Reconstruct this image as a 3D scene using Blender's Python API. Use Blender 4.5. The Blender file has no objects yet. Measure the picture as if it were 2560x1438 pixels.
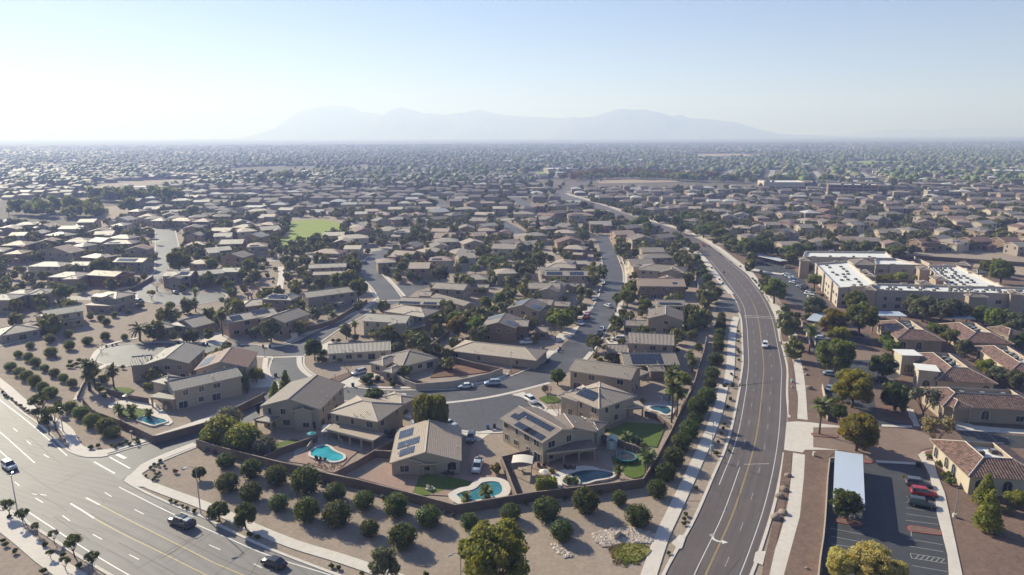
import bpy, bmesh, math, random
import numpy as np
from mathutils import Vector, Matrix, noise
from mathutils.geometry import tessellate_polygon
R = random.Random(7)
S = bpy.context.scene
C = S.collection
# ------------------------------------------------------------------ camera
F = 1705.0; H = 70.0; PITCH = math.radians(12.6); ROLL = 0.0047
fw = Vector((0, math.cos(PITCH), -math.sin(PITCH)))
r0 = Vector((1, 0, 0)); u0 = r0.cross(fw)
rt = (r0 * math.cos(ROLL) - u0 * math.sin(ROLL)).normalized()
up = rt.cross(fw).normalized()
cam = bpy.data.objects.new('camera', bpy.data.cameras.new('camera')); C.objects.link(cam)
M = Matrix((rt, up, -fw)).transposed().to_4x4(); M.translation = (0, 0, H)
cam.matrix_world = M
cam.data.sensor_width = 36.0; cam.data.lens = F / 2560 * 36
cam.data.clip_start = 0.5; cam.data.clip_end = 60000
S.camera = cam
# ------------------------------------------------------------------ sky, sun, exposure
SUN_AZ = math.radians(-46.0); SUN_EL = math.radians(28.0)
W = bpy.data.worlds.new('World'); S.world = W; W.use_nodes = True
wn = W.node_tree.nodes; wl = W.node_tree.links
bg = wn['Background']
sky = wn.new('ShaderNodeTexSky'); sky.sky_type = 'NISHITA'; sky.sun_disc = False
sky.sun_elevation = SUN_EL; sky.sun_rotation = SUN_AZ
sky.altitude = 300; sky.air_density = 1.0; sky.dust_density = 0.2; sky.ozone_density = 4.5
bg.inputs['Strength'].default_value = 0.058
wl.new(sky.outputs[0], bg.inputs['Color'])
sl = bpy.data.lights.new('sun', 'SUN'); sl.energy = 5.0; sl.angle = math.radians(0.5); sl.color = (1.0, 0.955, 0.91)
sun = bpy.data.objects.new('sun', sl); C.objects.link(sun)
sd = Vector((math.sin(SUN_AZ) * math.cos(SUN_EL), math.cos(SUN_AZ) * math.cos(SUN_EL), math.sin(SUN_EL)))
sun.rotation_euler = sd.to_track_quat('Z', 'Y').to_euler()
S.view_settings.view_transform = 'Standard'; S.view_settings.look = 'None'
S.view_settings.gamma = 1.0; S.view_settings.use_curve_mapping = False
S.view_settings.exposure = 0.74
S.render.engine = 'CYCLES'
cy = S.cycles
cy.use_denoising = True; cy.max_bounces = 6; cy.diffuse_bounces = 3; cy.glossy_bounces = 2
cy.transmission_bounces = 3; cy.volume_bounces = 1; cy.transparent_max_bounces = 8
cy.use_adaptive_sampling = True; cy.adaptive_threshold = 0.02
cy.caustics_reflective = False; cy.caustics_refractive = False
# ------------------------------------------------------------------ photo pixels to ground
ZM = dict(a=(0, 960, 2.977), b=(600, 960, 3.009), c=(1200, 960, 3.009), d=(1860, 960, 3.009), e=(0, 640, 3.994), f=(600, 640, 3.994),
          g=(1200, 640, 3.657), h=(1860, 560, 3.594), i=(0, 320, 2.977), j=(860, 320, 2.977), k=(1700, 320, 2.977), p=(0, 0, 1.0),
          m=(340, 1000, 7.111), n=(1880, 840, 3.765), q=(1360, 400, 3.595))
def px(z, x, y):
    o = ZM[z]; return o[0] + x / o[2], o[1] + y / o[2]
def P(x, y, z=0.0):
    d = fw * F + rt * (x - 1280) - up * (y - 719)
    t = (z - H) / d.z
    return Vector((d.x * t, d.y * t, z))
def Q(z, x, y, h=0.0):
    return P(*px(z, x, y), h)
def project(v):
    d = Vector(v) - Vector((0, 0, H)); w = d.dot(fw)
    if w <= 1: return None
    return 1280 + F * d.dot(rt) / w, 719 - F * d.dot(up) / w
def pts(s, h=0.0):
    """'a 0,1 2,3 b 4,5' -> ground points"""
    z = None; out = []
    for t in s.split():
        if ',' in t:
            x, y = t.split(','); out.append(Q(z, float(x), float(y), h))
        else: z = t
    return out
def smooth(ps, step=4.0):
    ps = [Vector((p[0], p[1], 0)) for p in ps]
    if len(ps) < 3: 
        n = max(1, int((ps[1] - ps[0]).length / step)); return [ps[0].lerp(ps[1], i / n) for i in range(n + 1)]
    q = [2 * ps[0] - ps[1]] + ps + [2 * ps[-1] - ps[-2]]; out = []
    for i in range(1, len(q) - 2):
        a, b, c, d = q[i - 1:i + 3]; n = max(1, int((c - b).length / step))
        for k in range(n):
            t = k / n; t2 = t * t; t3 = t2 * t
            out.append(0.5 * (2 * b + (c - a) * t + (2 * a - 5 * b + 4 * c - d) * t2 + (3 * b - a - 3 * c + d) * t3))
    out.append(ps[-1]); return out
def resample(ps, n):
    L = [0]
    for a, b in zip(ps, ps[1:]): L.append(L[-1] + (b - a).length)
    out = []; j = 0
    for i in range(n):
        t = L[-1] * i / (n - 1)
        while j < len(L) - 2 and L[j + 1] < t: j += 1
        f = (t - L[j]) / max(1e-6, L[j + 1] - L[j]); out.append(ps[j].lerp(ps[j + 1], min(1, max(0, f))))
    return out
def offset(ps, d):
    out = []
    for i, p in enumerate(ps):
        a = ps[max(0, i - 1)]; b = ps[min(len(ps) - 1, i + 1)]; t = (b - a); t.z = 0
        t.normalize(); out.append(p + Vector((-t.y, t.x, 0)) * d)
    return out
def length(ps): return sum((b - a).length for a, b in zip(ps, ps[1:]))
# ------------------------------------------------------------------ materials
MATS = {}
def nt(name):
    m = bpy.data.materials.new(name); m.use_nodes = True; t = m.node_tree; b = t.nodes['Principled BSDF']
    MATS[name] = m; return m, t, b
def mixc(t, fac, c1, c2, blend='MIX'):
    n = t.nodes.new('ShaderNodeMix'); n.data_type = 'RGBA'; n.blend_type = blend
    for s, v in ((0, fac), (6, c1), (7, c2)):
        if hasattr(v, 'is_output') or hasattr(v, 'links'): t.links.new(v, n.inputs[s])
        else: n.inputs[s].default_value = v if s == 0 else (*v, 1)
    return n.outputs[2]
def ramp(t, src, lo, hi, a=0.0, b=1.0):
    n = t.nodes.new('ShaderNodeMapRange'); t.links.new(src, n.inputs[0])
    for i, v in enumerate((lo, hi, a, b)): n.inputs[i + 1].default_value = v
    return n.outputs[0]
def nz(t, scale, detail=3, vec=None, rough=0.6):
    n = t.nodes.new('ShaderNodeTexNoise'); n.inputs['Scale'].default_value = scale; n.inputs['Detail'].default_value = detail
    n.inputs['Roughness'].default_value = rough
    if vec is None:
        g = t.nodes.new('ShaderNodeNewGeometry'); vec = g.outputs['Position']
    t.links.new(vec, n.inputs['Vector']); return n.outputs['Fac']
def bump(t, b, h, strength, dist=0.05):
    n = t.nodes.new('ShaderNodeBump'); n.inputs['Strength'].default_value = strength; n.inputs['Distance'].default_value = dist
    t.links.new(h, n.inputs['Height']); t.links.new(n.outputs[0], b.inputs['Normal'])
def surf(name, c1, c2, scale=0.5, rough=0.85, fine=6.0, fa=0.25, big=0.03, ba=0.3, bmp=0.3, spec=0.3, c3=None, mott=0):
    """three octaves of colour noise: fine speckle, patches, broad tone"""
    m, t, b = nt(name)
    c = mixc(t, ramp(t, nz(t, scale, 4), .35, .65), c1, c2)
    f = nz(t, fine, 3)
    c = mixc(t, ramp(t, f, .35, .7, 0, fa), c, tuple(v * .45 for v in c1))
    if c3: c = mixc(t, ramp(t, nz(t, big, 3), .48, .62, 0, ba), c, c3)
    t.links.new(c, b.inputs['Base Color']); b.inputs['Roughness'].default_value = rough
    b.inputs['Specular IOR Level'].default_value = spec
    if mott:
        c = mixc(t, ramp(t, nz(t, 1.3, 5, None, .75), .4, .62, 0, mott), c, tuple(v * .62 for v in c2)); t.links.new(c, b.inputs['Base Color'])
    if bmp: bump(t, b, f, bmp)
    return m
def plain(name, c, rough=0.6, metal=0, spec=0.5, coat=0, noisy=0.0, sc=3.0):
    m, t, b = nt(name)
    b.inputs['Base Color'].default_value = (*c, 1)
    if noisy:
        t.links.new(mixc(t, ramp(t, nz(t, sc, 4), .3, .75, 0, noisy), c, tuple(v * .4 for v in c)), b.inputs['Base Color'])
    b.inputs['Roughness'].default_value = rough; b.inputs['Metallic'].default_value = metal
    b.inputs['Specular IOR Level'].default_value = spec; b.inputs['Coat Weight'].default_value = coat
    return m
surf('gravel', (.42, .335, .265), (.355, .28, .225), .35, .95, 5, .35, .05, .35, .5, .2, (.27, .225, .19), .55)
surf('ground_far', (.19, .155, .12), (.12, .105, .08), .012, .95, .09, .35, .004, .6, 0, .2, (.1, .1, .065))
surf('red_gravel', (.235, .16, .125), (.185, .125, .1), .5, .95, 6, .4, .05, .4, .5, .2, (.26, .17, .13), .6)
surf('dirt', (.26, .15, .1), (.19, .11, .08), .25, .95, 3, .3, .05, .6, .4, .2, (.12, .075, .05))
surf('field_dirt', (.4, .31, .24), (.34, .26, .2), .05, .95, .8, .2, .01, .5, 0, .2, (.3, .24, .19))
surf('concrete', (.66, .595, .53), (.59, .53, .475), .8, .8, 4, .15, .08, .4, .1, .3, (.52, .47, .42))
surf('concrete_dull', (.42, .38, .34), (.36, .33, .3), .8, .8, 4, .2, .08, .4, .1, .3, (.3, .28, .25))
surf('asphalt', (.095, .091, .097), (.075, .073, .079), .6, .6, 8, .35, .05, .5, .25, .4, (.14, .135, .138))
surf('lot_asphalt', (.062, .064, .07), (.05, .052, .058), .5, .75, 8, .3, .06, .6, .25, .4, (.085, .085, .088))
surf('paver', (.27, .19, .15), (.22, .155, .125), 1.4, .85, 9, .35, .1, .4, .3, .3, (.31, .23, .19))
surf('pink_paver', (.38, .25, .2), (.31, .21, .17), 1.2, .85, 6, .35, .1, .4, .3, .3, (.27, .19, .16))
surf('lawn', (.115, .17, .03), (.085, .13, .025), 1.2, .9, 7, .5, .1, .5, .6, .2, (.17, .19, .05))
surf('field_grass', (.28, .33, .055), (.22, .28, .05), .12, .9, 1.2, .3, .03, .5, .3, .2, (.26, .27, .08))
surf('swale_grass', (.2, .22, .045), (.16, .15, .05), .9, .9, 6, .5, .3, .6, .6, .2, (.27, .22, .1))
surf('block', (.19, .14, .115), (.155, .115, .1), .5, .9, 5, .25, .1, .4, .3, .2, (.28, .215, .175))
surf('pale_block', (.5, .42, .34), (.44, .37, .3), .5, .9, 5, .15, .1, .4, .2, .2, (.4, .34, .28))
surf('rock', (.34, .26, .2), (.2, .155, .13), 1.5, .9, 4, .3, .3, .5, .6, .3, (.42, .35, .29))
surf('bark', (.14, .1, .07), (.1, .075, .055), 2, .9, 9, .4, .3, .4, .5, .2, (.18, .14, .11))
surf('mountain_rock', (.16, .14, .13), (.12, .11, .1), .004, .95, .03, .3, .001, .5, 0, .2, (.19, .16, .14))
for nm, c in dict(stucco_pale=(.5, .43, .375), stucco_tan=(.4, .315, .235), stucco_beige=(.46, .38, .295), stucco_grey=(.34, .285, .24), stucco_cream=(.55, .47, .36), stucco_pink=(.42, .28, .21),
                  stucco_brown=(.26, .18, .135), stucco_red=(.3, .135, .09)).items():
    surf(nm, c, tuple(v * .92 for v in c), .4, .9, 7, .12, .15, .35, .15, .2, tuple(v * .82 for v in c))
def roofmat(nm, c1, c2, c3, rib=0.42):
    m, t, b = nt(nm)
    uv = t.nodes.new('ShaderNodeUVMap'); sp = t.nodes.new('ShaderNodeSeparateXYZ'); t.links.new(uv.outputs[0], sp.inputs[0])
    def wave(src, per):
        mu = t.nodes.new('ShaderNodeMath'); mu.operation = 'MULTIPLY'; t.links.new(src, mu.inputs[0]); mu.inputs[1].default_value = 2 * math.pi / per
        si = t.nodes.new('ShaderNodeMath'); si.operation = 'SINE'; t.links.new(mu.outputs[0], si.inputs[0]); return si.outputs[0]
    wu = wave(sp.outputs[0], rib); wv = wave(sp.outputs[1], .42)
    # each tile its own tone: noise on snapped uv
    sn = t.nodes.new('ShaderNodeVectorMath'); sn.operation = 'SNAP'; t.links.new(uv.outputs[0], sn.inputs[0]); sn.inputs[1].default_value = (rib, .42, 1)
    wnn = t.nodes.new('ShaderNodeTexWhiteNoise'); t.links.new(sn.outputs[0], wnn.inputs['Vector'])
    c = mixc(t, ramp(t, wnn.outputs['Value'], 0, 1), c1, c2)
    c = mixc(t, ramp(t, nz(t, .35, 4), .45, .7, 0, .6), c, c3)
    c = mixc(t, ramp(t, wv, .6, 1, 0, .35), c, tuple(v * .4 for v in c1)); c = mixc(t, ramp(t, wu, .3, 1, 0, .55), c, tuple(v * .45 for v in c1))
    t.links.new(c, b.inputs['Base Color']); b.inputs['Roughness'].default_value = .55; b.inputs['Specular IOR Level'].default_value = .5
    ad = t.nodes.new('ShaderNodeMath'); ad.operation = 'ADD'; t.links.new(wu, ad.inputs[0])
    m2 = t.nodes.new('ShaderNodeMath'); m2.operation = 'MULTIPLY'; t.links.new(wv, m2.inputs[0]); m2.inputs[1].default_value = .4; t.links.new(m2.outputs[0], ad.inputs[1])
    bump(t, b, ad.outputs[0], 1.0, .07)
roofmat('roof_brown', (.29, .225, .185), (.21, .165, .135), (.24, .2, .17))
roofmat('roof_grey', (.33, .285, .25), (.26, .225, .2), (.28, .25, .225))
roofmat('roof_tan', (.5, .39, .3), (.4, .31, .24), (.4, .33, .27), .45)
roofmat('roof_pink', (.36, .235, .18), (.28, .18, .14), (.28, .2, .16))
roofmat('roof_red', (.27, .13, .09), (.2, .1, .07), (.22, .13, .1))
roofmat('roof_spanish', (.33, .185, .135), (.06, .032, .026), (.17, .09, .065), .55)
plain('ridge', (.56, .47, .4), .8, noisy=.2)
plain('fascia', (.56, .47, .39), .7)
plain('fascia_white', (.66, .58, .48), .7)
plain('trim', (.52, .45, .37), .8)
plain('trim_white', (.68, .64, .58), .7)
plain('glass', (.03, .036, .045), .12, 0, .8)
plain('sun_screen', (.05, .04, .035), .6)
plain('garage_door', (.44, .37, .3), .7, noisy=.1)
plain('front_door', (.16, .08, .05), .5)
plain('red_door', (.28, .05, .04), .5)
plain('white_paint', (.72, .7, .66), .6, noisy=.35, sc=1.5)
plain('faded_paint', (.42, .41, .39), .6, noisy=.5, sc=1.5)
plain('yellow_paint', (.5, .37, .15), .6, noisy=.6, sc=1.5)
plain('red_paint', (.42, .1, .085), .6, noisy=.35, sc=1.5)
plain('tar', (.035, .035, .037), .7)
plain('white_roof', (.78, .76, .73), .6, noisy=.16, sc=.25)
plain('white_metal', (.5, .56, .66), .35, .0, .6, noisy=.08, sc=.8)
plain('galvanised', (.42, .43, .44), .4, .6)
plain('dark_metal', (.06, .055, .05), .5, .3)
plain('black_plastic', (.02, .02, .022), .45)
plain('bin_blue', (.03, .09, .28), .4)
plain('tyre', (.015, .015, .015), .85)
plain('rim', (.35, .35, .36), .3, .8)
plain('lamp_red', (.35, .02, .02), .3)
plain('lamp_clear', (.7, .7, .68), .2)
plain('teal_fabric', (.03, .28, .3), .8)
plain('canvas', (.66, .6, .52), .85)
plain('wood', (.3, .22, .15), .8, noisy=.3)
plain('pale_wood', (.45, .39, .32), .8, noisy=.3)
plain('shed_paint', (.42, .5, .48), .6)
plain('hydrant', (.6, .5, .2), .5)
for n_, c_ in dict(white=(.75, .75, .76), silver=(.42, .44, .47), black=(.015, .016, .02), grey=(.12, .125, .14), blue=(.05, .12, .25), red=(.5, .015, .02), paleblue=(.35, .45, .55), darkgreen=(.05, .065, .06), tan=(.32, .26, .2)).items():
    plain('paint_' + n_, c_, .28, .25 if n_ not in ('white',) else 0, .5, 1.0)
def panelmat():
    m, t, b = nt('solar_cell'); tc = t.nodes.new('ShaderNodeTexCoord')
    br = t.nodes.new('ShaderNodeTexBrick'); t.links.new(tc.outputs['Object'], br.inputs['Vector']); br.offset = 0
    br.inputs['Color1'].default_value = (.012, .017, .032, 1); br.inputs['Color2'].default_value = (.014, .02, .038, 1); br.inputs['Mortar'].default_value = (.06, .065, .08, 1)
    br.inputs['Scale'].default_value = 1; br.inputs['Mortar Size'].default_value = .008; br.inputs['Brick Width'].default_value = .165; br.inputs['Row Height'].default_value = .165
    t.links.new(br.outputs[0], b.inputs['Base Color']); b.inputs['Roughness'].default_value = .16; b.inputs['Specular IOR Level'].default_value = .8
panelmat()
def watermat(nm, c1, c2):
    m, t, b = nt(nm)
    c = mixc(t, ramp(t, nz(t, .35, 2), .35, .65), c1, c2); t.links.new(c, b.inputs['Base Color'])
    b.inputs['Roughness'].default_value = .06; b.inputs['IOR'].default_value = 1.33
    bump(t, b, nz(t, 2.2, 2), .15, .05)
watermat('pool_water', (.025, .29, .35), (.05, .4, .45))
watermat('deep_water', (.008, .055, .07), (.015, .1, .13))
watermat('pale_water', (.025, .15, .19), (.045, .22, .26))
def leafmat(nm, c1, c2, c3, tr=.28):
    m, t, b = nt(nm)
    oi = t.nodes.new('ShaderNodeObjectInfo')
    g = t.nodes.new('ShaderNodeNewGeometry')
    c = mixc(t, ramp(t, g.outputs['Random Per Island'], 0, 1), c1, c2)
    c = mixc(t, ramp(t, nz(t, .55, 3), .42, .62, 0, .75), c, c3)
    hs = t.nodes.new('ShaderNodeHueSaturation'); t.links.new(c, hs.inputs['Color'])
    t.links.new(ramp(t, oi.outputs['Random'], 0, 1, .47, .52), hs.inputs['Hue']); t.links.new(ramp(t, oi.outputs['Random'], 0, 1, .82, 1.25), hs.inputs['Value'])
    t.links.new(hs.outputs[0], b.inputs['Base Color']); b.inputs['Roughness'].default_value = .6; b.inputs['Specular IOR Level'].default_value = .25
    tl = t.nodes.new('ShaderNodeBsdfTranslucent'); t.links.new(mixc(t, 1.0, hs.outputs[0], (1.9, 1.75, .8), 'MULTIPLY'), tl.inputs[0])
    mx = t.nodes.new('ShaderNodeMixShader'); mx.inputs[0].default_value = tr
    t.links.new(b.outputs[0], mx.inputs[1]); t.links.new(tl.outputs[0], mx.inputs[2]); t.links.new(mx.outputs[0], t.nodes['Material Output'].inputs[0])
leafmat('leaf_dark', (0.041, 0.067, 0.016), (0.069, 0.099, 0.023), (0.115, 0.129, 0.029), .32)
leafmat('leaf_green', (0.081, 0.119, 0.027), (0.128, 0.162, 0.041), (0.189, 0.196, 0.051), .35)
leafmat('leaf_yellow', (.2, .18, .025), (.27, .21, .03), (.1, .12, .03), .4)
leafmat('leaf_lime', (.12, .15, .028), (.17, .18, .035), (.24, .22, .045), .4)
leafmat('leaf_olive', (0.106, 0.112, 0.062), (0.150, 0.144, 0.081), (0.088, 0.100, 0.056))
leafmat('leaf_pale', (.4, .36, .14), (.48, .42, .18), (.3, .29, .12), .45)
leafmat('leaf_silver', (0.138, 0.144, 0.112), (0.188, 0.188, 0.150), (0.125, 0.125, 0.094))
leafmat('leaf_orange', (.26, .15, .035), (.16, .13, .035), (.08, .1, .03), .3)
leafmat('leaf_straw', (.26, .2, .11), (.2, .16, .09), (.3, .24, .14))
leafmat('twig', (.2, .135, .11), (.26, .18, .15), (.17, .12, .1), .1)
leafmat('palm_leaf', (0.088, 0.112, 0.031), (0.125, 0.150, 0.050), (0.163, 0.163, 0.062), .25)
leafmat('leaf_far', (0.087, 0.119, 0.041), (0.131, 0.160, 0.055), (0.203, 0.189, 0.065), .2)
# distant houses: each island (one wall box or one roof) its own tone
def islandmat(nm, cols, rough=.8):
    m, t, b = nt(nm); g = t.nodes.new('ShaderNodeNewGeometry'); r = t.nodes.new('ShaderNodeValToRGB'); t.links.new(g.outputs['Random Per Island'], r.inputs[0])
    cr = r.color_ramp; cr.interpolation = 'CONSTANT'
    for i, c in enumerate(cols):
        e = cr.elements[i] if i < 2 else cr.elements.new(i / len(cols))
        e.position = i / len(cols); e.color = (*c, 1)
    t.links.new(r.outputs[0], b.inputs['Base Color']); b.inputs['Roughness'].default_value = rough
islandmat('far_wall', [(.32, .26, .2), (.27, .22, .18), (.38, .32, .26), (.22, .17, .14), (.28, .2, .16)])
islandmat('far_roof', [(.2, .155, .13), (.26, .21, .17), (.17, .14, .12), (.22, .155, .125), (.3, .25, .21), (.18, .15, .135), (.2, .16, .14), (.5, .48, .45)], .7)
# lane-worn asphalt: uv.x along, uv.y across (metres)
def lanemat(nm, c1, c2, wear, lane, off):
    m, t, b = nt(nm)
    uv = t.nodes.new('ShaderNodeUVMap'); sp = t.nodes.new('ShaderNodeSeparateXYZ'); t.links.new(uv.outputs[0], sp.inputs[0])
    mp = t.nodes.new('ShaderNodeMapping'); t.links.new(uv.outputs[0], mp.inputs[0]); mp.inputs['Scale'].default_value = (.02, 1.1, 1)
    st = nz(t, 1.0, 4, mp.outputs[0])
    mu = t.nodes.new('ShaderNodeMath'); mu.operation = 'MULTIPLY_ADD'; t.links.new(sp.outputs[1], mu.inputs[0]); mu.inputs[1].default_value = 4 * math.pi / lane; mu.inputs[2].default_value = off
    si = t.nodes.new('ShaderNodeMath'); si.operation = 'COSINE'; t.links.new(mu.outputs[0], si.inputs[0])
    c = mixc(t, ramp(t, st, .35, .65), c1, c2)
    c = mixc(t, ramp(t, si.outputs[0], -.2, 1, 0, .4), c, wear)
    c = mixc(t, ramp(t, nz(t, 7, 3), .35, .7, 0, .3), c, tuple(v * .5 for v in c1))
    c = mixc(t, ramp(t, nz(t, .09, 4), .5, .62, 0, .4), c, tuple(v * 1.25 for v in c1))
    t.links.new(c, b.inputs['Base Color']); b.inputs['Roughness'].default_value = .68; b.inputs['Specular IOR Level'].default_value = .4
lanemat('arterial_left', (.175, .158, .153), (.205, .187, .18), (.135, .122, .118), 3.5, 0)
lanemat('arterial_right', (.12, .096, .09), (.142, .115, .107), (.094, .076, .072), 3.4, 1)
MA = MATS
# ------------------------------------------------------------------ mesh builder
def tag(o, label=None, cat=None, group=None, kind=None):
    if label: o['label'] = label
    if cat: o['category'] = cat
    if group: o['group'] = group
    if kind: o['kind'] = kind
    return o
def empty(name, loc, rz=0.0, label=None, cat=None, group=None):
    o = bpy.data.objects.new(name, None); o.empty_display_size = .5; C.objects.link(o); o.location = loc; o.rotation_euler = (0, 0, rz)
    return tag(o, label, cat, group)
def link(name, me, parent=None, loc=None, rz=0.0, sc=None, mw=None):
    o = bpy.data.objects.new(name, me); C.objects.link(o); o.parent = parent
    if mw is not None: o.matrix_basis = mw
    else:
        if loc is not None: o.location = loc
        if rz: o.rotation_euler = (0, 0, rz)
        if sc is not None: o.scale = sc if hasattr(sc, '__len__') else (sc,) * 3
    return o
class MB:
    def __init__(s): s.v = []; s.f = []; s.m = []; s.uv = []; s.T = None
    def add(s, vs, fs, m=0, uvs=None):
        b = len(s.v)
        if s.T is not None: vs = [s.T @ Vector(v) for v in vs]
        s.v += [tuple(v) for v in vs]
        for k, f in enumerate(fs):
            s.f.append([b + i for i in f]); s.m.append(m); s.uv.append(uvs[k] if uvs else [(0, 0)] * len(f))
        return s
    def box(s, c, sz, m=0, rz=0.0, top=1.0, skip=()):
        x, y, z = c; a, b, h = sz[0] / 2, sz[1] / 2, sz[2] / 2; cs, sn = math.cos(rz), math.sin(rz)
        vs = []
        for k, (zz, sc) in enumerate(((-h, 1), (h, top))):
            for dx, dy in ((-a, -b), (a, -b), (a, b), (-a, b)):
                dx *= sc; dy *= sc; vs.append((x + dx * cs - dy * sn, y + dx * sn + dy * cs, z + zz))
        fs = [(0, 3, 2, 1), (4, 5, 6, 7), (0, 1, 5, 4), (1, 2, 6, 5), (2, 3, 7, 6), (3, 0, 4, 7)]
        return s.add(vs, [f for i, f in enumerate(fs) if i not in skip], m)
    def prism(s, poly, z0, z1, m=0, ms=None, bottom=False):
        poly = [Vector((p[0], p[1], 0)) for p in poly]
        ar = sum(a.x * b.y - b.x * a.y for a, b in zip(poly, poly[1:] + poly[:1]))
        if ar < 0: poly = poly[::-1]
        n = len(poly); tri = tessellate_polygon([poly])
        top = [(p.x, p.y, z1) for p in poly]
        def ccw(t):
            a, b, c = (poly[i] for i in t); return t if (b - a).cross(c - a).z > 0 else t[::-1]
        tr = [ccw(tuple(t)) for t in tri]
        s.add(top, tr, m, [[(poly[i].x, poly[i].y) for i in t] for t in tr])
        if z1 > z0 + 1e-4 or z0 < z1 - 1e-4:
            s.add([(p.x, p.y, z0) for p in poly] + top, [(i, (i + 1) % n, n + (i + 1) % n, n + i) for i in range(n)], m if ms is None else ms)
            if bottom: s.add([(p.x, p.y, z0) for p in poly], [t[::-1] for t in tr], m)
        return s
    def ribbon(s, left, right, z, m=0, drop=0.0):
        """sheet between two equally sampled polylines; uv in metres"""
        vs = []; L = 0; uv = []
        for i, (a, b) in enumerate(zip(left, right)):
            if i: L += ((a + b) / 2 - (left[i - 1] + right[i - 1]) / 2).length
            vs += [(a.x, a.y, z), (b.x, b.y, z)]; uv += [(L, 0), (L, (b - a).length)]
        fs = [(2 * i, 2 * i + 1, 2 * i + 3, 2 * i + 2) for i in range(len(left) - 1)]
        s.add(vs, fs, m, [[uv[k] for k in f] for f in fs])
        if drop:
            for line, fl in ((left, 0), (right, 1)):
                vv = []
                for p in line: vv += [(p.x, p.y, z), (p.x, p.y, z - drop)]
                ff = [(2 * i, 2 * i + 2, 2 * i + 3, 2 * i + 1) if fl == 0 else (2 * i, 2 * i + 1, 2 * i + 3, 2 * i + 2) for i in range(len(line) - 1)]
                s.add(vv, ff, m)
        return s
    def tube(s, ps, rs, seg=6, m=0, cap=True):
        ps = [Vector(p) for p in ps]; rings = []
        if not hasattr(rs, '__len__'): rs = [rs] * len(ps)
        vs = []
        for i, p in enumerate(ps):
            t = (ps[min(i + 1, len(ps) - 1)] - ps[max(i - 1, 0)]).normalized()
            a = t.cross(Vector((0, 0, 1)) if abs(t.z) < .9 else Vector((1, 0, 0))).normalized(); b = t.cross(a)
            for k in range(seg):
                w = 2 * math.pi * k / seg; vs.append(p + (a * math.cos(w) + b * math.sin(w)) * rs[i])
        fs = [(i * seg + k, (i + 1) * seg + k, (i + 1) * seg + (k + 1) % seg, i * seg + (k + 1) % seg) for i in range(len(ps) - 1) for k in range(seg)]
        if cap: fs += [tuple(range(seg)), tuple(range((len(ps) - 1) * seg, len(ps) * seg))[::-1]]
        return s.add(vs, fs, m)
    def mesh(s, name, mats, smooth=False):
        me = bpy.data.meshes.new(name); me.from_pydata(s.v, [], s.f)
        for x in mats: me.materials.append(MA[x])
        me.polygons.foreach_set('material_index', s.m)
        ul = me.uv_layers.new(name='UVMap'); ul.data.foreach_set('uv', [c for f in s.uv for p in f for c in p])
        if smooth: me.polygons.foreach_set('use_smooth', [True] * len(s.f))
        me.update(); return me
    def obj(s, name, mats, parent=None, smooth=False, **k):
        if isinstance(mats, str): mats = [mats]
        return link(name, s.mesh(name, mats, smooth), parent, **k)
def structure(name, mb, mats, label=None):
    o = mb.obj(name, mats); o['kind'] = 'structure'
    if label: o['label'] = label
    return o
# ------------------------------------------------------------------ labels that single one thing out
WORDS = ['nearest', 'second', 'third', 'fourth', 'fifth', 'sixth', 'seventh', 'eighth', 'ninth', 'tenth', 'eleventh', 'twelfth', 'thirteenth', 'fourteenth', 'fifteenth',
         'sixteenth', 'seventeenth', 'eighteenth', 'nineteenth', 'twentieth']
def ordw(i):
    if i < 20: return WORDS[i]
    n = i + 1; return '%d%s' % (n, {1: 'st', 2: 'nd', 3: 'rd'}.get(n % 10 if n % 100 not in (11, 12, 13) else 0, 'th'))
LM = [('green park', 770, 580), ('long white-roofed complex', 2250, 700), ('half-round cul-de-sac', 430, 740), ('straight pale street', 415, 620), ('walled bare-dirt corner yard', 1140, 930),
      ('willow cul-de-sac', 1240, 1040), ('tiled office court', 2330, 880), ('teardrop cul-de-sac', 320, 890), ('grey street fork', 960, 740), ('road bend', 1690, 580), ('three-storey office', 2130, 470),
      ('loop street crest', 1500, 610), ('small grass square', 1050, 580), ('turn arrow', 1810, 1350), ('side street mouth', 260, 1130), ('sandy open field', 130, 520), ('long white store', 1950, 455),
      ('orange tree belt', 1500, 435), ('far road curve', 1440, 470), ('empty dirt lot', 2480, 660), ('covered carport', 2120, 1180), ('kidney pool', 815, 1137), ('big yellow tree', 1240, 1370),
      ('short diagonal street', 1110, 520), ('tan block wall', 2200, 640), ('boulevard hedge row', 1620, 545), ('palm clump', 1140, 780), ('far parking lot', 2330, 450)]
LMP = None; LCOUNT = {}
def autolabels(items, noun):
    """items: (obj, desc, pos). each gets 'desc, Nth <noun> from the <landmark>, <side> side'"""
    global LMP
    if LMP is None: LMP = [(n, P(x, y)) for n, x, y in LM]
    b = {}
    for o, d, p in items:
        n, q = min(LMP, key=lambda t: (t[1] - p).length / (1 + .0004 * t[1].length)); e = p - q
        side = ('left' if e.x < 0 else 'right') if abs(e.x) > abs(e.y) else ('near' if e.y < 0 else 'far')
        b.setdefault((n, side), []).append((e.length, o, d))
    for (n, side), L in b.items():
        L.sort(key=lambda t: t[0])
        for i, (_, o, d) in enumerate(L):
            o['label'] = f'{d}, {ordw(i)} {dict(left="left of", right="right of", near="this side of", far="beyond")[side]} the {n}'
# ------------------------------------------------------------------ terrain
mb = MB(); mb.prism([(-24000, -400), (24000, -400), (24000, 22000), (-24000, 22000)], -.06, -.06)
structure('ground', mb, 'ground_far', 'dusty valley floor running out to the hazy horizon')
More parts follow.
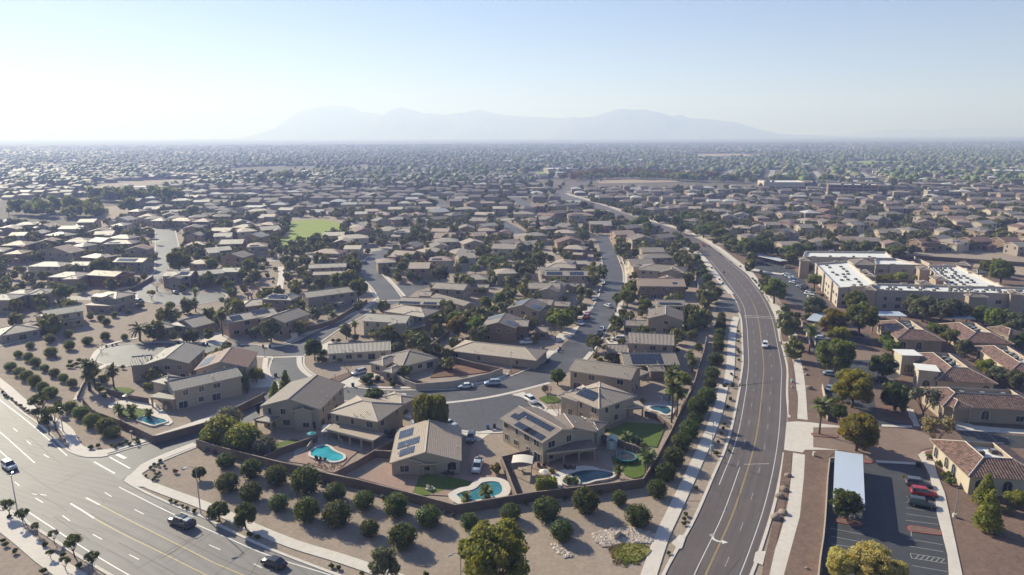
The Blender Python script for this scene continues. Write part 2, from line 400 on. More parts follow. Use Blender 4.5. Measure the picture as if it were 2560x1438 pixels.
# near gravel apron
mb = MB(); mb.prism([Vector((-190, 60, 0)), Vector((140, 60, 0))] + pts('p 2900,900 2700,620 1900,560 1500,560 1000,540 600,500 200,560 -300,640'), -.05, 0)
structure('ground', mb, 'gravel', 'tan gravel ground under the near neighbourhood')
def strip(L, Rr, n=None, step=3.0):
    L = smooth(L, 2.0); Rr = smooth(Rr, 2.0)
    n = n or max(2, int(max(length(L), length(Rr)) / step)); return resample(L, n), resample(Rr, n)
def band(ps, w, step=2.5):
    c = smooth(ps, step); return offset(c, w / 2), offset(c, -w / 2)
ROADS = []   # polygons to keep houses off
def keep(a, b=None): ROADS.append([(p.x, p.y) for p in (list(a) + (list(b)[::-1] if b else []))])
RZ = .02
# --- boulevard across the lower left corner
bl_far = pts('a -330,-370 -100,-60 110,165 290,300 430,430 520,510 640,560 800,650 940,735 1090,810 1300,905 1500,985 1700,1085 2000,1225 2560,1440 3000,1600')
bl_near = pts('a -900,330 -500,620 -150,860 200,1030 340,1120 600,1290 820,1423 1100,1580 1500,1790')
L, Rr = strip(bl_far, bl_near)
mb = MB(); mb.ribbon(Rr, L, RZ); structure('road', mb, 'arterial_left', 'wide six-lane boulevard crossing the lower left corner'); keep(L, Rr)
BL = (L, Rr)
# --- curving boulevard on the right
ar_w = pts('c 1290,1700 1380,1438 1480,1250 1620,1000 1760,680 1840,500 1900,300 1960,0 g 2370,1200 2400,1000 2400,850 2390,600 2360,440 2250,280 2160,150 2040,0 q 1290,757 1140,665')
ar_e = pts('d -60,1700 55,1438 130,1230 230,900 290,600 320,300 325,0 h 390,1300 350,1100 290,850 210,680 130,560 60,480 0,425 q 1524,787 1390,708 1250,645')
L, Rr = strip(ar_w, ar_e, 150)
mb = MB(); mb.ribbon(L[::-1], Rr[::-1], RZ); structure('road', mb, 'arterial_right', 'brown-grey boulevard curving up the right of the view'); keep(L, Rr)
AR = (L, Rr)
aw2 = pts('q 1140,665 1000,605 900,574 780,548 640,508 520,446 380,398 270,366 170,354 90,325 110,290 200,238 330,190'); ae2 = pts('q 1250,645 1130,602 1000,563 880,530 740,485 560,418 400,368 280,333 215,314 235,286 310,238 410,200 480,180')
L, Rr = strip(aw2, ae2, 90)
mb = MB(); mb.ribbon(L[::-1], Rr[::-1], RZ + .003); structure('road', mb, 'arterial_right', 'far stretch of the boulevard winding up to the left'); keep(L, Rr); ARFAR = [(p.x, p.y) for p in L + Rr[::-1]]
def poly(name, s, mat, z0, z1, label=None, sm=False, side=None, kp=False):
    q = pts(s)
    if sm: q = smooth(q + [q[0]], 1.2)[:-1]
    if sm and name in ('lawn', 'swale', 'field', 'wash', 'dirt_yard'): q = [p + Vector((noise.noise(p * .35), noise.noise(p * .35 + Vector((9, 9, 0))), 0)) * (1.1 if name == 'swale' else .5 if p.y < 200 else 3) for p in q]
    mb = MB(); mb.prism(q, z0, z1, 0, 1 if side else None)
    if kp: keep(q)
    return structure(name, mb, [mat, side] if side else mat, label)
def road(s1, s2, label, z=RZ + .004, mat='asphalt'):
    L, Rr = strip(pts(s1), pts(s2)); mb = MB(); mb.ribbon(L, Rr, z)
    # face up whichever way it was traced
    a = L[0]; b = Rr[0]; c = L[1]
    if (b - a).cross(c - a).z < 0: mb = MB(); mb.ribbon(Rr, L, z)
    keep(L, Rr); return structure('road', mb, mat, label)
road('a 560,520 800,535 950,490 1130,440 1540,300 1960,130 f 20,1480 200,1370',
     'a 900,720 950,690 1080,620 1440,475 1790,310 1940,240 f 150,1540 330,1400', 'short side street running up from the boulevard between two walled lots')
road('f 640,1000 640,1090 700,1160 820,1230 960,1285 1150,1318 1450,1340 1800,1340 2200,1325 2480,1280 g 200,1130 400,1050 560,982 640,915 740,825 850,725 960,555 1040,445 1080,375 1110,280 1120,150 1110,0 p 1490,600 1462,588',
     'f 330,1000 290,1130 315,1215 390,1300 600,1400 p 775,992 840,1000 960,1006 1118,1008 1200,997 1265,985 1375,957 g 760,1090 940,985 1030,880 1100,780 1185,640 1245,520 1300,310 1310,160 1280,60 1255,0 p 1530,612 1520,590', 'dark loop street curving through the middle of the neighbourhood')
road('f -330,880 -200,880 130,885 440,890 700,780 900,690 1200,560 1390,440', 'f -440,960 -250,960 100,1000 330,1010 640,1000 800,870 1000,730 1250,590 1650,440', 'shaded cross street between the cul-de-sac and the street fork')
road('f 1390,450 1345,360 1290,290 1180,190 1200,90 1290,0 p 935,625', 'f 1625,440 1525,305 1430,205 1375,130 1420,45 1490,0 p 985,622', 'street rising from the fork past the corner houses')
poly('road', 'f 1560,278 1700,282 1850,290 1900,312 1760,350 1680,412 1640,430', 'asphalt', RZ, RZ + .008, 'short street stub right of the fork', kp=True)
poly('road', 'p 1118,1008 1180,999 1282,986 1335,1000 1366,1020 1345,1045 1300,1075 1245,1082 1200,1082 1150,1078 1105,1055 1045,1030 1010,1012', 'asphalt', RZ, RZ + .008, 'willow cul-de-sac bulb', True, kp=True)
poly('road', 'e 940,1050 985,975 1060,915 1300,882 1600,866 2300,890 2420,945 2000,965 1800,1000 1280,1105 1120,1095 1000,1070', 'asphalt', RZ, RZ + .008, 'teardrop cul-de-sac bulb behind the grey gabled house', kp=True)
poly('road', 'e 1380,360 1450,250 1700,375 2210,365 2265,395 2225,435 2050,472 1850,490 1600,482 1370,430', 'asphalt', RZ, RZ + .008, 'half-round cul-de-sac with palms', kp=True)
road('i 1160,755 1160,1000 1140,1090 980,1210 880,1260', 'i 1300,765 1325,920 1250,1050 1200,1120 1130,1200', 'straight pale street climbing away at the left', z=RZ + .012)
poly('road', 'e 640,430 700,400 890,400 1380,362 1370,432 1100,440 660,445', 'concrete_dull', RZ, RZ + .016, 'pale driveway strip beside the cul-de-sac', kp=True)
road('j 700,520 850,660', 'j 620,520 740,650', 'short dark street among the middle rows', mat='asphalt')
road('j 1280,520 1500,620', 'j 1210,520 1440,625', 'narrow street cutting between middle rows')
road('j 1200,690 1380,790', 'j 1110,690 1250,790', 'short grey street among the middle rows')
# valley gutters and gutter lines
def line(s, w, name, mat, z, label=None, th=0.0, sm=True):
    q = pts(s); l, r = band(q, w) if sm or len(q) > 2 else band(q, w)
    mb = MB(); mb.ribbon(r, l, z, 0, th); return structure(name, mb, mat, label)
line('p 1090,1010 1180,1000 1265,985 1375,957', 1.2, 'gutter', 'concrete', RZ + .03, 'pale valley gutter across the willow cul-de-sac mouth')
line('f 1380,448 1660,440', 1.2, 'gutter', 'concrete', RZ + .03, 'pale valley gutter at the street fork')
line('f 100,1000 330,1012 640,1003', 1.2, 'gutter', 'concrete', RZ + .03, 'pale valley gutter where the loop street meets the cross street')
# kerbs (a real step)
KERBS = ['a -330,-370 -100,-60 110,165 290,300 430,430 520,505 600,535 700,540 820,525 950,485 1130,435 1540,298 1960,128',
 'a 1460,472 1080,628 960,690 930,722 1000,765 1090,812 1300,907 1500,987 1700,1087 2000,1227 2560,1442 3000,1602', 'a -150,862 0,935 110,955 200,1032 340,1122 600,1292 820,1425 1100,1582',
 'c 1290,1700 1380,1438 1480,1250 1620,1000 1760,680 1840,500 1900,300 1960,0 g 2370,1200 2400,1000 2400,850 2390,600 2368,520', 'g 2350,430 2250,280 2160,150 2040,0 q 1290,757 1140,665',
 'd -60,1700 55,1438 130,1230 230,900 290,600 300,520', 'd 340,255 325,100 325,0 h 390,1300 365,1180 340,1090', 'h 325,1060 290,860 250,760', 'h 215,690 130,560 60,480 0,425 q 1524,787 1390,708 1250,645 1130,602 1000,563 880,530 740,485 560,418 400,368 280,333 215,314 235,286',
 'f 640,1010 640,1090 700,1160 820,1230 960,1285 1060,1305', 'f 1180,1320 1450,1342 1800,1342 2200,1327 2480,1282 g 200,1132 400,1052 560,984 640,917 740,827', 'g 850,727 960,557 1040,447 1080,377 1110,280 1120,150 1110,0',
 'g 1030,882 1100,782 1185,642 1245,522 1300,312 1310,160 1280,60 1255,0', 'f 330,1010 290,1130 315,1215 390,1300', 'p 775,994 840,1002 960,1008 1100,1010', 'f 640,1000 800,870 1000,730 1250,590 1330,540', 'f 0,888 130,886 440,892 700,782 900,692 1200,562 1390,440',
 'f 1390,445 1345,360 1290,290 1180,190 1200,90 1290,0', 'f 1630,435 1530,300 1435,200 1380,128 1425,42 1495,-2', 'p 1282,988 1335,1001 1366,1021 1345,1045', 'p 1290,1077 1245,1083 1200,1083 1150,1079',
 'e 940,1050 985,975 1060,913 1300,880 1600,863 1750,870', 'e 940,1050 1000,1072 1120,1097 1280,1107', 'e 1370,432 1600,484 1850,492 2050,474 2225,437 2268,395 2205,363', 'i 1155,755 1155,1000 1135,1090 975,1210', 'i 1305,765 1330,920 1255,1050']
for k in KERBS: line(k, .55, 'kerb', 'concrete', .14, None, .13)
# pavements
PAVE = [('a -260,-260 -60,-60 60,40 130,105 220,175 320,235 440,300 510,360 540,430 590,485 690,512 800,505 950,460 1130,405 1540,265 1960,95', 2.3, 'pale pavement curving round the corner west of the side street'),
 ('a 1455,450 1250,530 1080,610 1010,680 1080,740 1240,805 1500,900 1700,985 1900,1080 2200,1200 2560,1310 3050,1480', 2.3, 'pale pavement along the boulevard below the round trees'),
 ('a -300,830 -100,960 30,1050 200,1180 330,1290 520,1423 800,1600', 3.0, 'pavement in the bottom left corner with desert trees'),
 ('c 1180,1700 1270,1438 1370,1150 1440,1000 1560,745 1640,570 1720,390 1790,200 1840,0 g 2260,1200 2290,1000 2300,800 2320,640 2345,560', 2.5, 'tree-shaded pavement west of the right boulevard'),
 ('g 2300,350 2170,200 2080,80 2010,0 q 1250,770', 2.2, 'upper stretch of shaded pavement west of the right boulevard'),
 ('d 140,1700 230,1438 330,1150 385,900 405,700 415,530', 2.6, 'pale pavement east of the right boulevard below the drive'),
 ('d 440,270 425,0 h 480,1260 440,1150 425,1090', 2.4, 'pale pavement east of the right boulevard above the drive'), ('h 420,1060 400,960 340,840 300,780', 2.4, 'winding pavement between gravel beds'), ('h 250,660 180,600 110,520 60,450 0,395 q 1540,772 1400,690 1255,628 1100,582 960,545 870,516 740,470 560,408 400,358 270,322 200,300', 3.2, 'far pavement on the outer side of the boulevard curve'),
 ('f 590,1010 600,1100 670,1180 800,1250 950,1300 1050,1320', 1.6, 'pavement on the corner of the walled dirt yard'), ('f 1250,1300 1450,1316 1800,1316 2180,1300 2450,1258 g 200,1105 390,1030 540,965 620,905', 1.4, 'pavement below the white courtyard wall'),
 ('f 260,1020 250,1130 290,1230 370,1320 420,1370', 1.6, 'pavement inside the loop street bend'), ('f 440,870 700,760 900,670 1200,540 1370,425', 1.5, 'pavement beside the brown wall of the cross street'),
 ('f 1455,195 1550,295 1645,405', 1.2, 'pavement on the right of the fork'), ('f 1440,45 1398,118 1455,195', 1.2, 'pavement at the upper bend of the fork'), ('f 1270,300 1320,370 1360,420', 1.3, 'pavement on the left of the fork'),
 ('g 1295,0 1330,100 1335,200 1325,320 1250,560 1200,650', 1.5, 'pavement on the right of the loop street'), ('g 1020,880 960,950 920,990', 1.6, 'pavement by the airy corner tree'), ('e 770,1438 870,1260 960,1150 1060,1090 1110,1085', 2.0, 'path linking the boulevard pavement to the teardrop cul-de-sac'),
 ('e 920,1040 960,965 1040,905 1180,860 1330,830 1380,820', 1.5, 'path rounding the teardrop cul-de-sac'), ('f 410,110 415,200 400,300 400,360', 3.0, 'straight pale path beside the sandy wash'), ('i 2230,885 2330,905 2200,945 2000,955', 2.0, 'thin path below the green park'),
 ('e -20,905 200,850 470,790', .8, 'low pale footpath below the single-storey house')]
for s, w, lab in PAVE: line(s, w, 'pavement', 'concrete', .15, lab, .14)
poly('pavement', 'a 500,430 560,420 640,500 760,500 800,540 640,548 560,520 520,490', 'concrete', 0, .145, 'corner ramp west of the side street', True)
poly('pavement', 'a 930,720 960,690 1090,600 1130,620 1040,690 1100,760 1000,765', 'concrete', 0, .146, 'corner ramp east of the side street', True)
poly('pavement', 'a 0,950 60,952 120,975 200,1035 150,1070 60,1040 -40,1000', 'concrete', 0, .135, 'corner ramp in the bottom left', True)
# driveways and aprons
for i, (s, lab) in enumerate([
 ('f 950,1290 1130,1200 1250,1150 1390,1190 1290,1240 1150,1320', 'pale driveway beside the corner house'), ('f 800,900 900,850 960,870 900,940 850,950', 'driveway of the long single-storey house'),
 ('c 430,195 620,190 740,275 700,290 560,260 420,240', 'pale driveway of the hip-roofed house'), ('b 1640,345 1800,360 1930,340 1800,430 1650,380', 'pale driveway behind the single-storey solar house'),
 ('b 1190,165 1290,190 1290,260 1220,240', 'driveway by the willow'), ('g 1150,770 1340,770 1340,800 1180,810', 'driveway with a white estate car'), ('g 520,860 720,870 620,930 450,900', 'driveway of the low tan house'),
 ('g 640,740 900,640 840,740 700,790', 'pale driveway across the loop street'), ('g 880,480 1040,470 960,560 900,560', 'driveway near the red car'), ('e 1750,860 1830,810 2000,820 1950,880', 'driveway of the low gabled house'),
 ('e 1960,880 2150,760 2330,780 2200,890', 'driveway by the two tall palms'), ('e 1000,380 1380,372 1370,430 900,410', 'pale forecourt beside the half-round cul-de-sac'), ('c 250,80 330,60 470,190 420,200 330,110', 'pale corner walk at the cul-de-sac'),
 ('f 160,890 360,890 440,900 300,915', 'pale apron by the cross street'), ('f 60,1280 230,1230 380,1260 380,1300 120,1320', 'pale patio behind the yellow tree'), ('g 2150,420 2330,400 2370,520 2160,510', 'street stub crossing the hedge row')]):
    poly('driveway', s, 'concrete' if 'stub' not in lab else 'asphalt', 0, .05 + .002 * i, lab)
# yards: paving, lawns
for i, (n_, s, mt, lab, sm) in enumerate([
 ('paving', 'b 890,712 1120,600 1350,700 1300,825', 'pink_paver', 'pink paved side yard of the solar bungalow', False), ('paving', 'b 1740,440 1760,450 2080,820 1960,870 1300,830 1500,700 1700,700 1730,500', 'pink_paver', 'pink paved yard around the kidney pool', False),
 ('lawn', 'b 1300,825 1370,690 1480,690 1750,740 1740,790 1560,800 1400,840', 'lawn', 'trimmed lawn beside the pale pool deck', True),
 ('pool_deck', 'b 380,590 420,545 520,505 640,455 790,485 890,500 830,560 760,630 690,668 560,620', 'pink_paver', 'tan pool deck with turquoise pool', True),
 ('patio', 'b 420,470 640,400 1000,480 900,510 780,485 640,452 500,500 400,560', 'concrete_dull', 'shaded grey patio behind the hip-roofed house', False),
 ('lawn', 'a 2000,530 1960,500 2040,450 2180,415 2230,425 2160,470', 'lawn', 'sunlit lawn corner behind the big garden trees', False), ('lawn', 'a 905,210 960,172 1090,195 1115,245 1000,268 925,245', 'lawn', 'small lawn beside the corner pool', True),
 ('lawn', 'a 770,70 860,30 985,38 980,62 870,90', 'lawn', 'bright lawn beyond the small fountain yard', True), ('patio', 'a 1000,110 1130,130 1290,290 1180,300 1060,190 840,190 820,150', 'concrete', 'pale curving patio of the corner house', True),
 ('lawn', 'c 985,555 1055,528 1215,550 1235,680 1150,712 1090,690 1010,600', 'lawn', 'round lawn under the trampoline', True), ('lawn', 'c 960,350 1100,290 1400,310 1330,480 1240,470 980,400', 'lawn', 'shaded back lawn by the long wall', False),
 ('lawn', 'c 1390,50 1440,30 1550,60 1540,100 1400,80', 'lawn', 'lime lawn beyond the small blue pool', True), ('lawn', 'c 440,110 500,92 600,110 590,140 500,145', 'lawn', 'front lawn with bare trees', True),
 ('patio', 'c 400,560 800,520 980,640 960,720 840,760 600,800 430,790', 'pink_paver', 'paved back yard with a dark lagoon pool', False), ('patio', 'c 530,700 620,650 780,620 900,640 860,660 690,690 640,740 600,790 560,770', 'concrete', 'pale winding deck of the lagoon pool', True),
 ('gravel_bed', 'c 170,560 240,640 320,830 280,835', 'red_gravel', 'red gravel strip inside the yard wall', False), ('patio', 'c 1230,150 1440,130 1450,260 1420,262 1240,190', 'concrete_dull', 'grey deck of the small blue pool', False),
 ('dirt_yard', 'f 2000,1010 2200,1050 2500,1160 2200,1200 1900,1220 1960,1120', 'dirt', 'bare reddish dirt inside the corner courtyard', False), ('gravel_bed', 'f 1180,1250 1600,1220 2000,1290 2450,1200 2480,1240 2180,1295 1800,1310 1440,1308 1240,1290', 'red_gravel', 'dark red gravel bed below the white wall', False),
 ('gravel_bed', 'f 900,1230 1100,1160 1130,1190 990,1265', 'red_gravel', 'triangle of red gravel by the driveway', False), ('gravel_bed', 'g 300,1010 540,935 600,930 500,1000 240,1110', 'red_gravel', 'red gravel bed inside the loop bend', False),
 ('lawn', 'p 698,598 728,582 722,556 800,549 846,557 868,574 815,594 748,602 736,622 702,618', 'field_grass', 'bright green park with tree shadows', True), ('lawn', 'p 1036,576 1062,572 1066,592 1040,594', 'field_grass', 'small grass square between houses', False),
 ('swale', 'c 1005,1265 1080,1210 1240,1230 1260,1260 1190,1350 1100,1355 1020,1320', 'swale_grass', 'yellow-green swale of grass beside the rock bed', True), ('field', 'k 1790,985 2080,1010 2300,1010 2560,1010 2900,1060 2560,1110 2250,1090 1900,1030', 'field_dirt', 'empty tan dirt lot behind the long complex', False),
 ('field', 'p -60,500 180,492 260,500 330,545 180,580 60,560 -80,552', 'field_dirt', 'sandy open field at the far left', True), ('field', 'p 230,520 330,515 390,545 250,560', 'field_dirt', 'pale sandy strip beside the field trees', True),
 ('field', 'p 1736,386 1860,385 1900,392 1740,394', 'field_dirt', 'bare far lot beyond the store', False), ('lawn', 'p 2110,404 2240,402 2250,412 2120,414', 'field_grass', 'far playing field', False), ('field', 'p 1490,452 1560,449 1710,450 1715,455 1500,459', 'field_dirt', 'pale strip of bare ground along the far road', False),
 ('field', 'p 230,462 420,450 520,452 400,468 240,474', 'field_dirt', 'pale wash across the left distance', True), ('lawn', 'p 1270,430 1400,430 1390,440 1280,440', 'field_grass', 'narrow far green before the tree belt', False),
 ('wash', 'f 40,380 200,330 250,90 400,60 480,0 400,120 380,360 200,420', 'gravel', 'sandy wash with scattered desert shrubs', True)]):
    poly(n_, s, mt, -.02, .012 + .004 * i + (0 if mt in ('field_dirt', 'field_grass') or n_ == 'wash' else .14), lab, sm)
# east side of the right boulevard: red-brown gravel, planting beds, lots
poly('ground', 'd 80,1700 140,1400 240,1000 300,620 305,480 330,280 330,0 h 400,1200 340,1000 210,690 60,480 0,425 k 240,880 400,900 900,900 1500,915 2560,1100 3100,1160 p 2900,1438 2900,1700', 'red_gravel', -.02, .11, 'dark red gravel ground east of the right boulevard')
poly('driveway', 'd 300,500 320,290 400,285 480,290 730,320 730,380 500,378 530,400 720,430 700,500 460,498 440,520', 'concrete', 0, .13, 'broad concrete apron of the office drive')
poly('driveway', 'd 520,330 740,330 1000,330 1250,345 1330,360 1500,460 1330,500 1310,560 1360,590 1290,600 1000,590 930,560 890,530 720,500 520,480', 'paver', 0, .134, 'brown paved office drive', False)
poly('parking_lot', 'd 640,560 900,595 1290,608 1360,640 1440,900 1450,980 1530,1290 1570,1438 1650,1700 560,1700 592,1438 600,1100', 'lot_asphalt', 0, .138, 'dark office car park with white bay lines')
poly('parking_lot', 'n 680,560 740,380 620,260 560,100 600,0 h 560,880 700,1000 h 950,950 1130,1000 1150,1100 n 960,60 n 960,250 1130,200 1400,380 1130,480 1150,600 1190,800 1500,830 1480,880 1200,850 900,620', 'lot_asphalt', 0, .136, 'upper office car park under the trees', False)
poly('driveway', 'n 940,120 1000,100 1300,180 1390,260 1150,230 960,230', 'paver', 0, .142, 'upper brown paved crossing')
poly('parking_lot', 'n 1930,900 2090,900 2560,950 2900,1000 2900,1120 2560,1060 2230,1060 2000,1000', 'lot_asphalt', 0, .139, 'car park strip behind the corner tiled office')
poly('pavement', 'd 1310,540 1340,515 1410,500 1440,510 1380,530 1370,580 1430,590 1450,680 1510,830 1590,1200 1640,1438 1700,1700 1620,1700 1540,1438 1530,1290 1450,980 1440,870 1395,690 1350,600', 'concrete', 0, .24, 'pale walk along the office car park')
poly('pavement', 'n 1460,690 1520,700 1580,860 1500,850', 'concrete', 0, .22, 'pale walk below the olive tree'); poly('pavement', 'n 1850,780 2100,850 2560,890 2560,930 2080,900 1930,890', 'concrete', 0, .21, 'shaded walk in front of the arched office')
poly('pavement', 'n 1220,840 1500,850 1510,870 1220,860', 'concrete', 0, .2, 'thin pale band across the paved drive'); poly('pavement', 'd 990,578 1290,598 1290,612 990,595', 'concrete', 0, .2, 'thin pale band at the top of the car park')
poly('pavement', 'h 210,690 270,740 350,760 395,800 430,900 480,1010 480,1090 350,1075 290,860', 'concrete', 0, .13, 'concrete walk area beside the boulevard driveway')
poly('gravel_bed', 'h 285,862 320,855 345,905 310,912', 'red_gravel', .1, .17, 'small teardrop gravel bed', True); poly('gravel_bed', 'h 325,960 370,965 410,1060 350,1062', 'red_gravel', .1, .17, 'curved gravel bed by the boulevard', True)
poly('gravel_bed', 'h 230,650 290,645 380,800 300,730', 'gravel', .1, .165, 'tan bed above the first drive', True)
poly('gravel_bed', 'n 335,245 370,250 400,450 430,560 425,750 410,778 345,745 350,500', 'red_gravel', .1, .17, 'long narrow red gravel bed between kerb and pavement', True)
poly('gravel_bed', 'd 300,520 360,520 350,700 300,950 190,1438 130,1700 90,1700 160,1300 250,900', 'red_gravel', .1, .165, 'red gravel bed with boulders along the kerb', False)
poly('gravel_bed', 'd 460,505 690,512 640,560 600,1100 560,1438 540,1700 260,1700 300,1438 420,1000 450,700', 'red_gravel', .1, .166, 'broad red gravel strip beside the car park wall', False)
poly('parking_lot', 'h 170,300 330,330 520,470 620,620 740,690 780,740 560,760 390,700 370,600 200,450 100,400 60,300', 'lot_asphalt', .1, .136, 'car park beside the long complex', kp=True)
poly('driveway', 'h 0,385 60,395 200,430 370,450 370,462 200,445 20,425', 'concrete', .1, .15, 'pale crossing into the complex car park'); poly('driveway', 'h 210,650 370,740 380,800 330,790 240,720', 'concrete', .1, .152, 'pale drive apron below the complex')
# parking islands with red kerbs
def island(s, lab, mat='red_gravel', sm=True):
    q = pts(s); q = smooth(q + [q[0]], .8)[:-1] if sm else q
    n = len(q); mb = MB(); c = sum(q, Vector()) / n
    inner = [p + (c - p).normalized() * .22 for p in q]
    mb.prism(q, .05, .26, 0); mb.prism(inner, .1, .265, 1); return structure('kerb_island', mb, ['red_paint', mat], lab)
island('d 1230,1082 1250,1072 1480,1112 1484,1145 1260,1118 1235,1105', 'red-kerbed island among the empty bays'); island('d 690,1020 760,1025 870,1040 895,1062 870,1078 690,1045', 'red-kerbed island at the carport tree')
island('d 500,380 520,372 705,392 705,410 520,398', 'thin red-kerbed island holding a tall palm'); island('d 900,600 900,585 960,578 985,590 940,604', 'red-kerbed island by the carport corner')
island('n 1255,690 1270,680 1400,690 1500,800 1515,860 1440,800 1330,750', 'red-kerbed planter of the dark lot tree'); island('n 490,158 560,152 580,165 530,176', 'small red-kerbed island at the upper drive')
island('d 1355,520 1400,505 1500,510 1510,530 1420,560 1375,560', 'red-kerbed planter under the pale olive tree')
# ------------------------------------------------------------------ painted markings
def mark(s, w=.12, mat='white_paint', z=RZ + .012, label=None, name='road_marking'):
    return line(s, w, name, mat, z, label)
def run(pair, f, w, mat, dash=None, a=0., b=1., z=RZ + .01, label=None):
    """line at cross-fraction f of a road; dash=(on,off)"""
    L, Rr = pair; c = [l.lerp(r, f) for l, r in zip(L, Rr)]; c = c[int(a * len(c)):int(b * len(c))]
    c = smooth(c, 1.5); mb = MB()
    if not dash: mb.ribbon(offset(c, -w / 2), offset(c, w / 2), z)
    else:
        n = max(2, int(length(c) / .75)); c = resample(c, n); on, off = int(dash[0] / .75), int(dash[1] / .75); i = 0
        while i + on < n: seg = c[i:i + on + 1]; mb.ribbon(offset(seg, -w / 2), offset(seg, w / 2), z); i += on + off
    return structure('road_marking', mb, mat, label)
for s in ['a -100,30 0,120 200,275 500,535', 'a 885,768 1290,970 1700,1150 2020,1285 2460,1423 2900,1560', 'a -120,270 0,360 120,465 260,590', 'a -80,430 0,500 90,580', 'a 190,940 480,1130 700,1270 960,1423 1300,1600', 'a -200,800 -60,880']: mark(s, .22)
for s in ['100,330 130,355', '200,425 230,450', '325,525 365,550', '780,808 830,840', '1000,935 1070,970', '1555,1198 1640,1235', '1890,1340 1950,1370', '110,730 145,760', '265,850 320,885', '465,980 520,1020', '690,1120 760,1158', '960,1270 1035,1308',
          '-60,190 -20,225', '300,822 345,830', '240,818 275,824']: mark('a ' + s, .2)
for s in ['525,890 700,1000 940,1130 1240,1275 1530,1420 1800,1540', '640,848 1060,1065 1370,1220 1600,1335 1810,1423 2100,1560']:
    q = pts('a ' + s); mark('a ' + s, .2, 'yellow_paint')
for s in ['525,890 610,942 700,1000', '640,848 740,900']: mark('a ' + s, .32, z=RZ + .016)
mark('a 700,580 855,668', .35); mark('a 815,545 968,630', .35); mark('a 870,525 935,555', .8)
for f_, m_, d_ in ((.472, 'yellow_paint', None), (.486, 'yellow_paint', None)): run(AR, f_, .1, m_, d_, .0, .5)
run(AR, .14, .14, 'white_paint', None, .1, .75); run(AR, .87, .14, 'white_paint', None, 0, .75); run(AR, .3, .11, 'faded_paint', (3, 9), .12, .9); run(AR, .66, .11, 'faded_paint', (3, 9), 0, .9)
run(AR, .35, .14, 'white_paint', None, 0, .13); run(AR, .48, .15, 'yellow_paint', (6, 3), .5, .95)
mark('h 0,822 275,838', .3); mark('h 0,836 275,852', .3); mark('d 0,606 190,600', .12); 
# turn arrow
def arrow():
    o = Q('c', 1800, 1185); ax = (Q('c', 1850, 1190) - o).normalized(); ay = Vector((-ax.y, ax.x, 0))
    s = .75; p = [(-1.6, -.3 + 1.9), (-1.1, 1.9), (-1.0, .9), (-.3, .3), (.6, .2), (.6, .75), (2.0, -.1), (.6, -.95), (.6, -.35), (-.6, -.25), (-1.5, .5)]
    mb = MB(); mb.prism([o + ax * x * s + ay * y * s for x, y in p], RZ + .012, RZ + .012); structure('road_marking', mb, 'white_paint', 'white right-turn arrow on the curving boulevard')
arrow()
# bay lines
for s in ['d 690,935 885,995', 'd 700,975 890,1035', 'd 650,1090 887,1138', 'd 650,1150 885,1195', 'd 660,1210 880,1245', 'd 670,1270 800,1300', 'd 1215,935 1450,970', 'd 1215,982 1453,1015', 'd 1215,1030 1458,1062', 'd 1230,1170 1495,1215', 'd 1240,1225 1500,1268',
          'd 1265,1372 1530,1418', 'd 1215,850 1300,862', 'd 1215,895 1260,902', 'n 1990,905 2060,960', 'n 2090,910 2170,980', 'n 2230,930 2300,1000', 'n 2400,960 2440,1010', 'd 690,985 880,1010', 'd 1255,1100 1258,1150']: mark(s, .11, 'faded_paint', z=.145)
mark('d 1250,1280 1510,1320', .11, 'faded_paint', z=.145); mark('d 1260,1315 1520,1355', .11, 'faded_paint', z=.145); mark('d 1250,1280 1260,1315', .11, 'faded_paint', z=.145)
for k in range(6):
    x = 1290 + k * 38; mark(f'd {x},{1318 + k * 6} {x + 28},{1290 + k * 6}', .11, 'faded_paint', z=.146)
mark('d 1710,0 1712,1', .1, z=.145)
# tar lines over the near asphalt, manhole and oil spots
for s in ['c 1490,880 1750,885', 'c 1830,600 1960,620', 'c 20,10 0,60', 'b 1660,110 1800,330', 'b 1800,90 1830,260', 'd 0,700 60,712', 'f 340,1090 480,1150 600,1200', 'd 1130,740 1160,1130', 'g 1100,60 1290,70', 'g 650,950 850,860']: line(s, .09, 'tar_seam', 'tar', RZ + .018)
for s in ['a 510,668', 'a 205,608', 'f 1480,1360', 'c 1745,1140', 'b 1120,75', 'a 10,262']:
    p = pts(s)[0]; mb = MB(); mb.prism([p + Vector((math.cos(t), math.sin(t), 0)) * (.9 if s == 'a 510,668' else .45) for t in [i * .5236 for i in range(12)]], RZ + .014, RZ + .014); structure('manhole_cover', mb, 'concrete_dull')
# pads at the kerb
poly('kerb_pad', 'c 1440,1200 1500,1140 1550,1150 1520,1240 1490,1250', 'concrete', .1, .16, 'pale concrete pad on the kerb west of the boulevard'); poly('kerb_pad', 'd 85,1275 105,1262 165,1265 140,1370 70,1340', 'concrete', .1, .175, 'pale concrete catch basin on the east kerb')

